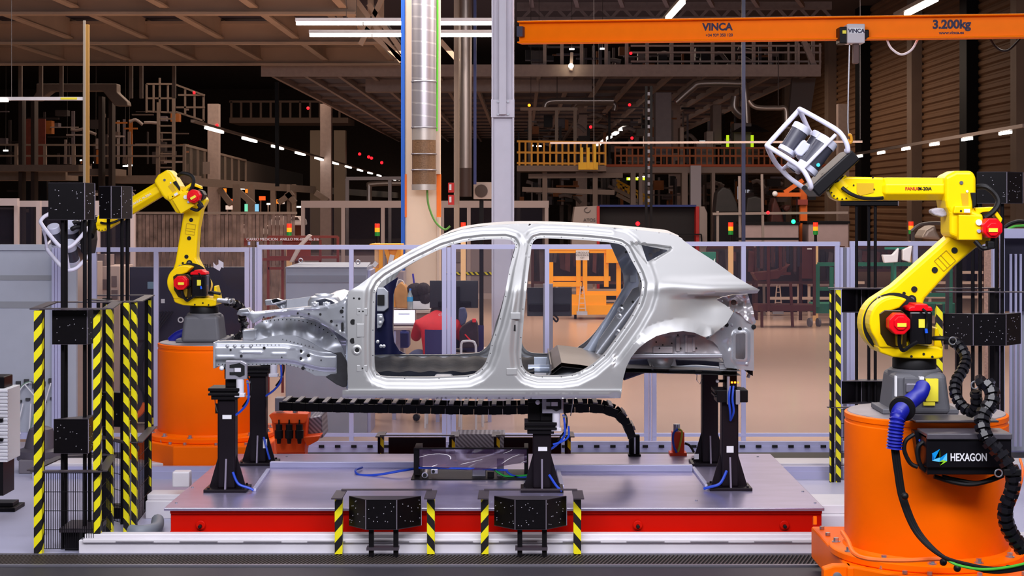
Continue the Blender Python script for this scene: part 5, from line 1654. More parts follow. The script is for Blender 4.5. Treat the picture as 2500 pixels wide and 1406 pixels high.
    b_ = rp(2042, 444)
    put(MB().cyl(a_, b_, 0.066, 24), 'wrist_flange', yellow, f_wri, smooth=True)
    put(MB().cyl(rp(2042, 444), rp(2022, 420), 0.055, 20), 'tool_adapter', black_gloss, f_wri, smooth=True)
    put(MB().cyl(rp(2036, 436), rp(2033, 433), 0.062, 20), 'adapter_ring', black, f_wri, smooth=True)
    return t, f_for, f_wri, fore


rbR, ffR, fwR, foreR = robot('yellow robot on the large orange drum at the right edge', Vector((0, 0, 0)), 0, 0, 0)
rbL, ffL, fwL, foreL = robot('yellow robot behind the left end of the table with bent arm', OFF, math.radians(38.6), math.radians(31), math.radians(16))
text('FANUC', 'lettering', M('text_red', (190, 40, 20), 0.5), foreR, rp(2228, 464, -0.082), 0.026, bold=0.0006, align='CENTER')
text('M-20iA', 'lettering', hole_m, foreR, rp(2258, 464, -0.082), 0.026, bold=0.0006)
lt = text('FANUC M-20iA', 'lettering', label_white, foreL, ffL(rp(2232, 466, -0.084)), 0.03, tilt=math.radians(31))
# right robot foot details
for nm, m_, r_ in (('warning_label', label_yellow, (2261, 925, 2291, 980)), ('yellow_plate', label_yellow, (2255, 982, 2283, 990)), ('white_sticker', label_white, (2245, 920, 2256, 927)), ('white_strip', label_white, (2186, 918, 2190, 968))):
    a, b = rp(r_[0], r_[1], -0.185), rp(r_[2], r_[3], -0.185)
    MB().bb((a.x, D0 - 0.185, a.z), (b.x, D0 - 0.155, b.z)).build(nm, m_, rbR)
MB().pb(2208, 922, 2256, 968, D0 - 0.18, 0.02).build('connector_panel', grey_cast, rbR, bevel=0.004)
MB().pb(2213, 936, 2240, 958, D0 - 0.21, 0.04).build('connector', alu_dark, rbR, bevel=0.006)
MB().pp([(2273, 512), (2290, 507), (2305, 508), (2314, 518), (2312, 528), (2300, 530), (2284, 526), (2274, 520)], D0 - 0.05, 0, 0.07).build('wrapped_connector', M('grey_wrap', (168, 162, 170), 0.6, bump=0.6, nscale=40), rbR, bevel=0.012, seg=3)

# ---- scanner heads with white tube cages
cage_m = M('cage_white', (214, 212, 230), 0.35, coat=0.2)
scan_body = M('scanner_grey', (62, 62, 74), 0.35)
scan_cap = M('scanner_cap', (196, 198, 216), 0.35)
carbon = M('carbon_plate', (13, 11, 15), 0.45, spec=0.25)


def px5(x, y, yo=0.0):
    """point measured on an enlarged view of the right sensor"""
    return rp(1850 + x / 2.7046, 240 + y / 2.7046, yo)


sc_ = thing('scanner_head', 'grey optical scanner in a white tube cage held up by the right robot', 'scanner', px5(420, 430), 'scanners in white cages')
loops = (([(275, 75, 0.1), (300, 82, 0.05), (500, 195, -0.12), (560, 250, -0.15), (590, 310, -0.15), (595, 350, -0.14), (585, 345, -0.1)], 'cage_tube'),
         ([(275, 75, 0.1), (60, 312, 0.1)], 'cage_tube'),
         ([(60, 312, 0.1), (80, 325, 0.05), (240, 425, -0.1), (300, 475, -0.14), (340, 545, -0.15), (352, 585, -0.14), (345, 595, -0.12)], 'cage_tube'),
         ([(60, 312, 0.12), (80, 360, 0.18), (120, 430, 0.24), (160, 475, 0.26), (210, 525, 0.26), (300, 590, 0.2)], 'cage_tube'),
         ([(275, 75, 0.1), (300, 130, 0.16), (350, 230, 0.22), (420, 280, 0.25)], 'cage_tube'),
         ([(515, 240, -0.13), (300, 462, -0.14)], 'cage_strut'), ([(160, 470, 0.26), (200, 440, 0.2), (225, 425, 0.1)], 'cage_strut'))
for pts, nm in loops:
    w = [px5(*p) for p in pts]
    MB().tube(catmull(w, 5) if len(w) > 2 else w, 0.0145 if nm == 'cage_tube' else 0.011, 12).build(nm, cage_m, sc_, smooth=True)


def can(t, a, b, r, capa=0.2, capb=0.16, fn=None):
    ax_ = (b - a)
    ln = ax_.length
    n_ = ax_ / ln
    c = MB().lathe([(r * 0.96, ln * capb), (r * 0.96, ln * (1 - capa))], 28, a, n_).build('sensor_body', scan_body, t, smooth=True)
    MB().lathe([(r * 0.9, ln * (1 - capa)), (r * 1.04, ln * (1 - capa)), (r * 1.04, ln * 0.97), (r * 0.95, ln)], 28, a, n_).build('sensor_cap', scan_cap, t, smooth=True)
    MB().lathe([(r * 0.9, 0), (r * 1.06, 0.004), (r * 1.06, ln * capb), (r * 0.9, ln * capb)], 28, a, n_).build('lens_ring', scan_cap, t, smooth=True)
    return c


can(sc_, px5(185, 362, 0.08), px5(300, 180, 0.08), 0.054)
can(sc_, px5(300, 420, 0.12), px5(420, 238, 0.12), 0.052)
can(sc_, px5(315, 478, -0.06), px5(470, 270, -0.06), 0.062)
MB().lathe([(0.044, 0), (0.05, 0.008), (0.05, 0.04), (0.03, 0.05)], 24, px5(228, 472, -0.02), (0.62, 0, 0.78)).build('projector_ring', scan_cap, sc_, smooth=True)
MB().lathe([(0.022, -0.002), (0.022, 0.004)], 20, px5(228, 472, -0.02), (0.62, 0, 0.78)).build('projector_lens', hole_m, sc_, smooth=True)
MB().pp([(1958, 345), (1965, 340), (1972, 350), (1980, 352), (1974, 366), (1958, 382), (1946, 378), (1940, 368)], D0 - 0.02, 0, 0.05).build('bridge_casting', scan_cap, sc_, bevel=0.008)
# carbon back plate
p0, p1 = px5(590, 345, 0), px5(320, 590, 0)
n_ = Vector((p0.z - p1.z, 0, -(p0.x - p1.x))).normalized()
q = MB()
vs = []
for p in (p0, p1):
    for w, s_ in ((-0.14, 0), (0.2, 0), (0.2, 1), (-0.14, 1)):
        vs.append(p + Vector((0, w, 0)) + n_ * (0.075 * s_))
q.add(vs, [(0, 3, 2, 1), (4, 5, 6, 7), (0, 1, 5, 4), (1, 2, 6, 5), (2, 3, 7, 6), (3, 0, 4, 7)])
q.build('back_plate', carbon, sc_, bevel=0.01)
MB().cyl(px5(310, 590, -0.15), px5(310, 590, -0.13), 0.014, 12).build('cage_bolt', rubber, sc_)
MB().cyl(px5(500, 500, 0.0), px5(470, 460, 0.0), 0.06, 20).build('mount_flange', carbon, sc_, smooth=True)
MB().disc(px5(400, 440, -0.13), 0.012, (-0.5, -1, 0), 6).build('logo_mark', M('logo_cyan', (60, 200, 200), 0.5), sc_)

# left scanner: caps towards the viewer's upper left
wl = fwL(rp(2022, 420))
sl = thing('scanner_head', 'grey optical scanner in a white tube cage behind the left black marker box', 'scanner', wl, 'scanners in white cages')


def pl_(x, y, yo=0.0):
    """point measured on an enlarged view of the left sensor"""
    return at(80 + x / 7.028, 500 + y / 7.028, 14.4 + yo)


for pts, nm, r_ in (([(270, 160, -0.05), (180, 215, -0.12), (135, 280, -0.16), (150, 330, -0.18), (250, 470, -0.24), (440, 690, -0.3), (540, 735, -0.3), (640, 720, -0.28), (740, 640, -0.24), (890, 470, -0.14), (920, 400, -0.08)], 'cage_tube', 0.017),
                    ([(270, 160, 0.05), (400, 120, 0.12), (700, 150, 0.12), (900, 330, 0.05), (920, 400, -0.08)], 'cage_tube', 0.017),
                    ([(245, 700, 0.05), (250, 770, 0.0), (400, 960, -0.12), (520, 1080, -0.18), (620, 1120, -0.2), (740, 1090, -0.18), (840, 1000, -0.12), (935, 900, -0.02)], 'cage_tube', 0.017),
                    ([(245, 700, 0.05), (270, 660, 0.1), (350, 600, 0.2), (500, 560, 0.25), (800, 700, 0.2), (935, 900, -0.02)], 'cage_tube', 0.015),
                    ([(175, 420, -0.14), (215, 560, -0.05), (240, 740, 0.0)], 'cage_strut', 0.012), ([(560, 730, -0.3), (590, 900, -0.25), (625, 1115, -0.2)], 'cage_strut', 0.012)):
    MB().tube(catmull([pl_(*p) for p in pts], 5), r_, 12).build(nm, cage_m, sl, smooth=True)
for (ax_, ay, ao), (bx_, by, bo), r in (((430, 690, 0.1), (345, 360, 0.0), 0.052), ((680, 640, 0.12), (640, 310, -0.02), 0.075), ((700, 970, 0.0), (620, 650, -0.14), 0.055)):
    can(sl, pl_(ax_, ay, ao), pl_(bx_, by, bo), r, 0.3, 0.12)
q = MB()
for pts in ([(830, 330, -0.1), (740, 300, -0.14), (690, 320, -0.15)], [(820, 380, -0.12), (720, 390, -0.16), (660, 430, -0.16)]):
    MB().tube(catmull([pl_(*p) for p in pts], 5), [0.02] * 10 + [0.016], 8).build('cable_plug', rubber, sl, smooth=True)
MB().prism([(pl_(900, 250).x, pl_(900, 250).z), (pl_(960, 280).x, pl_(960, 280).z), (pl_(990, 600).x, pl_(990, 600).z), (pl_(950, 850).x, pl_(950, 850).z), (pl_(900, 800).x, pl_(900, 800).z), (pl_(880, 500).x, pl_(880, 500).z)], 14.25, 14.65).build('back_plate', carbon, sl, bevel=0.01)
MB().cyl(pl_(960, 520), wl + Vector((0.03, 0, 0)), 0.05, 18).build('mount_flange', carbon, sl, smooth=True)

# ------------------------------------------------------------------ gear around the right robot
cb = thing('controller_box', 'black controller box with white HEXAGON lettering hung on the large orange drum', 'controller', at(2370, 1110, 8.95))
box_m = M('box_black', (14, 12, 17), 0.35, 0.0, noise=0.2, nscale=6, spec=0.25)
a, b = at(2262, 1063, 8.9), at(2470, 1160, 8.9)
MB().bb((a.x, 8.9, b.z + 0.04), (b.x, 9.12, a.z)).build('case', box_m, cb, bevel=0.006)
MB().bb((a.x, 8.885, a.z - 0.02), (b.x, 9.12, a.z + 0.012)).build('lid', M('box_lid', (74, 70, 78), 0.35, noise=0.2), cb, bevel=0.005)
MB().bb((a.x + 0.01, 8.92, b.z), (b.x - 0.02, 9.12, b.z + 0.04)).build('lower_tray', box_m, cb, bevel=0.004)
c0_, c1_ = at(2228, 1030, 9.13), at(2430, 1045, 9.13)
MB().bb((c0_.x, 9.06, 1.096), (c1_.x, 9.3, 1.108)).build('hanger_plate', M('box_plate', (58, 54, 60), 0.4, noise=0.25), cb, bevel=0.004)
MB().prism([(at(2228, 0, 9.1).x, a.z + 0.0), (a.x, a.z), (a.x, b.z + 0.05), (at(2236, 0, 9.1).x, b.z + 0.1)], 9.06, 9.14).build('side_panel', box_m, cb)
text('HEXAGON', 'lettering', label_white, cb, at(2365, 1125, 8.896), 0.058, bold=0.0012, sx=0.7)
lg = {'b': M('logo_blue', (0, 140, 215), 0.4), 'g': M('logo_green', (140, 205, 40), 0.4), 'd': M('logo_deep', (0, 96, 170), 0.4), 'l': M('logo_light', (90, 190, 230), 0.4)}
S = lambda x, y: (1950 + x / 3.4636, 1000 + y / 3.4636)
for k, pts in (('b', [(1128, 372), (1192, 335), (1192, 400), (1150, 418)]), ('d', [(1128, 372), (1150, 418), (1128, 430)]), ('g', [(1192, 335), (1195, 398), (1150, 418)]), ('l', [(1128, 432), (1150, 418), (1195, 405), (1190, 440)]),
               ('b', [(1195, 410), (1254, 368), (1215, 425), (1190, 440)]), ('l', [(1254, 368), (1254, 435), (1215, 425)]), ('g', [(1190, 440), (1215, 425), (1254, 437), (1195, 472)]), ('d', [(1190, 440), (1225, 438), (1195, 472)])):
    MB().pp([S(x, y) for x, y in pts], 8.897, -0.001, 0.004).build('logo_facet', lg[k], cb)
MB().disc(at(2246, 1075, 9.05), 0.008, n=10).build('blue_button', M('button_blue', (50, 90, 230), 0.4), cb)
for pts, r_ in (([(2232, 1060), (2212, 1075), (2208, 1100), (2222, 1130), (2240, 1140)], 0.012), ([(2262, 1075), (2242, 1090), (2242, 1120), (2252, 1142), (2268, 1155)], 0.013), ([(2280, 1163), (2330, 1178), (2375, 1182), (2420, 1172), (2450, 1160)], 0.013), ([(2300, 1163), (2340, 1172), (2390, 1178), (2440, 1160)], 0.011)):
    MB().tube(catmull([at(x, y, 8.98) for x, y in pts]), r_, 8).build('cable', rubber, cb, smooth=True)

hs = thing('blue_hose', 'thick blue corrugated hose from the robot foot over the orange drum', 'hose', at(2185, 1095, 8.98))
pth = catmull([at(2252, 946, 9.4), at(2245, 962, 9.3), at(2225, 978, 9.22), at(2205, 995, 9.1), at(2193, 1015, 9.0), at(2187, 1050, 8.98), at(2183, 1095, 8.98)], 14)
# resample evenly into ridges
tot = [0.0]
for i in range(1, len(pth)): tot.append(tot[-1] + (pth[i] - pth[i - 1]).length)
nn = 76
pts, rad = [], []
j = 1
for i in range(nn + 1):
    s = tot[-1] * i / nn
    while j < len(pth) - 1 and tot[j] < s: j += 1
    pts.append(pth[j - 1].lerp(pth[j], (s - tot[j - 1]) / max(1e-6, tot[j] - tot[j - 1])))
    rad.append(0.037 if i % 2 else 0.0455)
MB().tube(pts, rad, 18).build('corrugated_hose', blue_hose, hs, smooth=True, angle=50)
cdir = (pth[52] - pth[40]).normalized()
MB().lathe([(0.046, -0.02), (0.07, -0.015), (0.074, 0), (0.07, 0.015), (0.046, 0.02)], 28, pth[44], cdir).build('collar', rubber, hs, smooth=True)
cbn = thing('cable_bundle', 'black cables hanging from the blue hose down around the orange drum', 'cables', at(2190, 1095, 8.98))
for k, dx in enumerate((-5, 1, 6)):
    MB().tube(catmull([at(2184 + dx, 1090, 8.98), at(2192 + dx, 1150, 8.98), at(2205 + dx, 1220, 8.97), at(2240 + dx, 1300, 8.93), at(2300 + dx, 1355 + k * 3, 8.85), at(2370 + dx, 1378 + k * 4, 8.8), at(2440, 1388 + k * 4, 8.8), at(2540, 1370 + k * 5, 8.85)]), 0.011, 8).build('cable', rubber, cbn, smooth=True)
MB().tube(catmull([at(2312, 1366, 8.84), at(2340, 1380, 8.8), at(2400, 1390, 8.78), at(2470, 1383, 8.8), at(2540, 1365, 8.85)]), 0.008, 8).build('green_cable', M('earth_green', (70, 170, 50), 0.4), cbn, smooth=True)
for px, py in ((2209, 1211), (2303, 1372), (2337, 1387), (2462, 1388)):
    MB().ball(at(px, py, 8.9), 0.021, 10).build('cable_tie', rubber, cbn, smooth=True)
oc = MB().tube(catmull([at(2056, 1298, 9.35), at(2070, 1320, 9.2), at(2085, 1350, 9.1), at(2120, 1364, 8.98), at(2200, 1368, 8.95), at(2290, 1364, 8.95), at(2310, 1366, 8.95)]), 0.013, 8).build('orange_cable', M('cable_orange', (250, 110, 40), 0.45), smooth=True)
tag(oc, 'orange cable lying along the flange of the large orange drum', 'cable')

# black jointed cable chain
ch = thing('cable_chain', 'black jointed cable chain winding from the right robot down past the controller box', 'cable chain', at(2410, 950, 9.1))
link_m = M('chain_black', (18, 17, 23), 0.3, 0.0)


def chain(t, pts, step, w, mat, name='chain_link'):
    p_ = catmull(pts, 12)
    tt = [0.0]
    for i in range(1, len(p_)): tt.append(tt[-1] + (p_[i] - p_[i - 1]).length)
    n_ = int(tt[-1] / step)
    j = 1
    prev = None
    for i in range(n_):
        s = tt[-1] * (i + 0.5) / n_
        while j < len(p_) - 1 and tt[j] < s: j += 1
        c = p_[j - 1].lerp(p_[j], (s - tt[j - 1]) / max(1e-6, tt[j] - tt[j - 1]))
        ax_ = (p_[j] - p_[j - 1]).normalized()
        MB().lathe([(w * 0.62, -step * 0.55), (w * 0.62, -step * 0.3), (w, -step * 0.28), (w, step * 0.28), (w * 0.62, step * 0.3), (w * 0.62, step * 0.55)], 8, c, ax_).build(name, mat, t)
    return t


chain(ch, [at(2325, 832, 9.45), at(2345, 848, 9.4), at(2358, 875, 9.35), at(2352, 900, 9.3), at(2335, 930, 9.25), at(2332, 960, 9.2), at(2348, 990, 9.15), at(2372, 1005, 9.1), at(2384, 990, 9.05), at(2382, 955, 9.02)], 0.036, 0.034, link_m)
chain(ch, [at(2388, 938, 9.0), at(2402, 932, 8.98), at(2420, 950, 8.95), at(2422, 980, 8.92), at(2402, 1010, 8.9), at(2398, 1040, 8.86), at(2412, 1075, 8.82), at(2440, 1105, 8.8), at(2462, 1135, 8.78), at(2474, 1165, 8.78), at(2470, 1200, 8.8), at(2456, 1235, 8.82), at(2456, 1270, 8.85), at(2470, 1305, 8.88), at(2500, 1345, 8.9)], 0.044, 0.044, link_m)
for px, py, d_ in ((2326, 832, 9.4), (2380, 940, 8.98), (2438, 1155, 8.75)):
    MB().tube([at(px + 9 * math.cos(a), py + 9 * math.sin(a), d_) for a in [k * PI / 8 for k in range(16)]], 0.004, 6, closed=True).build('ring_clamp', steel, ch, smooth=True)
MB().pb(2452, 1146, 2494, 1162, 8.74, 0.08).build('chain_bracket', rubber, ch, bevel=0.004)
MB().tube(catmull([at(2490, 1120, 8.9), at(2497, 1150, 8.85), at(2490, 1190, 8.82), at(2474, 1235, 8.8)]), 0.007, 6).build('orange_wire', MATS['cable_orange'], ch, smooth=True)
# same chain behind the left robot
chl = thing('cable_chain', 'black jointed cable chain behind the left robot foot', 'cable chain', at(590, 770, 14.6))
chain(chl, [at(548, 737, 14.5), at(570, 740, 14.5), at(590, 755, 14.6), at(592, 780, 14.7), at(598, 800, 14.7), at(585, 822, 14.7), at(560, 828, 14.7), at(530, 832, 14.6)], 0.045, 0.04, link_m)
MB().cyl(at(530, 733, 14.4), at(562, 736, 14.4), 0.02, 10).build('chrome_pipe', steel, chl, smooth=True)
MB().tube([at(562 + 6 * math.cos(a), 735 + 6 * math.sin(a), 14.38) for a in [k * PI / 8 for k in range(16)]], 0.005, 6, closed=True).build('ring_clamp', steel, chl, smooth=True)
# blue hose of the left robot
o = MB().tube(catmull([at(455, 812, 14.6), at(435, 820, 14.6), at(418, 834, 14.6)]), 0.045, 12).build('blue_hose', blue_hose, smooth=True)
tag(o, 'short piece of blue hose on the left orange drum', 'hose')

# orange gearbox cluster right of the left drum
gb = thing('drive_unit', 'orange drive unit with three black plugs beside the left drum', 'drive unit', at(720, 1100, 13.8))
og = M('drive_orange', (240, 84, 6), 0.45)
MB().pp([(660, 1012), (750, 1010), (744, 1105), (676, 1107), (668, 1060)], 13.8, 0, 0.25).build('housing', og, gb, bevel=0.01)
MB().pp([(656, 1014), (666, 1008), (752, 1010), (750, 1024), (742, 1034), (668, 1034)], 13.72, 0, 0.1).build('top_ledge', og, gb, bevel=0.006)
MB().pp([(738, 1068), (782, 1064), (776, 1076), (750, 1090)], 13.75, 0, 0.2).build('side_flap', og, gb, bevel=0.005)
for px in (681, 706, 731):
    MB().lathe([(0.016, -0.16), (0.02, -0.12), (0.034, -0.115), (0.036, -0.05), (0.028, -0.045), (0.028, 0.0), (0.008, 0.005), (0.006, 0.04)], 16, at(px, 1036, 13.7)).build('plug', rubber, gb, smooth=True)
    MB().lathe([(0.034, -0.005), (0.034, 0.005)], 16, at(px, 1067, 13.7)).build('plug_ring', alu_dark, gb, smooth=True)
MB().pb(671, 971, 692, 1005, 13.7, 0.1).build('junction_box', alu_dark, gb, bevel=0.006)
MB().pb(692, 992, 700, 1000, 13.72, 0.05).build('gland', steel, gb)
MB().cyl(at(720, 1008, 13.75), at(725, 994, 13.75), 0.02, 10).build('elbow_fitting', steel, gb, smooth=True)
MB().bb(at(676, 1100, 13.82), (at(744, 0, 13.8).x, 14.0, 0)).build('base', og, gb)
tread = stripes('tread_plate', (150, 148, 158), (104, 100, 110), (1, 0, 1), 0.04, 0.5, 0.35, 0.6)
tp = MB().pp([(752, 1020), (785, 1014), (788, 1070), (750, 1072)], 13.95, 0, 0.4).build('tread_cover', tread, bevel=0.01)
tag(tp, 'chequer plate cover beside the three plug drive unit', 'cover')
tp = MB().pb(1112, 1060, 1232, 1092, 14.9, 0.3).build('tread_cover', tread)
tag(tp, 'chequer plate cover behind the low rear marker stands', 'cover')
# ------------------------------------------------------------------ guard fence with clear panes
DF = 15.8


def fence_panel(label, x0, xm, x1, ytop, ybot=1066, w=11, d=DF):
    t = thing('safety_fence', label, 'fence', (at((x0 + x1) / 2, 0, d).x, d, 0), 'clear guard fences')
    MB().pb(x0, ytop, x1, ytop + w, d, 0.045).build('top_rail', alu, t)
    MB().pb(x0, ybot - 8, x1, ybot, d, 0.045).build('bottom_rail', alu, t)
    for x in (x0, xm, x1 - w):
        MB().pb(x, ytop + w, x + w, ybot + 14, d + 0.002, 0.04).build('upright', alu, t)
    for a, b in ((x0 + w, xm), (xm + w, x1 - w)):
        MB().pb(a, ytop + w, b, ybot - 8, d + 0.018, 0.005).build('pane', glass, t)
    return t


fp0 = fence_panel('clear fence panel behind the left robot with mirrored lettering', 224, 375, 608, 604)
fp1 = fence_panel('clear fence panel in front of the grey cabinet', 628, 852, 1090, 598)
fence_panel('clear fence panel behind the car door openings', 1102, 1330, 1584, 597)
fence_panel('clear fence panel behind the car tail', 1592, 1810, 2050, 590)
fence_panel('clear fence panel behind the right robot arm', 2076, 2230, 2420, 589)
for x0, x1 in ((610, 627), (1091, 1101), (1585, 1591), (2051, 2075)):
    t = thing('fence_post', {610: 'double aluminium fence post right of the left robot', 1091: 'aluminium fence post seen through the front door opening', 1585: 'aluminium fence post under the car tail', 2051: 'double aluminium fence post right of the car tail'}[x0], 'fence post', (at(x0, 0, DF).x, DF, 0), 'aluminium fence posts')
    k = 3 if x1 - x0 > 14 else 1
    for i in range(k):
        a = x0 + (x1 - x0) * i / k
        MB().pb(a + 0.4, 604, a + (x1 - x0) / k - 0.4, 1082, DF - 0.01 + 0.015 * (i % 2), 0.05).build('profile', alu if i != 1 else alu_dark, t)
    for px in (x0 - 2, x1 + 2):
        MB().cyl(at(px, 598, DF + 0.02), at(px, 590, DF + 0.02), 0.012, 8).build('cap', alu, t)
# mirrored company name on the pane, read from behind
text('HEXAGON', 'lettering', hole_m, fp0, at(515, 655, DF - 0.004), 0.058, mirror=True, bold=0.001, align='LEFT')
lw = M('logo_pale', (214, 212, 226), 0.5)
MB().pp([(520.4, 640), (527.6, 648.4), (533.6, 644.8), (533.6, 634), (545.6, 641), (545.6, 654.4), (540.8, 652), (536, 661.6), (521.6, 653)], DF - 0.002, -0.002, 0.002).build('logo', lw, fp0)

# ------------------------------------------------------------------ things between fence and columns
grey_box = M('cabinet_grey', (166, 170, 182), 0.5, noise=0.04)
beige_box = M('cabinet_beige', (196, 170, 156), 0.6, noise=0.05)
dark_navy = M('shroud_navy', (30, 26, 46), 0.45, noise=0.2, nscale=3)


def pbt(name, label, cat, r, d, t, mat, group=None, bevel=0.004):
    o = MB().pb(*r, d, t).build(name, mat, bevel=bevel)
    return tag(o, label, cat, group)


cab = thing('grey_cabinet', 'large pale grey cabinet behind the fence left of the cream column', 'cabinet', at(800, 1062, 16.5))
MB().pb(697, 652, 896, 1062, 16.5, 0.7).build('body', grey_box, cab, bevel=0.008)
MB().pb(700, 672, 893, 690, 16.49, 0.02).build('vent_band', M('band_grey', (138, 140, 150), 0.55), cab)
MB().add([at(697, 652, 16.5), at(896, 652, 16.5), at(905, 640, 17.3), at(735, 640, 17.3), at(697, 655, 16.5), at(896, 655, 16.5), at(905, 643, 17.3), at(735, 643, 17.3)], [(0, 1, 2, 3), (7, 6, 5, 4), (0, 4, 5, 1), (1, 5, 6, 2), (2, 6, 7, 3), (3, 7, 4, 0)]).build('lid', grey_box, cab)
MB().pb(897, 660, 905, 1062, 16.55, 0.5).build('door_edge', alu, cab)
for x, y in ((734, 636), (874, 640)):
    MB().tube([at(x + 5 * math.cos(a), y + 5 * math.sin(a), 16.6) for a in [k * PI / 6 for k in range(12)]], 0.006, 6, closed=True).build('lifting_eye', steel, cab, smooth=True)
MB().pp([(706, 640), (714, 640), (737, 600), (760, 575), (752, 572), (726, 600)], 17.0, 0, 0.1).build('lifting_arm', beige_box, cab, bevel=0.004)

pw = thing('white_enclosure', 'pale grey enclosure wall at the left edge with hanging white cables', 'enclosure', at(60, 1080, 15.4))
MB().pb(-60, 600, 126, 1056, 15.4, 0.05).build('wall_panel', M('enclosure_grey', (168, 172, 184), 0.5, noise=0.03), pw)
MB().pb(-60, 597, 126, 611, 15.38, 0.08).build('top_rail', MATS['enclosure_grey'], pw)
MB().pb(-60, 672, 126, 684, 15.395, 0.01).pb(-60, 736, 124, 752, 15.395, 0.01).build('grey_band', M('band_grey_b', (140, 142, 148), 0.5), pw)  # two darker grey bands across the wall panel
for k, (a, b) in enumerate(((126, 132), (134, 139), (141, 152))):
    MB().pb(a, 604, b, 1075, 15.36 + 0.02 * k, 0.06).build('profile', alu, pw)
MB().pb(153, 620, 186, 1060, 15.6, 0.05).build('side_panel', MATS['enclosure_grey'], pw)
MB().pb(-60, 1056, 126, 1072, 15.36, 0.2).build('foot_rail', alu, pw)
pbt('beige_cabinet', 'beige cabinet edge behind the left marker stands', 'cabinet', (187, 640, 226, 1060), 16.6, 0.4, beige_box)
o = thing('beige_cabinet', 'beige control cabinet with screens behind the left fence panel', 'cabinet', at(265, 1050, 17.2))
MB().pb(222, 650, 292, 1040, 17.2, 0.6).build('body', beige_box, o, bevel=0.006)
for r in ((226, 682, 246, 712), (250, 682, 262, 706), (272, 674, 284, 700), (272, 708, 286, 730), (228, 620, 255, 645)):
    MB().pb(*r, 17.18, 0.03).build('screen', M('screen_dim', (110, 92, 88), 0.4), o)
for r in ((226, 622, 262, 650),):
    MB().pb(*r, 17.3, 0.3).build('upper_case', M('case_pink', (150, 130, 126), 0.5), o)

for k, (x, y) in enumerate(((38, 935), (58, 930), (78, 940), (98, 936), (118, 928))):
    MB().pb(x, y - 4, x + 11, y + 8, 15.37, 0.04).build('terminal', M('terminal_dark', (54, 54, 58), 0.6), pw)
    MB().pb(x + 4, y + 42, x + 14, y + 48, 15.37, 0.04).build('terminal', MATS['terminal_dark'], pw)
for k, pts in enumerate(([(88, 932), (60, 936), (40, 965), (34, 1010), (34, 1070)], [(86, 930), (56, 942), (38, 980), (40, 1020), (50, 1060)], [(60, 938), (84, 966)], [(75, 985), (72, 1040), (66, 1075)], [(88, 985), (78, 1030), (70, 1070)], [(56, 985), (48, 1020)], [(124, 935), (110, 985), (108, 1010)], [(24, 960), (28, 1000), (20, 1040), (34, 1075)])):
    MB().tube(catmull([at(x, y, 15.34) for x, y in pts]), 0.006, 6).build('white_cable', label_white if k % 4 else M('cable_grey_green', (110, 140, 120), 0.5), pw, smooth=True)
o = thing('ribbed_cabinet', 'white ribbed cabinet corner at the very left edge', 'cabinet', at(0, 1130, 11.6))
MB().pb(-60, 950, 18, 1128, 11.6, 0.3).build('body', label_white, o, bevel=0.004)
for k in range(20):
    MB().pb(-60, 954 + k * 8.6, 19, 958 + k * 8.6, 11.59, 0.02).build('rib', M('rib_white', (200, 198, 206), 0.5), o)
MB().pb(-60, 920, 10, 950, 11.65, 0.2).build('black_top', black, o, bevel=0.006)
MB().pb(-60, 1128, 8, 1210, 11.62, 0.25).build('foot', black, o)
for y in (1022, 1070):
    MB().pb(-10, y, 6, y + 8, 11.57, 0.03).build('latch', black, o, bevel=0.004)
p = on_floor(20, 1250)
o = MB().bb((p.x - 0.25, p.y, 0.0), (p.x + 0.05, p.y + 0.25, 0.03)).bb((p.x - 0.25, p.y + 0.05, 0.03), (p.x + 0.02, p.y + 0.2, 0.06)).build('floor_pedal', black, bevel=0.004)
tag(o, 'black flat floor pedal at the left edge', 'pedal')
o = MB().tube(catmull([on_floor(385, 1270, 0.05), on_floor(380, 1290, 0.05), on_floor(345, 1298, 0.05), on_floor(320, 1296, 0.05)]), 0.045, 12).build('grey_hose', M('hose_grey', (120, 126, 136), 0.5), smooth=True)
tag(o, 'grey bent hose on the floor at the left end of the table', 'hose')
o = thing('floor_fixture', 'round grey floor fixture behind the left marker stand', 'fixture', at(110, 1110, 14.2))
MB().lathe([(0.2, 0.0), (0.2, 0.08), (0.14, 0.1), (0.1, 0.26), (0.06, 0.28)], 20, (at(100, 0, 14.2).x, 14.2, 0.1)).build('hub', M('fixture_grey', (80, 74, 84), 0.5), o, smooth=True)
MB().bb((at(62, 0, 14.2).x, 14.0, 0.0), (at(150, 0, 14.2).x, 14.4, 0.12)).build('base', M('fixture_base', (110, 104, 112), 0.5), o, bevel=0.01)

# dark shrouded display behind the left robot
o = thing('dark_display', 'wide dark navy display wall behind the left robot', 'display', at(460, 1000, 17.0))
MB().pb(316, 652, 604, 830, 17.0, 0.12).build('screen', dark_navy, o, bevel=0.006)
MB().pb(316, 830, 604, 1030, 17.1, 0.3).build('lower_cover', M('cover_dark', (58, 48, 60), 0.5, noise=0.2), o)
MB().pb(360, 688, 382, 705, 16.99, 0.01).build('paper_note', M('note_teal', (120, 150, 170), 0.6), o)
MB().pb(393, 730, 402, 740, 16.99, 0.01).build('sticker', label_white, o)
for x in (397, 441):
    MB().tube([at(x + 6 * math.cos(a), 781 + 6 * math.sin(a), 16.96) for a in [k * PI / 6 for k in range(12)]], 0.007, 6, closed=True).build('eye_ring', label_white, o, smooth=True)
for k in range(5):
    MB().tube(catmull([at(395 - k * 6, 1060, 16.9), at(375 - k * 5, 1000, 16.9), at(330 + k * 4, 920, 16.9), at(345 + k * 3, 850, 16.9), at(390 + k * 8, 760, 16.9)]), 0.012, 6).build('cable', rubber, o, smooth=True)
MB().tube(catmull([at(300, 1035, 16.85), at(340, 1010, 16.85), at(355, 985, 16.85)]), 0.03, 8).build('orange_cable', MATS['cable_orange'], o, smooth=True)
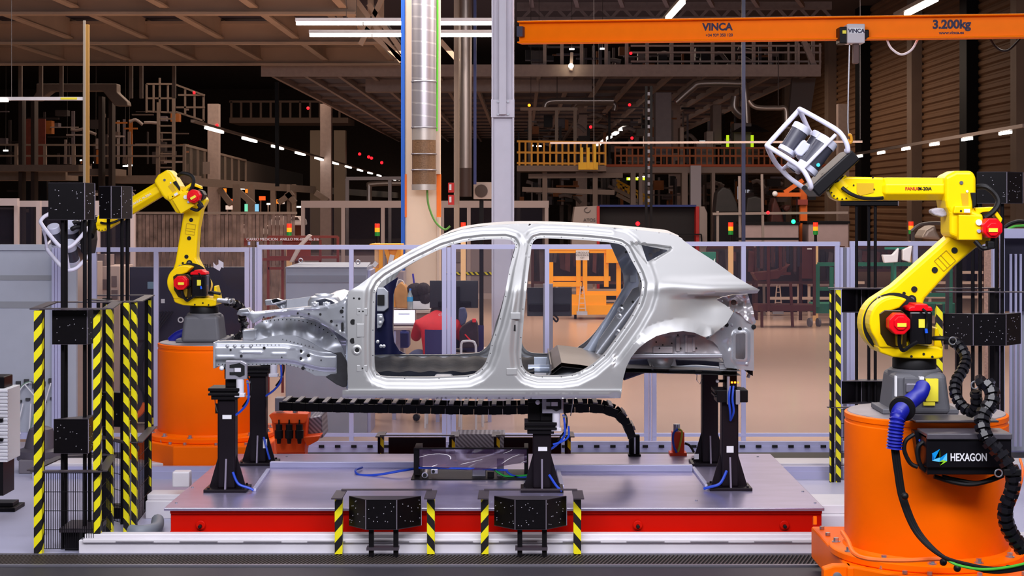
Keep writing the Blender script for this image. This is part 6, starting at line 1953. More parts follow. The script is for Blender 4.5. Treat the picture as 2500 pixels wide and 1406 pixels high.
MB().pb(371, 1020, 381, 1036, 16.8, 0.02).build('yellow_label', label_yellow, o)

# ---- desks and the person working there
desk_m = M('desk_top', (206, 190, 178), 0.4)
dk_ = thing('work_desk', 'light desk with a laptop seen through the front door opening', 'desk', at(985, 1000, 17.8))
a, b = at(905, 797, 17.6), at(1062, 797, 17.6)
MB().bb((a.x, 17.5, a.z - 0.03), (b.x, 18.3, a.z)).build('desk_top', desk_m, dk_, bevel=0.004)
for px, dd_ in ((962, 17.55), (972, 18.2), (910, 17.55), (1058, 18.2)):
    MB().bb((at(px, 0, dd_).x - 0.02, dd_, 0), (at(px, 0, dd_).x + 0.02, dd_ + 0.04, a.z - 0.03)).build('leg', alu, dk_)
zt = a.z
lp = thing('laptop', 'open laptop with a white screen on the light desk', 'laptop', at(988, 798, 17.75))
MB().pb(958, 756, 1015, 794, 17.85, 0.012).build('lid', M('laptop_shell', (70, 50, 56), 0.4), lp, bevel=0.003)
MB().pb(960, 757.5, 1013, 789, 17.84, 0.008).build('screen', M('screen_white', (232, 230, 245), 0.4, emit=1.6), lp)
MB().pb(973, 766, 1000, 767.5, 17.836, 0.004).build('screen_line', M('screen_blue', (40, 60, 170), 0.5), lp)
MB().bb((at(960, 0, 17.7).x, 17.62, zt), (at(1016, 0, 17.7).x, 17.86, zt + 0.02)).build('keyboard_base', MATS['laptop_shell'], lp, bevel=0.003)
sh = thing('back_table', 'low table behind the desk carrying bags and boxes', 'table', at(1010, 900, 18.7))
a2 = at(950, 756, 18.6)
MB().bb((a2.x, 18.5, a2.z - 0.03), (at(1080, 0, 18.6).x, 19.0, a2.z)).build('table_top', desk_m, sh)
for px in (955, 1070):
    MB().bb((at(px, 0, 18.6).x, 18.55, 0), (at(px, 0, 18.6).x + 0.04, 18.6, a2.z - 0.03)).build('leg', alu_dark, sh)
MB().pb(1016, 758, 1050, 780, 18.55, 0.3).build('drawer_box', M('drawer_brown', (150, 120, 108), 0.5), sh)
bg_ = thing('paper_bag', 'crumpled brown paper bag on the table behind the laptop', 'bag', at(982, 755, 18.6))
MB().pp([(966, 752), (962, 712), (970, 696), (978, 688), (986, 694), (992, 700), (998, 725), (1001, 754)], 18.55, 0, 0.22).build('paper', M('kraft_paper', (196, 140, 80), 0.7, bump=1.0, nscale=9, noise=0.2), bg_, bevel=0.02, seg=3)
MB().tube(catmull([at(968, 698, 18.6), at(972, 684, 18.6), at(984, 686, 18.6), at(988, 698, 18.6)]), 0.006, 5).build('handle', label_white, bg_, smooth=True)
MB().pb(959, 705, 967, 750, 18.58, 0.1).build('yellow_insert', M('insert_yellow', (232, 150, 20), 0.6), bg_)
bt = thing('water_bottle', 'clear water bottle with a blue label beside the paper bag', 'bottle', at(1002, 755, 18.6))
cB = at(1001, 755, 18.55)
MB().lathe([(0.03, 0), (0.033, 0.02), (0.033, 0.15), (0.014, 0.2), (0.012, 0.22)], 14, cB).build('bottle_body', M('bottle_clear', (190, 210, 220), 0.1, alpha=0.5), bt, smooth=True)
MB().lathe([(0.035, 0.09), (0.035, 0.14)], 14, cB).build('bottle_label', M('label_blue', (60, 160, 220), 0.4), bt, smooth=True)
MB().lathe([(0.014, 0.215), (0.014, 0.235)], 10, cB).build('bottle_cap', M('cap_blue', (60, 120, 220), 0.4), bt)
o = pbt('white_box', 'white cardboard box under the black furry jacket', 'box', (1007, 735, 1050, 755), 18.56, 0.25, label_white)
fur = MB()
rnd = random.Random(5)
for k in range(16):
    fur.ball(at(1010 + rnd.random() * 38, 704 + rnd.random() * 28, 18.6 + rnd.random() * 0.1), 0.05 + rnd.random() * 0.04, 8)
o = fur.build('fur_jacket', M('fur_black', (36, 28, 34), 0.9, bump=1.0, nscale=60), smooth=True)
tag(o, 'black furry jacket heaped on the white box', 'jacket')
o['kind'] = 'thing'
o = MB().bar(at(1013, 708, 18.65), at(1008, 668, 18.65), 0.02).build('blue_stick', M('stick_blue', (60, 50, 170), 0.4))
tag(o, 'blue stick leaning out of the black jacket', 'stick')
o = thing('blue_bin', 'blue bin under the light desk', 'bin', at(985, 830, 18.4))
MB().pb(974, 810, 998, 850, 18.4, 0.3).build('bin_body', M('bin_blue', (36, 52, 130), 0.5), o, bevel=0.02)
MB().pb(982, 803, 992, 811, 18.45, 0.1).build('bin_lid', MATS['bin_blue'], o)

mo = thing('monitor', 'black monitor seen from behind in the front door opening', 'monitor', at(1108, 760, 17.5))
MB().pb(1049, 685, 1167, 752, 17.5, 0.03).build('back_shell', M('monitor_back', (34, 34, 42), 0.5), mo, bevel=0.006)
MB().pb(1070, 736, 1150, 750, 17.47, 0.04).build('back_bulge', black, mo, bevel=0.01)
MB().pb(1100, 700, 1122, 850, 17.44, 0.05).build('stand', black, mo)
MB().bb((at(1085, 0, 17.5).x, 17.35, 0.74), (at(1140, 0, 17.5).x, 17.65, 0.76)).build('stand_foot', black, mo)
o = thing('side_table', 'table carrying the black monitor behind the front door opening', 'table', at(1130, 1000, 17.5))
MB().bb((at(1066, 0, 17.5).x, 17.3, 0.7), (at(1200, 0, 17.5).x, 18.0, 0.74)).build('table_top', desk_m, o, bevel=0.003)
for px in (1070, 1196):
    MB().bb((at(px, 0, 17.5).x - 0.02, 17.35, 0), (at(px, 0, 17.5).x + 0.02, 17.4, 0.7)).build('leg', alu, o)
mo = thing('monitor', 'black monitor seen from behind in the rear door opening', 'monitor', at(1340, 790, 17.2))
MB().pb(1287, 702, 1396, 772, 17.2, 0.03).build('back_shell', MATS['monitor_back'], mo, bevel=0.006)
MB().pb(1326, 693, 1350, 1020, 17.1, 0.06).build('stand_pillar', M('pillar_grey', (150, 148, 158), 0.45), mo, bevel=0.004)
MB().pb(1290, 742, 1392, 760, 17.17, 0.04).build('back_bulge', black, mo, bevel=0.01)
MB().tube(catmull([at(1352, 768, 17.15), at(1362, 778, 17.15), at(1358, 785, 17.15), at(1350, 776, 17.15)]), 0.01, 6).build('cable', rubber, mo, smooth=True)
MB().bb((at(1310, 0, 17.1).x, 16.9, 0), (at(1365, 0, 17.1).x, 17.4, 0.03)).build('stand_foot', alu_dark, mo)


def skin_body(name, pts, edges, mat, parent, root=0, sub=2):
    """one continuous surface grown around a joint skeleton; pts = (world point, radius x, radius y)"""
    off = world_loc(parent)
    me = bpy.data.meshes.new(name)
    me.from_pydata([Vector(p[0]) - off for p in pts], edges, [])
    o = bpy.data.objects.new(name, me)
    COL.objects.link(o)
    o.parent = parent
    md = o.modifiers.new('skin', 'SKIN')
    md.use_smooth_shade = True
    for i, p in enumerate(pts):
        v = me.skin_vertices[0].data[i]
        v.radius = (p[1], p[2])
        v.use_root = (i == root)
    s_ = o.modifiers.new('sub', 'SUBSURF')
    s_.levels = s_.render_levels = sub
    me.materials.append(mat)
    return o


dp = 17.05
seat = thing('office_chair', 'blue plastic chair under the person in red', 'chair', at(1062, 980, dp), 'blue plastic chairs')
chair_m = M('chair_blue', (62, 60, 110), 0.45)
cs = at(1063, 800, dp - 0.22)


def chair(t, x, y, hw=0.2, flip=1):
    MB().bb((x - hw, y - 0.2, 0.46), (x + hw, y + 0.2, 0.49)).build('seat', chair_m, t, bevel=0.012, seg=3)
    rows = []
    for i in range(7):
        f_ = i / 6
        rows.append([(x - hw * 0.95 + hw * 1.9 * j / 8, y - flip * (0.2 + 0.08 * f_ - 0.05 * (abs(j - 4) / 4) ** 2), 0.5 + 0.52 * f_) for j in range(9)])
    q = MB().grid(rows)
    q.grid([[(p_[0], p_[1] + 0.015, p_[2]) for p_ in r] for r in rows])
    q.build('backrest', chair_m, t, smooth=True)
    for sx in (-hw * 0.85, hw * 0.85):
        for sy in (-0.17, 0.17):
            MB().cyl((x + sx, y + sy, 0.46), (x + sx * 1.1, y + sy, 0.0), 0.012, 8).build('leg', label_white, t, smooth=True)


chair(seat, at(1068, 0, dp).x, dp, 0.125)
pr = thing('person', 'person in a red sweater and blue jeans bent over the desk, seen from behind', 'person', (cs.x, dp, 0.0))
red_knit = M('sweater_red', (206, 16, 34), 0.75, noise=0.12, nscale=30)
jeans = M('jeans_blue', (84, 90, 122), 0.8, noise=0.15, nscale=40)
skin_t = M('skin', (196, 150, 126), 0.55)
hair_m = M('hair_dark', (44, 32, 28), 0.7)
x0 = at(1068, 0, dp).x
body = [((x0, dp, 0.56), 0.16, 0.13), ((x0, dp + 0.03, 0.74), 0.16, 0.12), ((x0 - 0.01, dp + 0.12, 0.95), 0.185, 0.13), ((x0 - 0.02, dp + 0.24, 1.09), 0.17, 0.11), ((x0 - 0.03, dp + 0.36, 1.13), 0.075, 0.07), ((x0 - 0.03, dp + 0.44, 1.12), 0.06, 0.06),
        ((x0 - 0.2, dp + 0.27, 1.03), 0.075, 0.075), ((x0 - 0.26, dp + 0.42, 0.88), 0.058, 0.058), ((x0 - 0.2, dp + 0.62, 0.96), 0.045, 0.045), ((x0 - 0.18, dp + 0.68, 0.99), 0.038, 0.035),
        ((x0 + 0.17, dp + 0.27, 1.03), 0.075, 0.075), ((x0 + 0.24, dp + 0.42, 0.88), 0.058, 0.058), ((x0 + 0.14, dp + 0.62, 0.96), 0.045, 0.045), ((x0 + 0.1, dp + 0.68, 0.99), 0.038, 0.035)]
bd = skin_body('body', body, [(0, 1), (1, 2), (2, 3), (3, 4), (4, 5), (3, 6), (6, 7), (7, 8), (8, 9), (3, 10), (10, 11), (11, 12), (12, 13)], red_knit, pr)
hd = [((x0 - 0.03, dp + 0.42, 1.12), 0.06, 0.06), ((x0 - 0.03, dp + 0.5, 1.12), 0.085, 0.095), ((x0 - 0.03, dp + 0.58, 1.09), 0.08, 0.09), ((x0 - 0.03, dp + 0.62, 1.03), 0.05, 0.055)]
skin_body('head', hd, [(0, 1), (1, 2), (2, 3)], skin_t, pr)
skin_body('hair', [((x0 - 0.03, dp + 0.44, 1.14), 0.06, 0.06), ((x0 - 0.03, dp + 0.51, 1.155), 0.088, 0.09), ((x0 - 0.03, dp + 0.58, 1.14), 0.08, 0.075)], [(0, 1), (1, 2)], hair_m, pr)
skin_body('jeans', [((x0, dp + 0.0, 0.6), 0.165, 0.135), ((x0 - 0.09, dp + 0.08, 0.58), 0.1, 0.1), ((x0 - 0.2, dp + 0.2, 0.72), 0.09, 0.09), ((x0 - 0.3, dp + 0.32, 0.66), 0.07, 0.07), ((x0 - 0.26, dp + 0.3, 0.35), 0.058, 0.058), ((x0 - 0.24, dp + 0.28, 0.1), 0.045, 0.045),
                    ((x0 + 0.09, dp + 0.1, 0.57), 0.1, 0.1), ((x0 + 0.12, dp + 0.45, 0.56), 0.075, 0.075), ((x0 + 0.12, dp + 0.44, 0.3), 0.058, 0.058), ((x0 + 0.12, dp + 0.4, 0.1), 0.045, 0.045)],
          [(0, 1), (1, 2), (2, 3), (3, 4), (4, 5), (0, 6), (6, 7), (7, 8), (8, 9)], jeans, pr)
for sx, xx, yy in ((-1, x0 - 0.24, dp + 0.28), (1, x0 + 0.12, dp + 0.4)):
    skin_body('shoe', [((xx, yy - 0.03, 0.05), 0.04, 0.045), ((xx, yy + 0.1, 0.045), 0.045, 0.04), ((xx, yy + 0.2, 0.035), 0.035, 0.03)], [(0, 1), (1, 2)], rubber, pr, sub=1)
for sx, hx_ in ((-1, x0 - 0.18), (1, x0 + 0.1)):
    pts = [((hx_, dp + 0.68, 0.985), 0.03, 0.02), ((hx_ - sx * 0.01, dp + 0.75, 0.985), 0.038, 0.016)]
    ed = [(0, 1)]
    for k, ln in enumerate((0.07, 0.08, 0.075, 0.06)):
        fx = hx_ - 0.03 + k * 0.02
        i = len(pts)
        pts += [((fx, dp + 0.785, 0.985), 0.0085, 0.0085), ((fx, dp + 0.785 + ln * 0.6, 0.982), 0.008, 0.008), ((fx, dp + 0.785 + ln, 0.972), 0.007, 0.007)]
        ed += [(1, i), (i, i + 1), (i + 1, i + 2)]
    i = len(pts)
    pts += [((hx_ - sx * 0.04, dp + 0.72, 0.98), 0.01, 0.01), ((hx_ - sx * 0.06, dp + 0.76, 0.975), 0.009, 0.009)]
    ed += [(0, i), (i, i + 1)]
    skin_body('hand', pts, ed, skin_t, pr, sub=1)
text('club', 'collar_lettering', label_white, pr, at(1080, 771, dp + 0.02), 0.05)

ch2 = thing('office_chair', 'blue plastic chair holding a black backpack', 'chair', at(1150, 980, 17.0), 'blue plastic chairs')
chair(ch2, at(1150, 0, 17.0).x, 17.15, 0.13, -1)
bp = thing('backpack', 'black backpack with a red zip on the blue chair', 'backpack', at(1140, 880, 17.05))
MB().pp([(1122, 850), (1121, 805), (1130, 795), (1146, 785), (1158, 780), (1166, 790), (1168, 850)], 17.02, 0, 0.2).build('pack', M('pack_black', (50, 34, 42), 0.8, noise=0.3, nscale=20, bump=0.6), bp, bevel=0.02, seg=3)
MB().tube(catmull([at(1135, 816, 17.0), at(1142, 824, 17.0), at(1148, 830, 17.0)]), 0.008, 6).build('red_zip', M('zip_red', (240, 40, 50), 0.5), bp)
MB().pb(1153, 778, 1162, 787, 17.0, 0.05).build('red_strap', MATS['zip_red'], bp, bevel=0.004)
o = MB().pp([(1120, 752), (1135, 750), (1141, 770), (1136, 790), (1124, 797), (1119, 780)], 17.3, 0, 0.1).build('blue_jacket', jeans, bevel=0.02, seg=3)
tag(o, 'grey blue jacket hanging behind the black backpack', 'jacket')
o = thing('white_stool', 'white tube frame of a stool under the backpack', 'stool', at(1142, 860, 16.9))
MB().tube(catmull([at(1126, 1048, 16.75), at(1126, 870, 16.75), at(1127, 838, 16.75), at(1135, 833, 16.75), at(1152, 833, 16.75), at(1160, 840, 16.75), at(1162, 870, 16.75), at(1162, 1048, 16.75)]), 0.012, 8).build('tube_frame', label_white, o, smooth=True)

# ------------------------------------------------------------------ equipment further back


def bars(t, name, d, segs, w, mat, td=None):
    for i, s_ in enumerate(segs):
        x0_, y0_, x1_, y1_ = s_[:4]
        dd_ = d + 0.011 * (i % 7)
        MB().bar(at(x0_, y0_, dd_), at(x1_, y1_, dd_), w).build(name, mat, t)


def signal_tower(label, px, py, d, pole=False):
    t = thing('signal_tower', label, 'signal light', at(px, py + 30, d), 'red amber green signal towers')
    r = 6 * d / F
    for k, (nm, c, e) in enumerate((('red_lamp', (230, 40, 20), 1.4), ('amber_lamp', (255, 130, 20), 1.4), ('green_lamp', (20, 110, 40), 0.4))):
        a_, b_ = at(px, py + k * 10 + 10, d), at(px, py + k * 10, d)
        MB().cyl(a_, b_, r, 12).build(nm, M('lamp_' + nm, c, 0.4, emit=e), t, smooth=True)
    MB().cyl(at(px, py + 48, d), at(px, py + 30, d), r * 0.6, 8).build('stem', black, t)
    MB().bb((at(px - 6, 0, d).x, d - 0.03, 0), (at(px + 6, 0, d).x, d + 0.03, at(0, py + 47, d).z)).build('mast', M('mast_cream', (230, 190, 140), 0.5), t)
    return t


for label, px, py, d in (('signal tower behind the brown red rack', 706, 546, 20.5), ('signal tower beside the cream column', 921, 546, 18.9), ('signal tower just right of the cream column', 1131, 543, 25.0), ('signal tower above the car tail', 1784, 543, 32.4), ('signal tower left of the raised robot arm', 1991, 543, 32.4), ('signal tower beside the right robot elbow', 2224, 541, 32.4)):
    signal_tower(label, px, py, d)

rust = M('rust_red', (112, 34, 20), 0.6)
o = thing('measuring_cart', 'brown red steel rack with white stencilled lettering', 'rack', at(700, 860, 20.0))
bars(o, 'tube', 20.0, [(597, 585, 780, 585), (600, 585, 600, 600), (655, 578, 655, 960), (825, 578, 825, 640), (655, 578, 825, 578), (782, 585, 782, 640), (690, 600, 690, 960), (640, 633, 784, 633), (655, 628, 825, 628), (655, 655, 690, 655), (760, 590, 690, 595), (690, 590, 760, 590)], 0.03, rust)
MB().pb(700, 592, 758, 628, 20.1, 0.02).build('red_panel', M('rust_panel', (138, 44, 22), 0.6), o)
text('CARRO MEDICION  ANILLO MK-EIR  NE-316', 'lettering', label_white, o, at(690, 587, 19.97), 0.045)
yl = M('equipment_yellow', (250, 168, 10), 0.45)
o = thing('yellow_fixture', 'yellow steel fixture beside the cream column', 'fixture', at(940, 690, 18.9))
MB().pb(902, 596, 980, 601, 18.7, 0.4).build('top_bar', yl, o)
MB().pb(945, 606, 980, 652, 18.9, 0.3).build('panel', yl, o, bevel=0.01)
bars(o, 'leg', 18.85, [(930, 600, 930, 660), (942, 606, 955, 650), (960, 650, 975, 610)], 0.045, yl)
MB().pb(906, 655, 972, 664, 18.8, 0.3).build('foot_bar', yl, o)
bars(o, 'clamp_arm', 18.8, [(920, 640, 912, 650), (958, 622, 952, 645)], 0.05, label_white)
MB().bb(at(905, 664, 18.9), (at(985, 0, 18.9).x, 19.3, 0)).build('pedestal', M('pedestal_grey', (150, 140, 146), 0.5), o)

# office partition with glazing
pt = thing('glazed_screen', 'pale glazed office partition behind the cream column', 'partition', at(1000, 730, 40))
pw_m = M('partition_grey', (190, 172, 170), 0.5)
MB().pb(735, 490, 1340, 507, 40, 0.12).build('header', pw_m, pt)
MB().pb(735, 716, 1340, 730, 40, 0.1).build('mid_rail', pw_m, pt)
for x in (735, 833, 930, 1075, 1140, 1236, 1330):
    MB().pb(x, 507, x + 9, 730, 40.01, 0.1).build('mullion', pw_m, pt)
xs = (744, 842, 939, 1084, 1149, 1245)
for i, x in enumerate(xs):
    x1_ = (833, 930, 1075, 1140, 1236, 1330)[i]
    MB().pb(x, 507, x1_, 624 if x < 1080 else 600, 40.04, 0.01).build('pane', glass, pt)
    MB().pb(x, 624 if x < 1080 else 600, x1_, 730, 40.03, 0.03).build('panel', M('partition_panel', (152, 138, 142), 0.5), pt)
MB().pb(1084, 664, 1240, 671, 39.97, 0.01).build('hazard_strip', hazard, pt)
MB().pb(1112, 615, 1126, 640, 39.97, 0.02).build('notice', M('notice_grey', (120, 112, 118), 0.5), pt)

# yellow trolley
o = thing('yellow_trolley', 'bright yellow steel trolley with a white paper sign seen in the rear door opening', 'trolley', at(1430, 775, 33))
bars(o, 'tube', 33, [(1340, 605, 1530, 605), (1340, 612, 1480, 612), (1412, 605, 1412, 765), (1428, 605, 1428, 765), (1480, 605, 1480, 700), (1510, 640, 1510, 760), (1350, 680, 1490, 680), (1350, 694, 1420, 694), (1420, 716, 1510, 716), (1395, 720, 1395, 765), (1345, 640, 1345, 760)], 0.09, yl)
MB().pb(1480, 605, 1530, 642, 32.9, 0.1).build('panel', yl, o)
MB().pb(1395, 745, 1530, 768, 32.8, 0.6).build('base', yl, o)
MB().pb(1395, 720, 1480, 745, 32.85, 0.3).build('lower_panel', yl, o)
for x_ in (1402, 1522):
    MB().cyl((at(x_, 0, 33).x, 33.1, 0.06), (at(x_, 0, 33).x + 0.05, 33.1, 0.06), 0.06, 12).build('caster', rubber, o)
MB().pb(1406, 611, 1438, 635, 32.7, 0.02).build('paper_sign', label_white, o)
text('INTRODUCIR', 'lettering', hole_m, o, at(1422, 619, 32.68), 0.05)
text('SOLO EN EL', 'lettering', hole_m, o, at(1422, 625, 32.68), 0.05)
text('K01', 'lettering', hole_m, o, at(1422, 631, 32.68), 0.05)
wt = M('tube_white', (214, 190, 176), 0.5)


def ladder(label, px, py, d, h=62, name='step_hook'):
    t = thing(name, label, 'stand', at(px, py, d), 'small white ladder stands')
    hw = 9
    bars(t, 'rail', d, [(px - hw, py, px - 3.5, py - h), (px + hw, py, px + 3.5, py - h)], 0.022, wt)
    for k in range(5):
        f_ = 0.12 + k * 0.2
        w_ = hw - (hw - 3.5) * f_
        bars(t, 'rung', d, [(px - w_, py - h * f_, px + w_, py - h * f_)], 0.016, wt)
    MB().pb(px - 13, py, px + 13, py + 9, d - 0.05, 0.15).build('foot', steel, t)


ladder('small white ladder stand in front of the yellow trolley', 1421, 760, 32.6)
ladder('small white ladder stand right of the car tail', 1900, 758, 34)
ladder('small white ladder stand above the front car rail', 690, 744, 36)
for label, d, segs in (('white tube barrier behind the rear door opening', 36, [(1290, 690, 1530, 690), (1290, 708, 1530, 708), (1290, 735, 1530, 735), (1300, 690, 1300, 770), (1360, 690, 1360, 770), (1450, 690, 1450, 770), (1525, 690, 1525, 770)]),
                       ('white tube barrier right of the car tail', 34, [(1876, 690, 2110, 690), (1876, 728, 2060, 728), (1876, 690, 1876, 770), (1950, 665, 1950, 770), (1975, 690, 1975, 790), (2040, 665, 2040, 735), (1950, 667, 2045, 667)]),
                       ('white tube barrier behind the right robot upper arm', 34, [(2260, 665, 2400, 665), (2260, 690, 2400, 690), (2260, 725, 2400, 725), (2270, 665, 2270, 770), (2330, 665, 2330, 770), (2390, 665, 2390, 770)])):
    t = thing('tube_barrier', label, 'barrier', at(segs[0][0], 770, d), 'white tube barriers')
    bars(t, 'tube', d, segs, 0.055, wt)
gm = M('frame_green', (30, 110, 90), 0.5)
o = thing('green_trolley', 'green tube frame trolley right of the car tail', 'trolley', at(2100, 770, 31))
bars(o, 'tube', 31, [(1996, 645, 1996, 750), (2030, 652, 2030, 760), (2080, 640, 2080, 770), (2180, 640, 2180, 770), (2320, 640, 2320, 770), (1996, 645, 2320, 645), (1996, 705, 2080, 705), (2080, 720, 2320, 720), (2080, 765, 2320, 765)], 0.07, gm)
MB().pb(1990, 742, 2340, 765, 31.1, 0.7).build('deck', gm, o)
o = pbt('green_board', 'green board with a pale triangle above the car tail', 'board', (1712, 615, 1748, 655), 24.5, 0.05, M('board_green', (30, 110, 90), 0.5))
MB().bb((at(1728, 0, 24.6).x, 24.6, 0), (at(1732, 0, 24.6).x, 24.64, at(0, 640, 24.6).z)).build('post', gm, o)
MB().pp([(1732, 652), (1746, 630), (1746, 652)], 24.48, 0, 0.01).build('triangle', label_white, o)
o = thing('dark_cart', 'dark brown red parts cart with casters right of the car tail', 'cart', at(1930, 800, 30.6))
dk_red = M('cart_dark_red', (70, 24, 24), 0.6)
bars(o, 'tube', 30.6, [(1876, 600, 1876, 760), (1988, 600, 1988, 770), (1870, 755, 1990, 755), (1842, 668, 1930, 668), (1930, 690, 1935, 798), (1860, 755, 1860, 799), (1905, 600, 1905, 668)], 0.05, dk_red)
MB().pb(1958, 598, 1990, 680, 30.65, 0.02).build('dark_panel', dk_red, o)
MB().pp([(1840, 668), (1905, 660), (1930, 645), (1900, 680), (1850, 685)], 30.6, 0, 0.5).build('tray', dk_red, o)
MB().pb(1850, 745, 1990, 760, 30.6, 0.6).build('deck', dk_red, o)
for px, dd_ in ((1977, 30.6), (1998, 31.0)):
    MB().lathe([(0.085, -0.02), (0.085, 0.02)], 16, at(px, 787, dd_), (1, 0.3, 0)).build('caster', M('caster_grey', (96, 94, 104), 0.5), o, smooth=True)
rnd = random.Random(3)
for k in range(14):
    x_ = 1848 + k * 9
    MB().pb(x_, 598 + rnd.random() * 6, x_ + 6, 640 + rnd.random() * 25, 30.7 + rnd.random() * 0.3, 0.05).build('hanging_part', M('part_%d' % (k % 3), ((30, 28, 38), (70, 44, 48), (44, 40, 54))[k % 3], 0.5), o)
MB().pb(1971, 606, 1982, 609, 30.5, 0.02).build('paper_label', label_white, o)
# wrapped white parts behind the right fence panel
o = thing('white_wrapped_parts', 'crumpled white sheet hanging behind the right fence panel', 'sheet', at(2190, 660, 22))
MB().pp([(2155, 622), (2180, 622), (2195, 605), (2192, 640), (2160, 642)], 22, 0, 0.1).build('sheet', label_white, o, bevel=0.01)
bars(o, 'stand', 22.1, [(2185, 625, 2185, 917), (2160, 606, 2230, 606)], 0.03, gm)
MB().pp([(2205, 610), (2228, 600), (2222, 640), (2205, 635)], 22, 0, 0.1).build('sheet_fold', label_white, o, bevel=0.01)
o = thing('grey_car_shell', 'grey car shell far behind the right robot elbow', 'car', at(2270, 600, 26))
MB().tube(catmull([at(2225, 565, 26), at(2250, 548, 26), at(2300, 546, 26), at(2318, 560, 26)]), 0.03, 8).build('roof_rail', M('shell_dark', (60, 52, 52), 0.4), o, smooth=True)
MB().pp([(2250, 582), (2262, 562), (2285, 548), (2288, 565), (2300, 585)], 26, 0, 0.6).build('panel', M('shell_grey', (140, 126, 116), 0.4, 0.3), o, bevel=0.05, seg=3)
bars(o, 'pillar', 26, [(2228, 566, 2235, 852), (2316, 560, 2310, 852)], 0.05, MATS['shell_dark'])

# grey machine enclosure with red edges and black curtain
o = thing('measuring_machine', 'grey measuring machine with red edges and a black curtain behind the car roof', 'machine', at(1550, 742, 38))
mg = M('machine_grey', (150, 136, 132), 0.5)
MB().pp([(1403, 505), (1460, 502), (1460, 742), (1396, 742), (1396, 560)], 38, 0, 1.0).build('left_column', mg, o, bevel=0.01)
MB().pb(1457, 503, 1464, 742, 37.97, 1.0).build('red_edge', M('edge_red', (176, 24, 20), 0.45), o)
MB().pb(1464, 504, 1699, 742, 38.3, 0.1).build('curtain', M('curtain_black', (18, 13, 20), 0.7, noise=0.4, nscale=60), o)
MB().pb(1464, 500, 1700, 505, 38.0, 1.0).build('blue_top', M('machine_blue', (20, 40, 110), 0.5), o)
MB().pb(1699, 504, 1707, 742, 37.97, 1.0).build('red_edge', MATS['edge_red'], o)
MB().pp([(1707, 504), (1720, 504), (1727, 520), (1727, 742), (1707, 742)], 38, 0, 1.0).build('right_column', mg, o, bevel=0.01)
text('ATOS', 'lettering', M('text_grey', (70, 64, 66), 0.5), o, at(1439, 541, 37.97), 0.11, bold=0.001)
MB().tube([at(1434 + 7 * math.cos(a), 513 + 6 * math.sin(a), 37.98) for a in [k * PI / 8 for k in range(13)]], 0.008, 5).build('logo_ring', MATS['text_grey'], o)
MB().ball(at(1557, 546, 37.9), 0.05).build('red_lamp', M('led_red', (255, 20, 30), 0.5, emit=4), o, smooth=True)
bars(o, 'front_rail', 37.9, [(1650, 572, 1712, 572), (1712, 572, 1714, 600)], 0.03, black)

# low grey wall of machine covers, left and right of the orange jib
for label, r, d in (('long grey machine cover left of the orange jib post', (1815, 548, 1950, 700), 35), ('grey machine cover right of the orange jib post', (1974, 546, 2072, 700), 35)):
    t = thing('machine_cover', label, 'machine cover', at(r[0], 800, d), 'grey machine covers')
    MB().pb(*r, d, 0.8).build('cover', M('cover_grey', (140, 122, 124), 0.5, noise=0.06), t, bevel=0.02)
    MB().pb(r[0] - 4, r[1] - 6, r[2] + 4, r[1], d - 0.03, 0.9).build('top_edge', black, t)
    MB().bb((at(r[0], 0, d).x, d + 0.1, 0), (at(r[2], 0, d).x, d + 0.7, at(0, 700, d).z)).build('plinth', black, t)
o = thing('guard_rail', 'thin steel rail above the grey machine covers', 'rail', at(1900, 600, 34))
bars(o, 'tube', 34, [(1740, 522, 2070, 519), (1860, 425, 1866, 770), (1752, 515, 1752, 770), (1805, 430, 1808, 770)], 0.05, M('rail_dull', (120, 108, 104), 0.5))
bars(o, 'lower_bar', 33.8, [(1796, 583, 1950, 583)], 0.05, black)
MB().ball(at(1937, 541, 33.8), 0.045).build('green_lamp', M('led_green', (20, 255, 110), 0.5, emit=6), o, smooth=True)
MB().ball(at(1875, 519, 33.8), 0.035).build('red_lamp', MATS['led_red'], o, smooth=True)
jo = M('jib_orange_dim', (206, 92, 14), 0.55)
o = thing('orange_jib_post', 'orange jib post with a short arm right of the car tail', 'jib crane', at(1962, 700, 36))
MB().bb((at(1954, 0, 36).x, 36, 0), (at(1971, 0, 36).x, 36.14, at(0, 448, 36).z)).build('post', jo, o)
bars(o, 'arm', 35.9, [(1890, 475, 1955, 475), (1915, 470, 1960, 440)], 0.09, jo)
MB().pb(1948, 487, 1972, 500, 35.9, 0.3).build('collar', M('collar_red', (130, 50, 40), 0.5), o)
MB().pb(1972, 440, 1992, 488, 35.9, 0.3).build('motor_box', black, o)
MB().ball(at(1892, 473, 35.85), 0.06).build('white_end', label_white, o)
bars(o, 'hanging_cable', 35.8, [(1946, 480, 1944, 590)], 0.02, black)
for k, (label, pts, d) in enumerate((('dark covered machine under the walkway left of the bright window', [(1745, 520), (1750, 470), (1765, 455), (1785, 462), (1800, 495), (1805, 520)], 37), ('dark covered machine right of the bright window', [(1820, 520), (1824, 482), (1845, 478), (1862, 484), (1866, 520)], 37), ('dark rust coloured machine arm beside the orange jib', [(1880, 560), (1885, 500), (1892, 480), (1910, 520), (1918, 560)], 37), ('dark round machine part behind the orange jib', [(1912, 510), (1918, 500), (1932, 500), (1930, 512), (1920, 518)], 37))):
    o = MB().pp(pts, d, 0, 0.6).build('covered_machine', M('machine_dark_%d' % (k // 2), ((24, 18, 20), (64, 22, 16))[k // 2], 0.6, noise=0.4, nscale=6), bevel=0.04, seg=3)
    tag(o, label, 'machine', 'dark covered machines')
    t = bpy.data.objects[o.name]
    MB().bb((at(pts[0][0], 0, d).x, d + 0.1, 0), (at(pts[-1][0], 0, d).x, d + 0.5, at(0, pts[0][1], d).z)).build('plinth', black, t)
win = thing('window_1', 'bright daylight window far under the right walkway', None, at(1815, 480, 100), kind='structure')
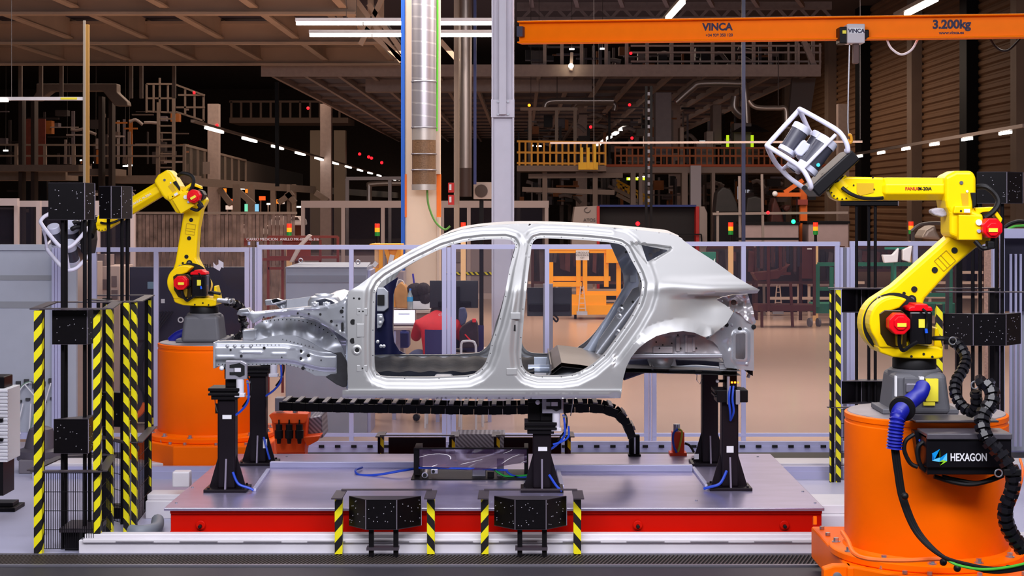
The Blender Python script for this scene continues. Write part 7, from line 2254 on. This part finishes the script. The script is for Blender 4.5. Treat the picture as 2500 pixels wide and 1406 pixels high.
for x0_, x1_ in ((1801, 1806), (1816, 1822), (1825, 1833), (1856, 1864)):
    MB().pb(x0_, 455, x1_, 490, 100, 0.1).build('pane', M('daylight', (236, 236, 250), 0.5, emit=1.6 if x0_ in (1816, 1825) else 0.3), win)

# ------------------------------------------------------------------ right hand walkway with railings
yr = M('railing_yellow', (206, 140, 16), 0.55)
orr = M('railing_orange', (150, 74, 22), 0.6)
o = thing('yellow_walkway', 'raised walkway with yellow railings above the measuring machine', 'walkway', at(1370, 420, 40))
MB().pb(1262, 404, 1480, 418, 40, 1.6).build('deck', M('walk_steel', (116, 96, 86), 0.6), o)
bars(o, 'handrail', 40, [(1262, 345, 1480, 348), (1262, 372, 1480, 374), (1262, 398, 1480, 400)], 0.05, yr)
bars(o, 'post', 40, [(x_, 345, x_, 404) for x_ in range(1268, 1480, 15)], 0.045, yr)
MB().pb(1412, 396, 1460, 414, 39.9, 0.05).build('toe_board', M('toe_yellow', (250, 190, 10), 0.5), o)
bars(o, 'bright_post', 39.9, [(1452, 352, 1452, 412), (1436, 360, 1436, 412), (1420, 360, 1420, 400)], 0.07, MATS['toe_yellow'])
bars(o, 'support', 40.5, [(1330, 418, 1330, 726), (1453, 418, 1453, 726), (1290, 430, 1520, 428), (1275, 462, 1500, 470)], 0.12, MATS['walk_steel'])
for px in (1290, 1355, 1400):
    MB().pb(px, 270, px + 8, 404, 40.8, 0.1).build('frame_upright', M('frame_brown', (112, 98, 88), 0.6), o)
MB().pb(1270, 262, 1410, 270, 40.8, 0.1).build('frame_head', MATS['frame_brown'], o)
o = thing('orange_walkway', 'raised walkway with dark orange railings on grey columns', 'walkway', at(1700, 420, 42))
MB().pb(1480, 404, 2020, 422, 42, 2.0).build('deck', M('walk_grey', (132, 112, 104), 0.6), o)
MB().pb(1480, 401, 2020, 407, 41.95, 0.05).build('toe_board', M('toe_orange', (170, 70, 20), 0.6), o)
bars(o, 'handrail', 42, [(1500, 360, 2000, 362), (1500, 380, 2000, 381)], 0.05, orr)
bars(o, 'post', 42, [(x_, 360, x_, 402) for x_ in range(1502, 2000, 14)], 0.04, orr)
for px, w in ((1686, 26), (1560, 9), (1665, 14), (1540, 12), (1738, 8)):
    MB().bb((at(px, 0, 41.8).x, 41.8, 0), (at(px + w, 0, 41.8).x, 42.1, at(0, 404 if w > 20 else 422, 41.8).z)).build('column', M('column_pale', (176, 166, 174), 0.5) if w > 20 else MATS['walk_grey'], o)
for r, m_ in (((1700, 345, 1726, 404), (116, 100, 98)), ((1745, 352, 1792, 404), (26, 20, 22)), ((1792, 300, 1835, 404), (96, 84, 82)), ((1725, 320, 1745, 404), (128, 112, 108)), ((1660, 310, 1670, 404), (150, 130, 120)), ((1600, 225, 1640, 380), (110, 100, 104)), ((1740, 255, 1762, 404), (92, 76, 70))):
    MB().pb(*r, 42.6, 0.6).build('machine_block', M('block_%d_%d' % (r[0], r[1]), m_, 0.6, noise=0.1), o, bevel=0.02)
MB().pb(1708, 343, 1722, 350, 42.5, 0.1).build('white_lamp', M('lamp_pale', (220, 230, 235), 0.5, emit=0.4), o)
for x_ in (1774, 1834):
    MB().pb(x_, 330, x_ + 6, 362, 42.4, 0.1).build('green_marker', M('marker_green', (190, 230, 20), 0.5, emit=0.8), o)
o = thing('yellow_stairs', 'yellow railed stairs descending behind the measuring machine', 'stairs', at(1540, 500, 46))
bars(o, 'stringer', 46, [(1500, 460, 1575, 500), (1505, 475, 1570, 508)], 0.1, M('stair_grey', (170, 150, 130), 0.6))
bars(o, 'handrail', 46, [(1505, 440, 1590, 485), (1505, 450, 1590, 492)], 0.06, MATS['toe_yellow'])
bars(o, 'post', 46, [(1510 + k * 12, 445 + k * 7, 1510 + k * 12, 470 + k * 6) for k in range(7)], 0.06, MATS['toe_yellow'])
o = thing('lime_sign', 'bright lime strip under the yellow walkway', 'sign', at(1552, 440, 50))
MB().pb(1530, 433, 1575, 440, 50, 0.1).build('strip', M('lime_strip', (190, 230, 30), 0.5, emit=0.7), o)
for k in range(4):
    MB().pb(1535 + k * 11, 436 - k * 2, 1541 + k * 11, 438 - k * 2, 49.9, 0.1).build('tube', tube_m, o)
for label, pts, r_, d in (('silver duct bending over the yellow walkway', [(1330, 262), (1336, 250), (1360, 246), (1440, 246), (1498, 246)], 0.09, 46), ('silver duct stepping down behind the yellow walkway', [(1396, 268), (1408, 254), (1430, 252), (1496, 252), (1500, 270)], 0.08, 47.5), ('silver duct rising and running over the orange walkway', [(1650, 250), (1690, 215), (1712, 204), (1800, 204), (1818, 212), (1824, 300)], 0.1, 44), ('silver pipe bending beside the dark hood', [(1828, 245), (1846, 262), (1900, 264), (1918, 266), (1920, 300)], 0.06, 40), ('silver elbow duct behind the blue pole', [(1795, 235), (1793, 262), (1806, 278), (1812, 280)], 0.13, 46)):
    o = MB().tube(catmull([at(x, y, d) for x, y in pts], 5), r_, 12).build('air_duct', M('duct_silver', (170, 158, 152), 0.3, 0.7), smooth=True)
    tag(o, label, 'duct', 'silver air ducts')
    MB().cyl(at(*pts[2], d), at(*pts[2], d) + Vector((0, 0, 6.0 - at(*pts[2], d).z)), 0.012, 6).build('hanger_rod', wire_m, o)
o = MB().add([at(1786, 322, 42), at(1880, 322, 42), at(1880, 322, 44), at(1786, 322, 44), at(1820, 304, 42.8), at(1846, 304, 42.8), at(1846, 304, 43.2), at(1820, 304, 43.2)], [(0, 3, 2, 1), (4, 5, 6, 7), (0, 1, 5, 4), (1, 2, 6, 5), (2, 3, 7, 6), (3, 0, 4, 7)]).build('extraction_hood', black)
tag(o, 'black extraction hood over the orange walkway', 'hood')
o = thing('busbar_pole', 'long cream horizontal pole in front of the walkways', 'pole', at(1343, 349, 22))
MB().bar(at(1343, 349, 22), at(2105, 346, 22), 0.028).build('pole', M('pole_cream', (168, 144, 130), 0.5), o)
MB().cyl(at(2100, 340, 22), at(2100, -60, 22), 0.004, 5).build('hanger_wire', wire_m, o)
MB().cyl(at(1450, 349, 22), at(1450, -60, 22), 0.004, 5).build('hanger_wire', wire_m, o)
o = MB().bar(at(1815, -60, 23), (at(1815, 0, 23).x, 23, 0), 0.05).build('blue_pole', M('pole_navy', (26, 30, 60), 0.5))
tag(o, 'dark blue vertical pole behind the crane lettering', 'pole')
o = thing('strut_column', 'slotted dark steel strut column behind the yellow walkway', 'column', (at(1585, 0, 36).x, 36, 0))
for px in (1578, 1590):
    MB().bb((at(px - 3, 0, 36).x, 36, 0), (at(px + 3, 0, 36).x, 36.06, at(0, 210, 36).z)).build('strut', black, o)
for k in range(14):
    MB().pb(1581, 225 + k * 20, 1587, 233 + k * 20, 36.02, 0.03).build('spacer', alu_dark, o)
o = MB().pp([(1935, 190), (1992, 190), (1980, 270), (1925, 300)], 46, 0, 0.3).build('hanging_sheet', M('sheet_grey', (110, 98, 94), 0.6))
tag(o, 'slanted grey metal sheet hanging beside the ribbed wall', 'sheet')
o = pbt('air_conditioner', 'white outdoor air conditioner unit behind the crane column', 'air conditioner', (1156, 445, 1200, 486), 28, 0.4, M('aircon_white', (190, 174, 164), 0.5))
MB().bb((at(1170, 0, 28).x, 28.1, 0), (at(1180, 0, 28).x, 28.2, at(0, 486, 28).z)).build('stand_post', black, o)
MB().lathe([(0.11, 0), (0.11, 0.02), (0.02, 0.025)], 20, at(1175, 466, 27.99), (0, -1, 0)).build('fan_grille', M('grille_dark', (80, 66, 60), 0.6), o, smooth=True)
for k, y in enumerate((446, 476)):
    o = pbt('red_sign', ('red fire equipment sign beside the far slim duct', 'lower red fire equipment sign beside the far slim duct')[k], 'sign', (1094, y, 1109, y + 24), 27.19, 0.02, M('sign_red', (200, 30, 26), 0.5), 'red fire signs')
    MB().pb(1097, y + 4, 1102, y + 18, 27.17, 0.02).build('pictogram', label_white, o)

# ------------------------------------------------------------------ left hand walkway, ladder, gantry, strip curtain
ws = M('walk_left', (136, 118, 106), 0.6, noise=0.08)
o = thing('left_walkway', 'raised steel walkway with railing behind the left robot', 'walkway', at(230, 440, 52))
MB().pb(-60, 402, 192, 418, 50, 1.5).build('deck', ws, o)
MB().pb(165, 412, 280, 428, 51, 1.5).build('deck', ws, o)
MB().pb(-60, 416, 160, 440, 52, 1.5).build('edge_beam', ws, o)
MB().pb(270, 428, 470, 447, 54, 1.5).build('edge_beam', ws, o)
bars(o, 'handrail', 54, [(-60, 353, 452, 355), (-60, 380, 452, 381)], 0.06, ws)
bars(o, 'post', 54, [(x_, 353, x_, 430) for x_ in (40, 110, 180, 247, 317, 385, 450)], 0.1, ws)
MB().add([at(450, 354, 54), at(600, 392, 75), at(600, 440, 75), at(450, 440, 54)], [(0, 1, 2, 3)]).build('mesh_screen', M('screen_mesh', (120, 108, 98), 0.6, alpha=0.35), o)
for k in range(10):
    f_ = k / 9
    d_ = 54 + 21 * f_
    MB().bar(at(450 + 150 * f_, 354 + 38 * f_, d_), at(450 + 150 * f_, 445 - 3 * f_, d_), 0.08).build('post', ws, o)
MB().bar(at(450, 354, 54), at(600, 392, 75), 0.08).build('handrail', ws, o)
MB().add([at(450, 432, 54), at(975, 470, 112), at(975, 484, 112), at(450, 452, 54), at(450, 432, 54.5), at(975, 470, 112.5), at(975, 484, 112.5), at(450, 452, 54.5)], [(0, 1, 2, 3), (7, 6, 5, 4), (0, 4, 5, 1), (3, 2, 6, 7)]).build('edge_beam', ws, o)
MB().add([at(600, 392, 76), at(740, 425, 100), at(740, 455, 100), at(600, 445, 76)], [(0, 1, 2, 3)]).build('side_panel', M('side_sheet', (104, 92, 84), 0.7), o)
MB().pb(495, 395, 512, 425, 56, 0.05).build('notice', M('notice_pale', (150, 134, 126), 0.6), o)
for px, w, d_ in ((568, 16, 58), (605, 14, 62), (660, 12, 70), (712, 10, 74), (455, 8, 56), (700, 8, 60)):
    MB().bb((at(px, 0, d_).x, d_, 0), (at(px + w, 0, d_).x, d_ + 0.3, at(0, 450, d_).z)).build('column', ws, o)
for x0_, y0_, x1_, y1_ in ((565, 500, 535, 460), (620, 500, 580, 465), (680, 495, 715, 470), (720, 495, 700, 470), (770, 470, 800, 490)):
    MB().bar(at(x0_, y0_, 60), at(x1_, y1_, 60), 0.2).build('brace', ws, o)
o = thing('access_ladder', 'steel access ladder with cage platform left of the lamp row', 'ladder', at(405, 420, 56))
bars(o, 'stile', 56, [(387, 250, 387, 432), (424, 205, 424, 432)], 0.1, ws)
bars(o, 'rung', 56, [(387, 290 + k * 17, 424, 290 + k * 17) for k in range(8)], 0.05, ws)
bars(o, 'rail', 56, [(358, 205, 425, 205), (425, 205, 500, 233), (358, 240, 425, 240), (435, 232, 500, 232), (430, 262, 500, 262), (360, 272, 430, 275), (430, 273, 498, 295)], 0.06, ws)
bars(o, 'post', 56, [(358, 205, 358, 275), (375, 205, 375, 275), (390, 190, 390, 275), (410, 205, 410, 275), (452, 215, 452, 280), (475, 225, 475, 288), (497, 232, 497, 295)], 0.06, ws)
o = thing('steel_gantry', 'broad steel gantry frame under the left mezzanine', 'gantry', at(185, 260, 50))
MB().pp([(88, 204), (285, 204), (285, 225), (310, 248), (312, 258), (280, 258), (250, 222), (125, 222), (95, 245), (75, 245), (88, 225)], 50, 0, 0.5).build('frame', ws, o, bevel=0.03)
for px in (45, 75, 240, 265):
    MB().bb((at(px, 0, 50.5).x, 50.5, 0), (at(px + 9, 0, 50.5).x, 50.9, at(0, 235, 50.5).z)).build('leg', M('gantry_dark', (60, 46, 40), 0.7), o)
for px in (50, 150, 320, 345, 425, 100):
    MB().bar(at(px, 160, 48), at(px, 240, 48), 0.1).build('hanger', ws, o)
o = pbt('rust_panel', 'dark red panel behind the left walkway railing', 'panel', (45, 290, 110, 410), 58, 0.1, M('panel_rust', (96, 36, 24), 0.7, noise=0.2))
MB().bb((at(45, 0, 58).x, 58.2, 0), (at(110, 0, 58).x, 58.6, at(0, 410, 58).z)).build('plinth', black, o)
o = MB().bar(at(213, 60, 20), (at(213, 0, 20).x, 20, 0), 0.045).build('yellow_pole', M('pole_ochre', (150, 112, 50), 0.5))
tag(o, 'ochre vertical pole behind the left marker boxes', 'pole')
o = MB().bar(at(206, 50, 19.96), (at(206, 0, 19.96).x, 19.96, 0), 0.025).build('grey_pipe', M('pipe_pale', (150, 140, 128), 0.5))
tag(o, 'thin pale pipe strapped to the ochre pole', 'pipe')
o = MB().bar(at(676, 200, 44), at(677, 455, 44), 0.1).build('hanging_pole', black)
tag(o, 'dark pole hanging below the middle deck', 'pole')
# lower platform in the distance and twin columns
o = thing('far_platform', 'dim distant platform with railing under the middle deck', 'platform', at(760, 290, 80))
MB().pb(560, 287, 850, 300, 80, 3).build('deck', M('far_steel', (104, 86, 76), 0.7), o)
bars(o, 'handrail', 80, [(560, 248, 850, 248)], 0.1, MATS['far_steel'])
bars(o, 'post', 80, [(x_, 248, x_, 288) for x_ in range(565, 850, 24)], 0.1, MATS['far_steel'])
for px, w in ((757, 30), (815, 28)):
    MB().bb((at(px, 0, 79).x, 79, 0), (at(px + w, 0, 79).x, 79.6, at(0, 318, 79).z)).build('column', M('far_concrete', (120, 106, 92), 0.7), o)
o = thing('steel_portal', 'thin grey steel portal frame left of the cream column', 'portal', at(900, 490, 40))
bars(o, 'bar', 42.5, [(845, 436, 985, 435), (848, 436, 848, 495), (952, 436, 952, 495)], 0.09, M('portal_grey', (150, 140, 142), 0.5))
for x_ in (848, 952): bars(o, 'leg', 42.5, [(x_, 490, x_, 730)], 0.08, MATS['portal_grey'])
o = MB().tube(catmull([at(902, 500, 44), at(902, 458, 44), at(908, 449, 44), at(985, 447, 44)], 5), 0.07, 10).build('air_duct', MATS['duct_silver'], smooth=True)
tag(o, 'thin silver duct bending under the steel portal', 'duct', 'silver air ducts')
sc2 = thing('strip_curtain', 'clear plastic strip curtain behind the left robot', 'curtain', at(500, 600, 30))
strip_m = M('strip_plastic', (150, 126, 116), 0.25, 0.0, noise=0.5, nscale=5, alpha=0.75)
for k in range(42):
    x_ = 318 + k * 9.6
    MB().pb(x_, 520 if x_ > 600 else 524, x_ + 8.4, 804, 30 + 0.05 * (k % 2), 0.006).build('strip', strip_m, sc2)
MB().pb(316, 517, 724, 523, 29.98, 0.08).build('hanging_rail', ws, sc2)
o = thing('white_partition', 'pale framed partition at the left edge behind the enclosure', 'partition', at(100, 640, 22))
MB().pb(-60, 484, 42, 502, 22, 0.1).build('header', pw_m, o)
MB().pb(42, 490, 240, 505, 23, 0.1).build('header', pw_m, o)
for x_ in (34, 88, 160, 232, 318):
    MB().pb(x_, 490, x_ + 9, 800, 22.5, 0.1).build('mullion', pw_m, o)
for a_, b_ in ((-60, 34), (43, 88), (97, 160), (169, 232), (241, 318)):
    MB().pb(a_, 505, b_, 800, 22.55, 0.01).build('pane', glass, o)

# ---- bright distant shop floor seen under the walkway: far cars, screens, glowing boxes added to brighten it
rnd = random.Random(11)
fc = M('far_car_glow', (236, 220, 214), 0.4, emit=0.12)  # white paint given a faint glow so the cars look brightly lit
for k, (x_, y_) in enumerate(((674, 540), (718, 540), (655, 562), (700, 566), (590, 560))):
    t = thing('far_car_body', ('white car body on the distant line, upper left', 'white car body on the distant line, upper right', 'white car body on the distant line, lower left', 'white car body on the distant line, lower right', 'white car body on the distant line behind the strip curtain')[k], 'car', at(x_, y_ + 12, 62 + 2.6 * k), 'white car bodies on the distant line')
    dk_c = 62 + 2.6 * k
    MB().pp([(x_ - 20, y_ + 10), (x_ - 20, y_), (x_ - 12, y_ - 4), (x_ - 6, y_ - 12), (x_ + 10, y_ - 12), (x_ + 18, y_ - 2), (x_ + 20, y_ + 10)], dk_c, 0, 1.6).build('shell', fc, t, bevel=0.06)
    MB().pp([(x_ - 8, y_ - 3), (x_ - 4, y_ - 10), (x_ + 8, y_ - 10), (x_ + 13, y_ - 3)], dk_c - 0.04, 0, 0.1).build('window_opening', MATS['far_car_glow'] if False else M('far_dark', (70, 50, 46), 0.6), t)
    MB().bb((at(x_ - 16, 0, dk_c).x, dk_c + 0.2, 0), (at(x_ + 16, 0, dk_c).x, dk_c + 1.2, at(0, y_ + 10, dk_c).z)).build('skid', M('skid_rust', (110, 56, 40), 0.6), t)
ordn = ('first', 'second', 'third', 'fourth', 'fifth', 'sixth', 'seventh', 'eighth', 'ninth', 'tenth', 'eleventh', 'twelfth', 'thirteenth')
for k, x_ in enumerate(sorted(505 + 225 * (q_ + rnd.random() * 0.7) / 13 for q_ in range(13))):
    y_ = 458 + rnd.random() * 45
    c = ((255, 244, 232), (255, 140, 40), (240, 224, 214), (255, 90, 30))[k % 4]
    w = 8 + rnd.random() * 14
    o = MB().pb(x_, y_, x_ + w, y_ + (4 if k % 4 == 0 else 10), 66 + k * 0.8, 0.2).build('far_light_panel', M('far_glow_%d' % (k % 4), c, 0.5, emit=(3.0, 0.8, 0.5, 0.9)[k % 4]))
    tag(o, '%s added glowing box under the distant walkway, %s from the left' % (('white', 'orange', 'pale', 'red orange')[k % 4], ordn[k]), 'light', 'added glowing boxes on the distant shop floor')
    MB().bb((at(x_, 0, 66 + k * 0.8).x, 66.22 + k * 0.8, 0), (at(x_ + 3, 0, 66 + k * 0.8).x, 66.3 + k * 0.8, at(0, y_, 66 + k * 0.8).z)).build('panel_post', ws, o)
for label, x_, c in (('distant green screen under the left walkway', 597, (120, 230, 190)), ('distant blue green screen under the left walkway', 620, (130, 200, 240))):
    o = pbt('far_screen', label, 'screen', (x_, 498, x_ + 11, 516), 64, 0.1, M('screen_%d' % x_, c, 0.5, emit=0.8))
# red status lamps
for k, (x_, y_, d_) in enumerate(((474, 226, 56), (530, 306, 60), (752, 264, 60), (878, 376, 80), (900, 383, 80), (907, 386, 80), (932, 397, 80), (1540, 130, 43.8), (1537, 256, 48), (1543, 337, 48), (1442, 310, 40), (1620, 295, 44), (1292, 257, 40.5))):
    o = MB().ball(at(x_, y_, d_), 0.045 * d_ / 50, 8).build('status_lamp', M('status_orange', (255, 110, 20), 0.5, emit=6) if k == 12 else MATS['led_red'], smooth=True)
    tag(o, ('red lamp on the caged ladder platform', 'red lamp above the start of the long lamp row', 'red lamp on the distant platform railing', 'first red lamp left of the cream column', 'second red lamp left of the cream column', 'third red lamp left of the cream column', 'fourth red lamp nearest the cream column',
            'red lamp on the middle deck under the crane beam', 'upper red lamp behind the slotted strut column', 'lower red lamp behind the slotted strut column', 'red lamp above the yellow walkway railing', 'red lamp beside the slotted strut column', 'orange lamp on the frame beside the crane column')[k], 'lamp', 'status lamps')
o = MB().ball(at(1394, 161, 43.6), 0.07, 10).build('flood_lamp', M('flood_glow', (255, 236, 200), 0.5, emit=14), smooth=True)
tag(o, 'round bright flood lamp on the middle deck edge', 'lamp')
o = MB().bar(at(1396, 128, 43.8), at(1394, 172, 43.8), 0.08).build('lamp_arm', mid_m, o)
for k, (x0_, y0_) in enumerate(((158, 386), (195, 390), (228, 395), (300, 404), (310, 402), (8, 366), (1290, 354), (1310, 355), (1390, 118), (1465, 117))):
    o = MB().pb(x0_, y0_, x0_ + 12, y0_ + 3, 70 if k < 6 else 46, 0.1).build('far_tube_lamp', tube_m)
    tag(o, ('short far tube lamp left of the ochre pole', 'short far tube lamp just left of the ochre pole', 'short far tube lamp just right of the ochre pole', 'left of two close far tube lamps behind the left robot', 'right of two close far tube lamps behind the left robot', 'short far tube lamp at the left edge', 'left short tube lamp over the yellow walkway', 'right short tube lamp over the yellow walkway', 'left tube lamp on the middle deck under the crane', 'right tube lamp on the middle deck under the crane')[k], 'lamp', 'far tube lamps')
    dd_ = 70 if k < 6 else 46
    MB().cyl(at(x0_ + 6, y0_, dd_ + 0.05), Vector((at(x0_ + 6, 0, dd_).x, dd_ + 0.05, 10.2)), 0.008, 5).build('hanger_wire', wire_m, o)

en = thing('enclosure_frame', 'pale aluminium enclosure frame at the right edge behind the robot', 'enclosure', at(2460, 1060, 14.8))
MB().pb(2446, 558, 2600, 582, 14.8, 0.1).build('top_beam', alu, en, bevel=0.004)
MB().pb(2424, 588, 2435, 1100, 14.85, 0.06).build('profile', alu, en)
MB().pb(2444, 582, 2453, 1100, 14.82, 0.06).build('profile', alu, en)
MB().pb(2453, 582, 2600, 760, 15.0, 0.03).build('dark_panel', dark_navy, en)
MB().pb(2470, 760, 2600, 1100, 15.1, 0.03).build('lower_panel', MATS['enclosure_grey'], en)
for x_ in (2466, 2478, 2490):
    MB().pb(x_, 620, x_ + 5, 1090, 14.95, 0.03).build('slat', alu, en)
MB().pb(2404, 600, 2422, 1060, 15.3, 0.02).build('perforated_sheet', M('perforated_beige', (190, 150, 130), 0.6, noise=0.3, nscale=50), en)
MB().tube(catmull([at(2450, 558, 14.9), at(2470, 545, 14.9), at(2500, 542, 14.9), at(2560, 560, 14.9)]), 0.02, 8).build('black_hose', rubber, en, smooth=True)
MB().tube(catmull([at(2460, 560, 14.85), at(2480, 552, 14.85), at(2520, 550, 14.85)]), 0.012, 8).build('green_hose', MATS['earth_green'], en, smooth=True)

# dark racks full of parts behind the right fence panels
rnd = random.Random(21)
maroon = [M('rack_maroon_%d' % k, c, 0.6, noise=0.2) for k, c in enumerate(((58, 26, 28), (40, 30, 36), (84, 46, 46), (30, 26, 34), (70, 60, 66)))]
for label, x0_, x1_, y0_, y1_, d in (('dark rack of hanging maroon parts right of the car tail', 1846, 2062, 604, 690, 32.5), ('dark rack of parts behind the right robot arm', 2078, 2330, 604, 660, 32.5), ('dark rack of parts above the sloping car tail', 1728, 1840, 604, 690, 33.0), ('dark rack of parts behind the yellow trolley', 1300, 1536, 600, 690, 34.5)):
    t = thing('parts_rack', label, 'parts rack', at((x0_ + x1_) / 2, 760, d), 'dark racks of parts')
    MB().pb(x0_, y0_ - 3, x1_, y1_, d + 0.5, 0.05).build('back_panel', maroon[1], t)
    for yy in (y0_, y1_):
        MB().bar(at(x0_, yy, d), at(x1_, yy, d), 0.05).build('beam', maroon[0], t)
    for xx in (x0_, (x0_ + x1_) / 2, x1_):
        MB().bar(at(xx, y0_, d + 0.2), Vector((at(xx, 0, d + 0.2).x, d + 0.2, 0)), 0.06).build('upright', maroon[0], t)
    x_ = x0_ + 3
    while x_ < x1_ - 8:
        w_ = 5 + rnd.random() * 9
        h_ = 0.3 + rnd.random() * 0.65
        a_ = y0_ + 4 + rnd.random() * 8
        b_ = a_ + (y1_ - y0_) * h_
        sl = rnd.uniform(-5, 5)
        MB().pp([(x_, a_), (x_ + w_, a_ + rnd.random() * 6), (x_ + w_ + sl, b_), (x_ + sl, b_ - rnd.random() * 8)], d + rnd.random() * 0.3, 0, 0.06).build('hanging_part', maroon[rnd.randrange(5)], t)
        x_ += w_ + 2 + rnd.random() * 4
# assembly line equipment in the depth of the hall
tones = [M('line_tone_%d' % k, c, 0.55, noise=0.15) for k, c in enumerate(((120, 104, 98), (82, 66, 60), (150, 136, 132), (44, 34, 34), (160, 90, 30), (104, 94, 100)))]
for label, x0_, x1_, y0_, y1_, d, n_ in (('cluttered assembly equipment under the yellow walkway', 1262, 1520, 424, 500, 52, 60), ('cluttered assembly equipment under the orange walkway', 1545, 1960, 426, 500, 52, 60), ('cluttered conveyor equipment under the left walkway', -20, 330, 445, 520, 58, 60), ('cluttered machinery on the middle deck below the crane beam', 1270, 1900, 104, 166, 47, 60), ('cluttered machinery behind the left walkway railing', -20, 460, 265, 400, 62, 70), ('cluttered machinery above the orange walkway', 1480, 1960, 255, 400, 50, 60), ('cluttered machinery behind the yellow walkway', 1262, 1480, 275, 402, 50, 40)):
    t = thing('assembly_equipment', label, 'equipment', at((x0_ + x1_) / 2, y1_, d), 'equipment deep in the hall')
    deck = y1_ if y1_ > 200 else 167
    for k in range(n_):
        x_, y_ = rnd.uniform(x0_, x1_), rnd.uniform(y0_, y1_ - 6)
        m_ = tones[rnd.randrange(6) if rnd.random() > 0.12 else 3]
        r = rnd.random()
        dd_ = d + rnd.random() * 3
        if r < 0.34:
            MB().pb(x_, y_, x_ + 3 + rnd.random() * 5, y1_, dd_, 0.1).build('frame_post', m_, t)
        elif r < 0.62:
            MB().pb(x_, y_, min(x1_, x_ + 20 + rnd.random() * 70), y_ + 2 + rnd.random() * 3, dd_, 0.1).build('frame_beam', m_, t)
        elif r < 0.9:
            MB().pb(x_, y_, x_ + 8 + rnd.random() * 22, min(y1_, y_ + 8 + rnd.random() * 24), dd_, 0.4).build('machine_box', m_, t)
        else:
            MB().tube(catmull([at(x_, y_, dd_), at(x_ + 15, y_ + rnd.uniform(-8, 8), dd_), at(x_ + 32, y_ + rnd.uniform(-4, 16), dd_)], 4), 0.06, 8).build('pipe', tones[2], t, smooth=True)
    if y1_ > 200:
        for xx in (x0_ + 4, (x0_ + x1_) / 2, x1_ - 4):
            MB().bar(at(xx, y1_, d + 3.2), Vector((at(xx, 0, d + 3.2).x, d + 3.2, 0)), 0.12).build('stand', tones[1], t)
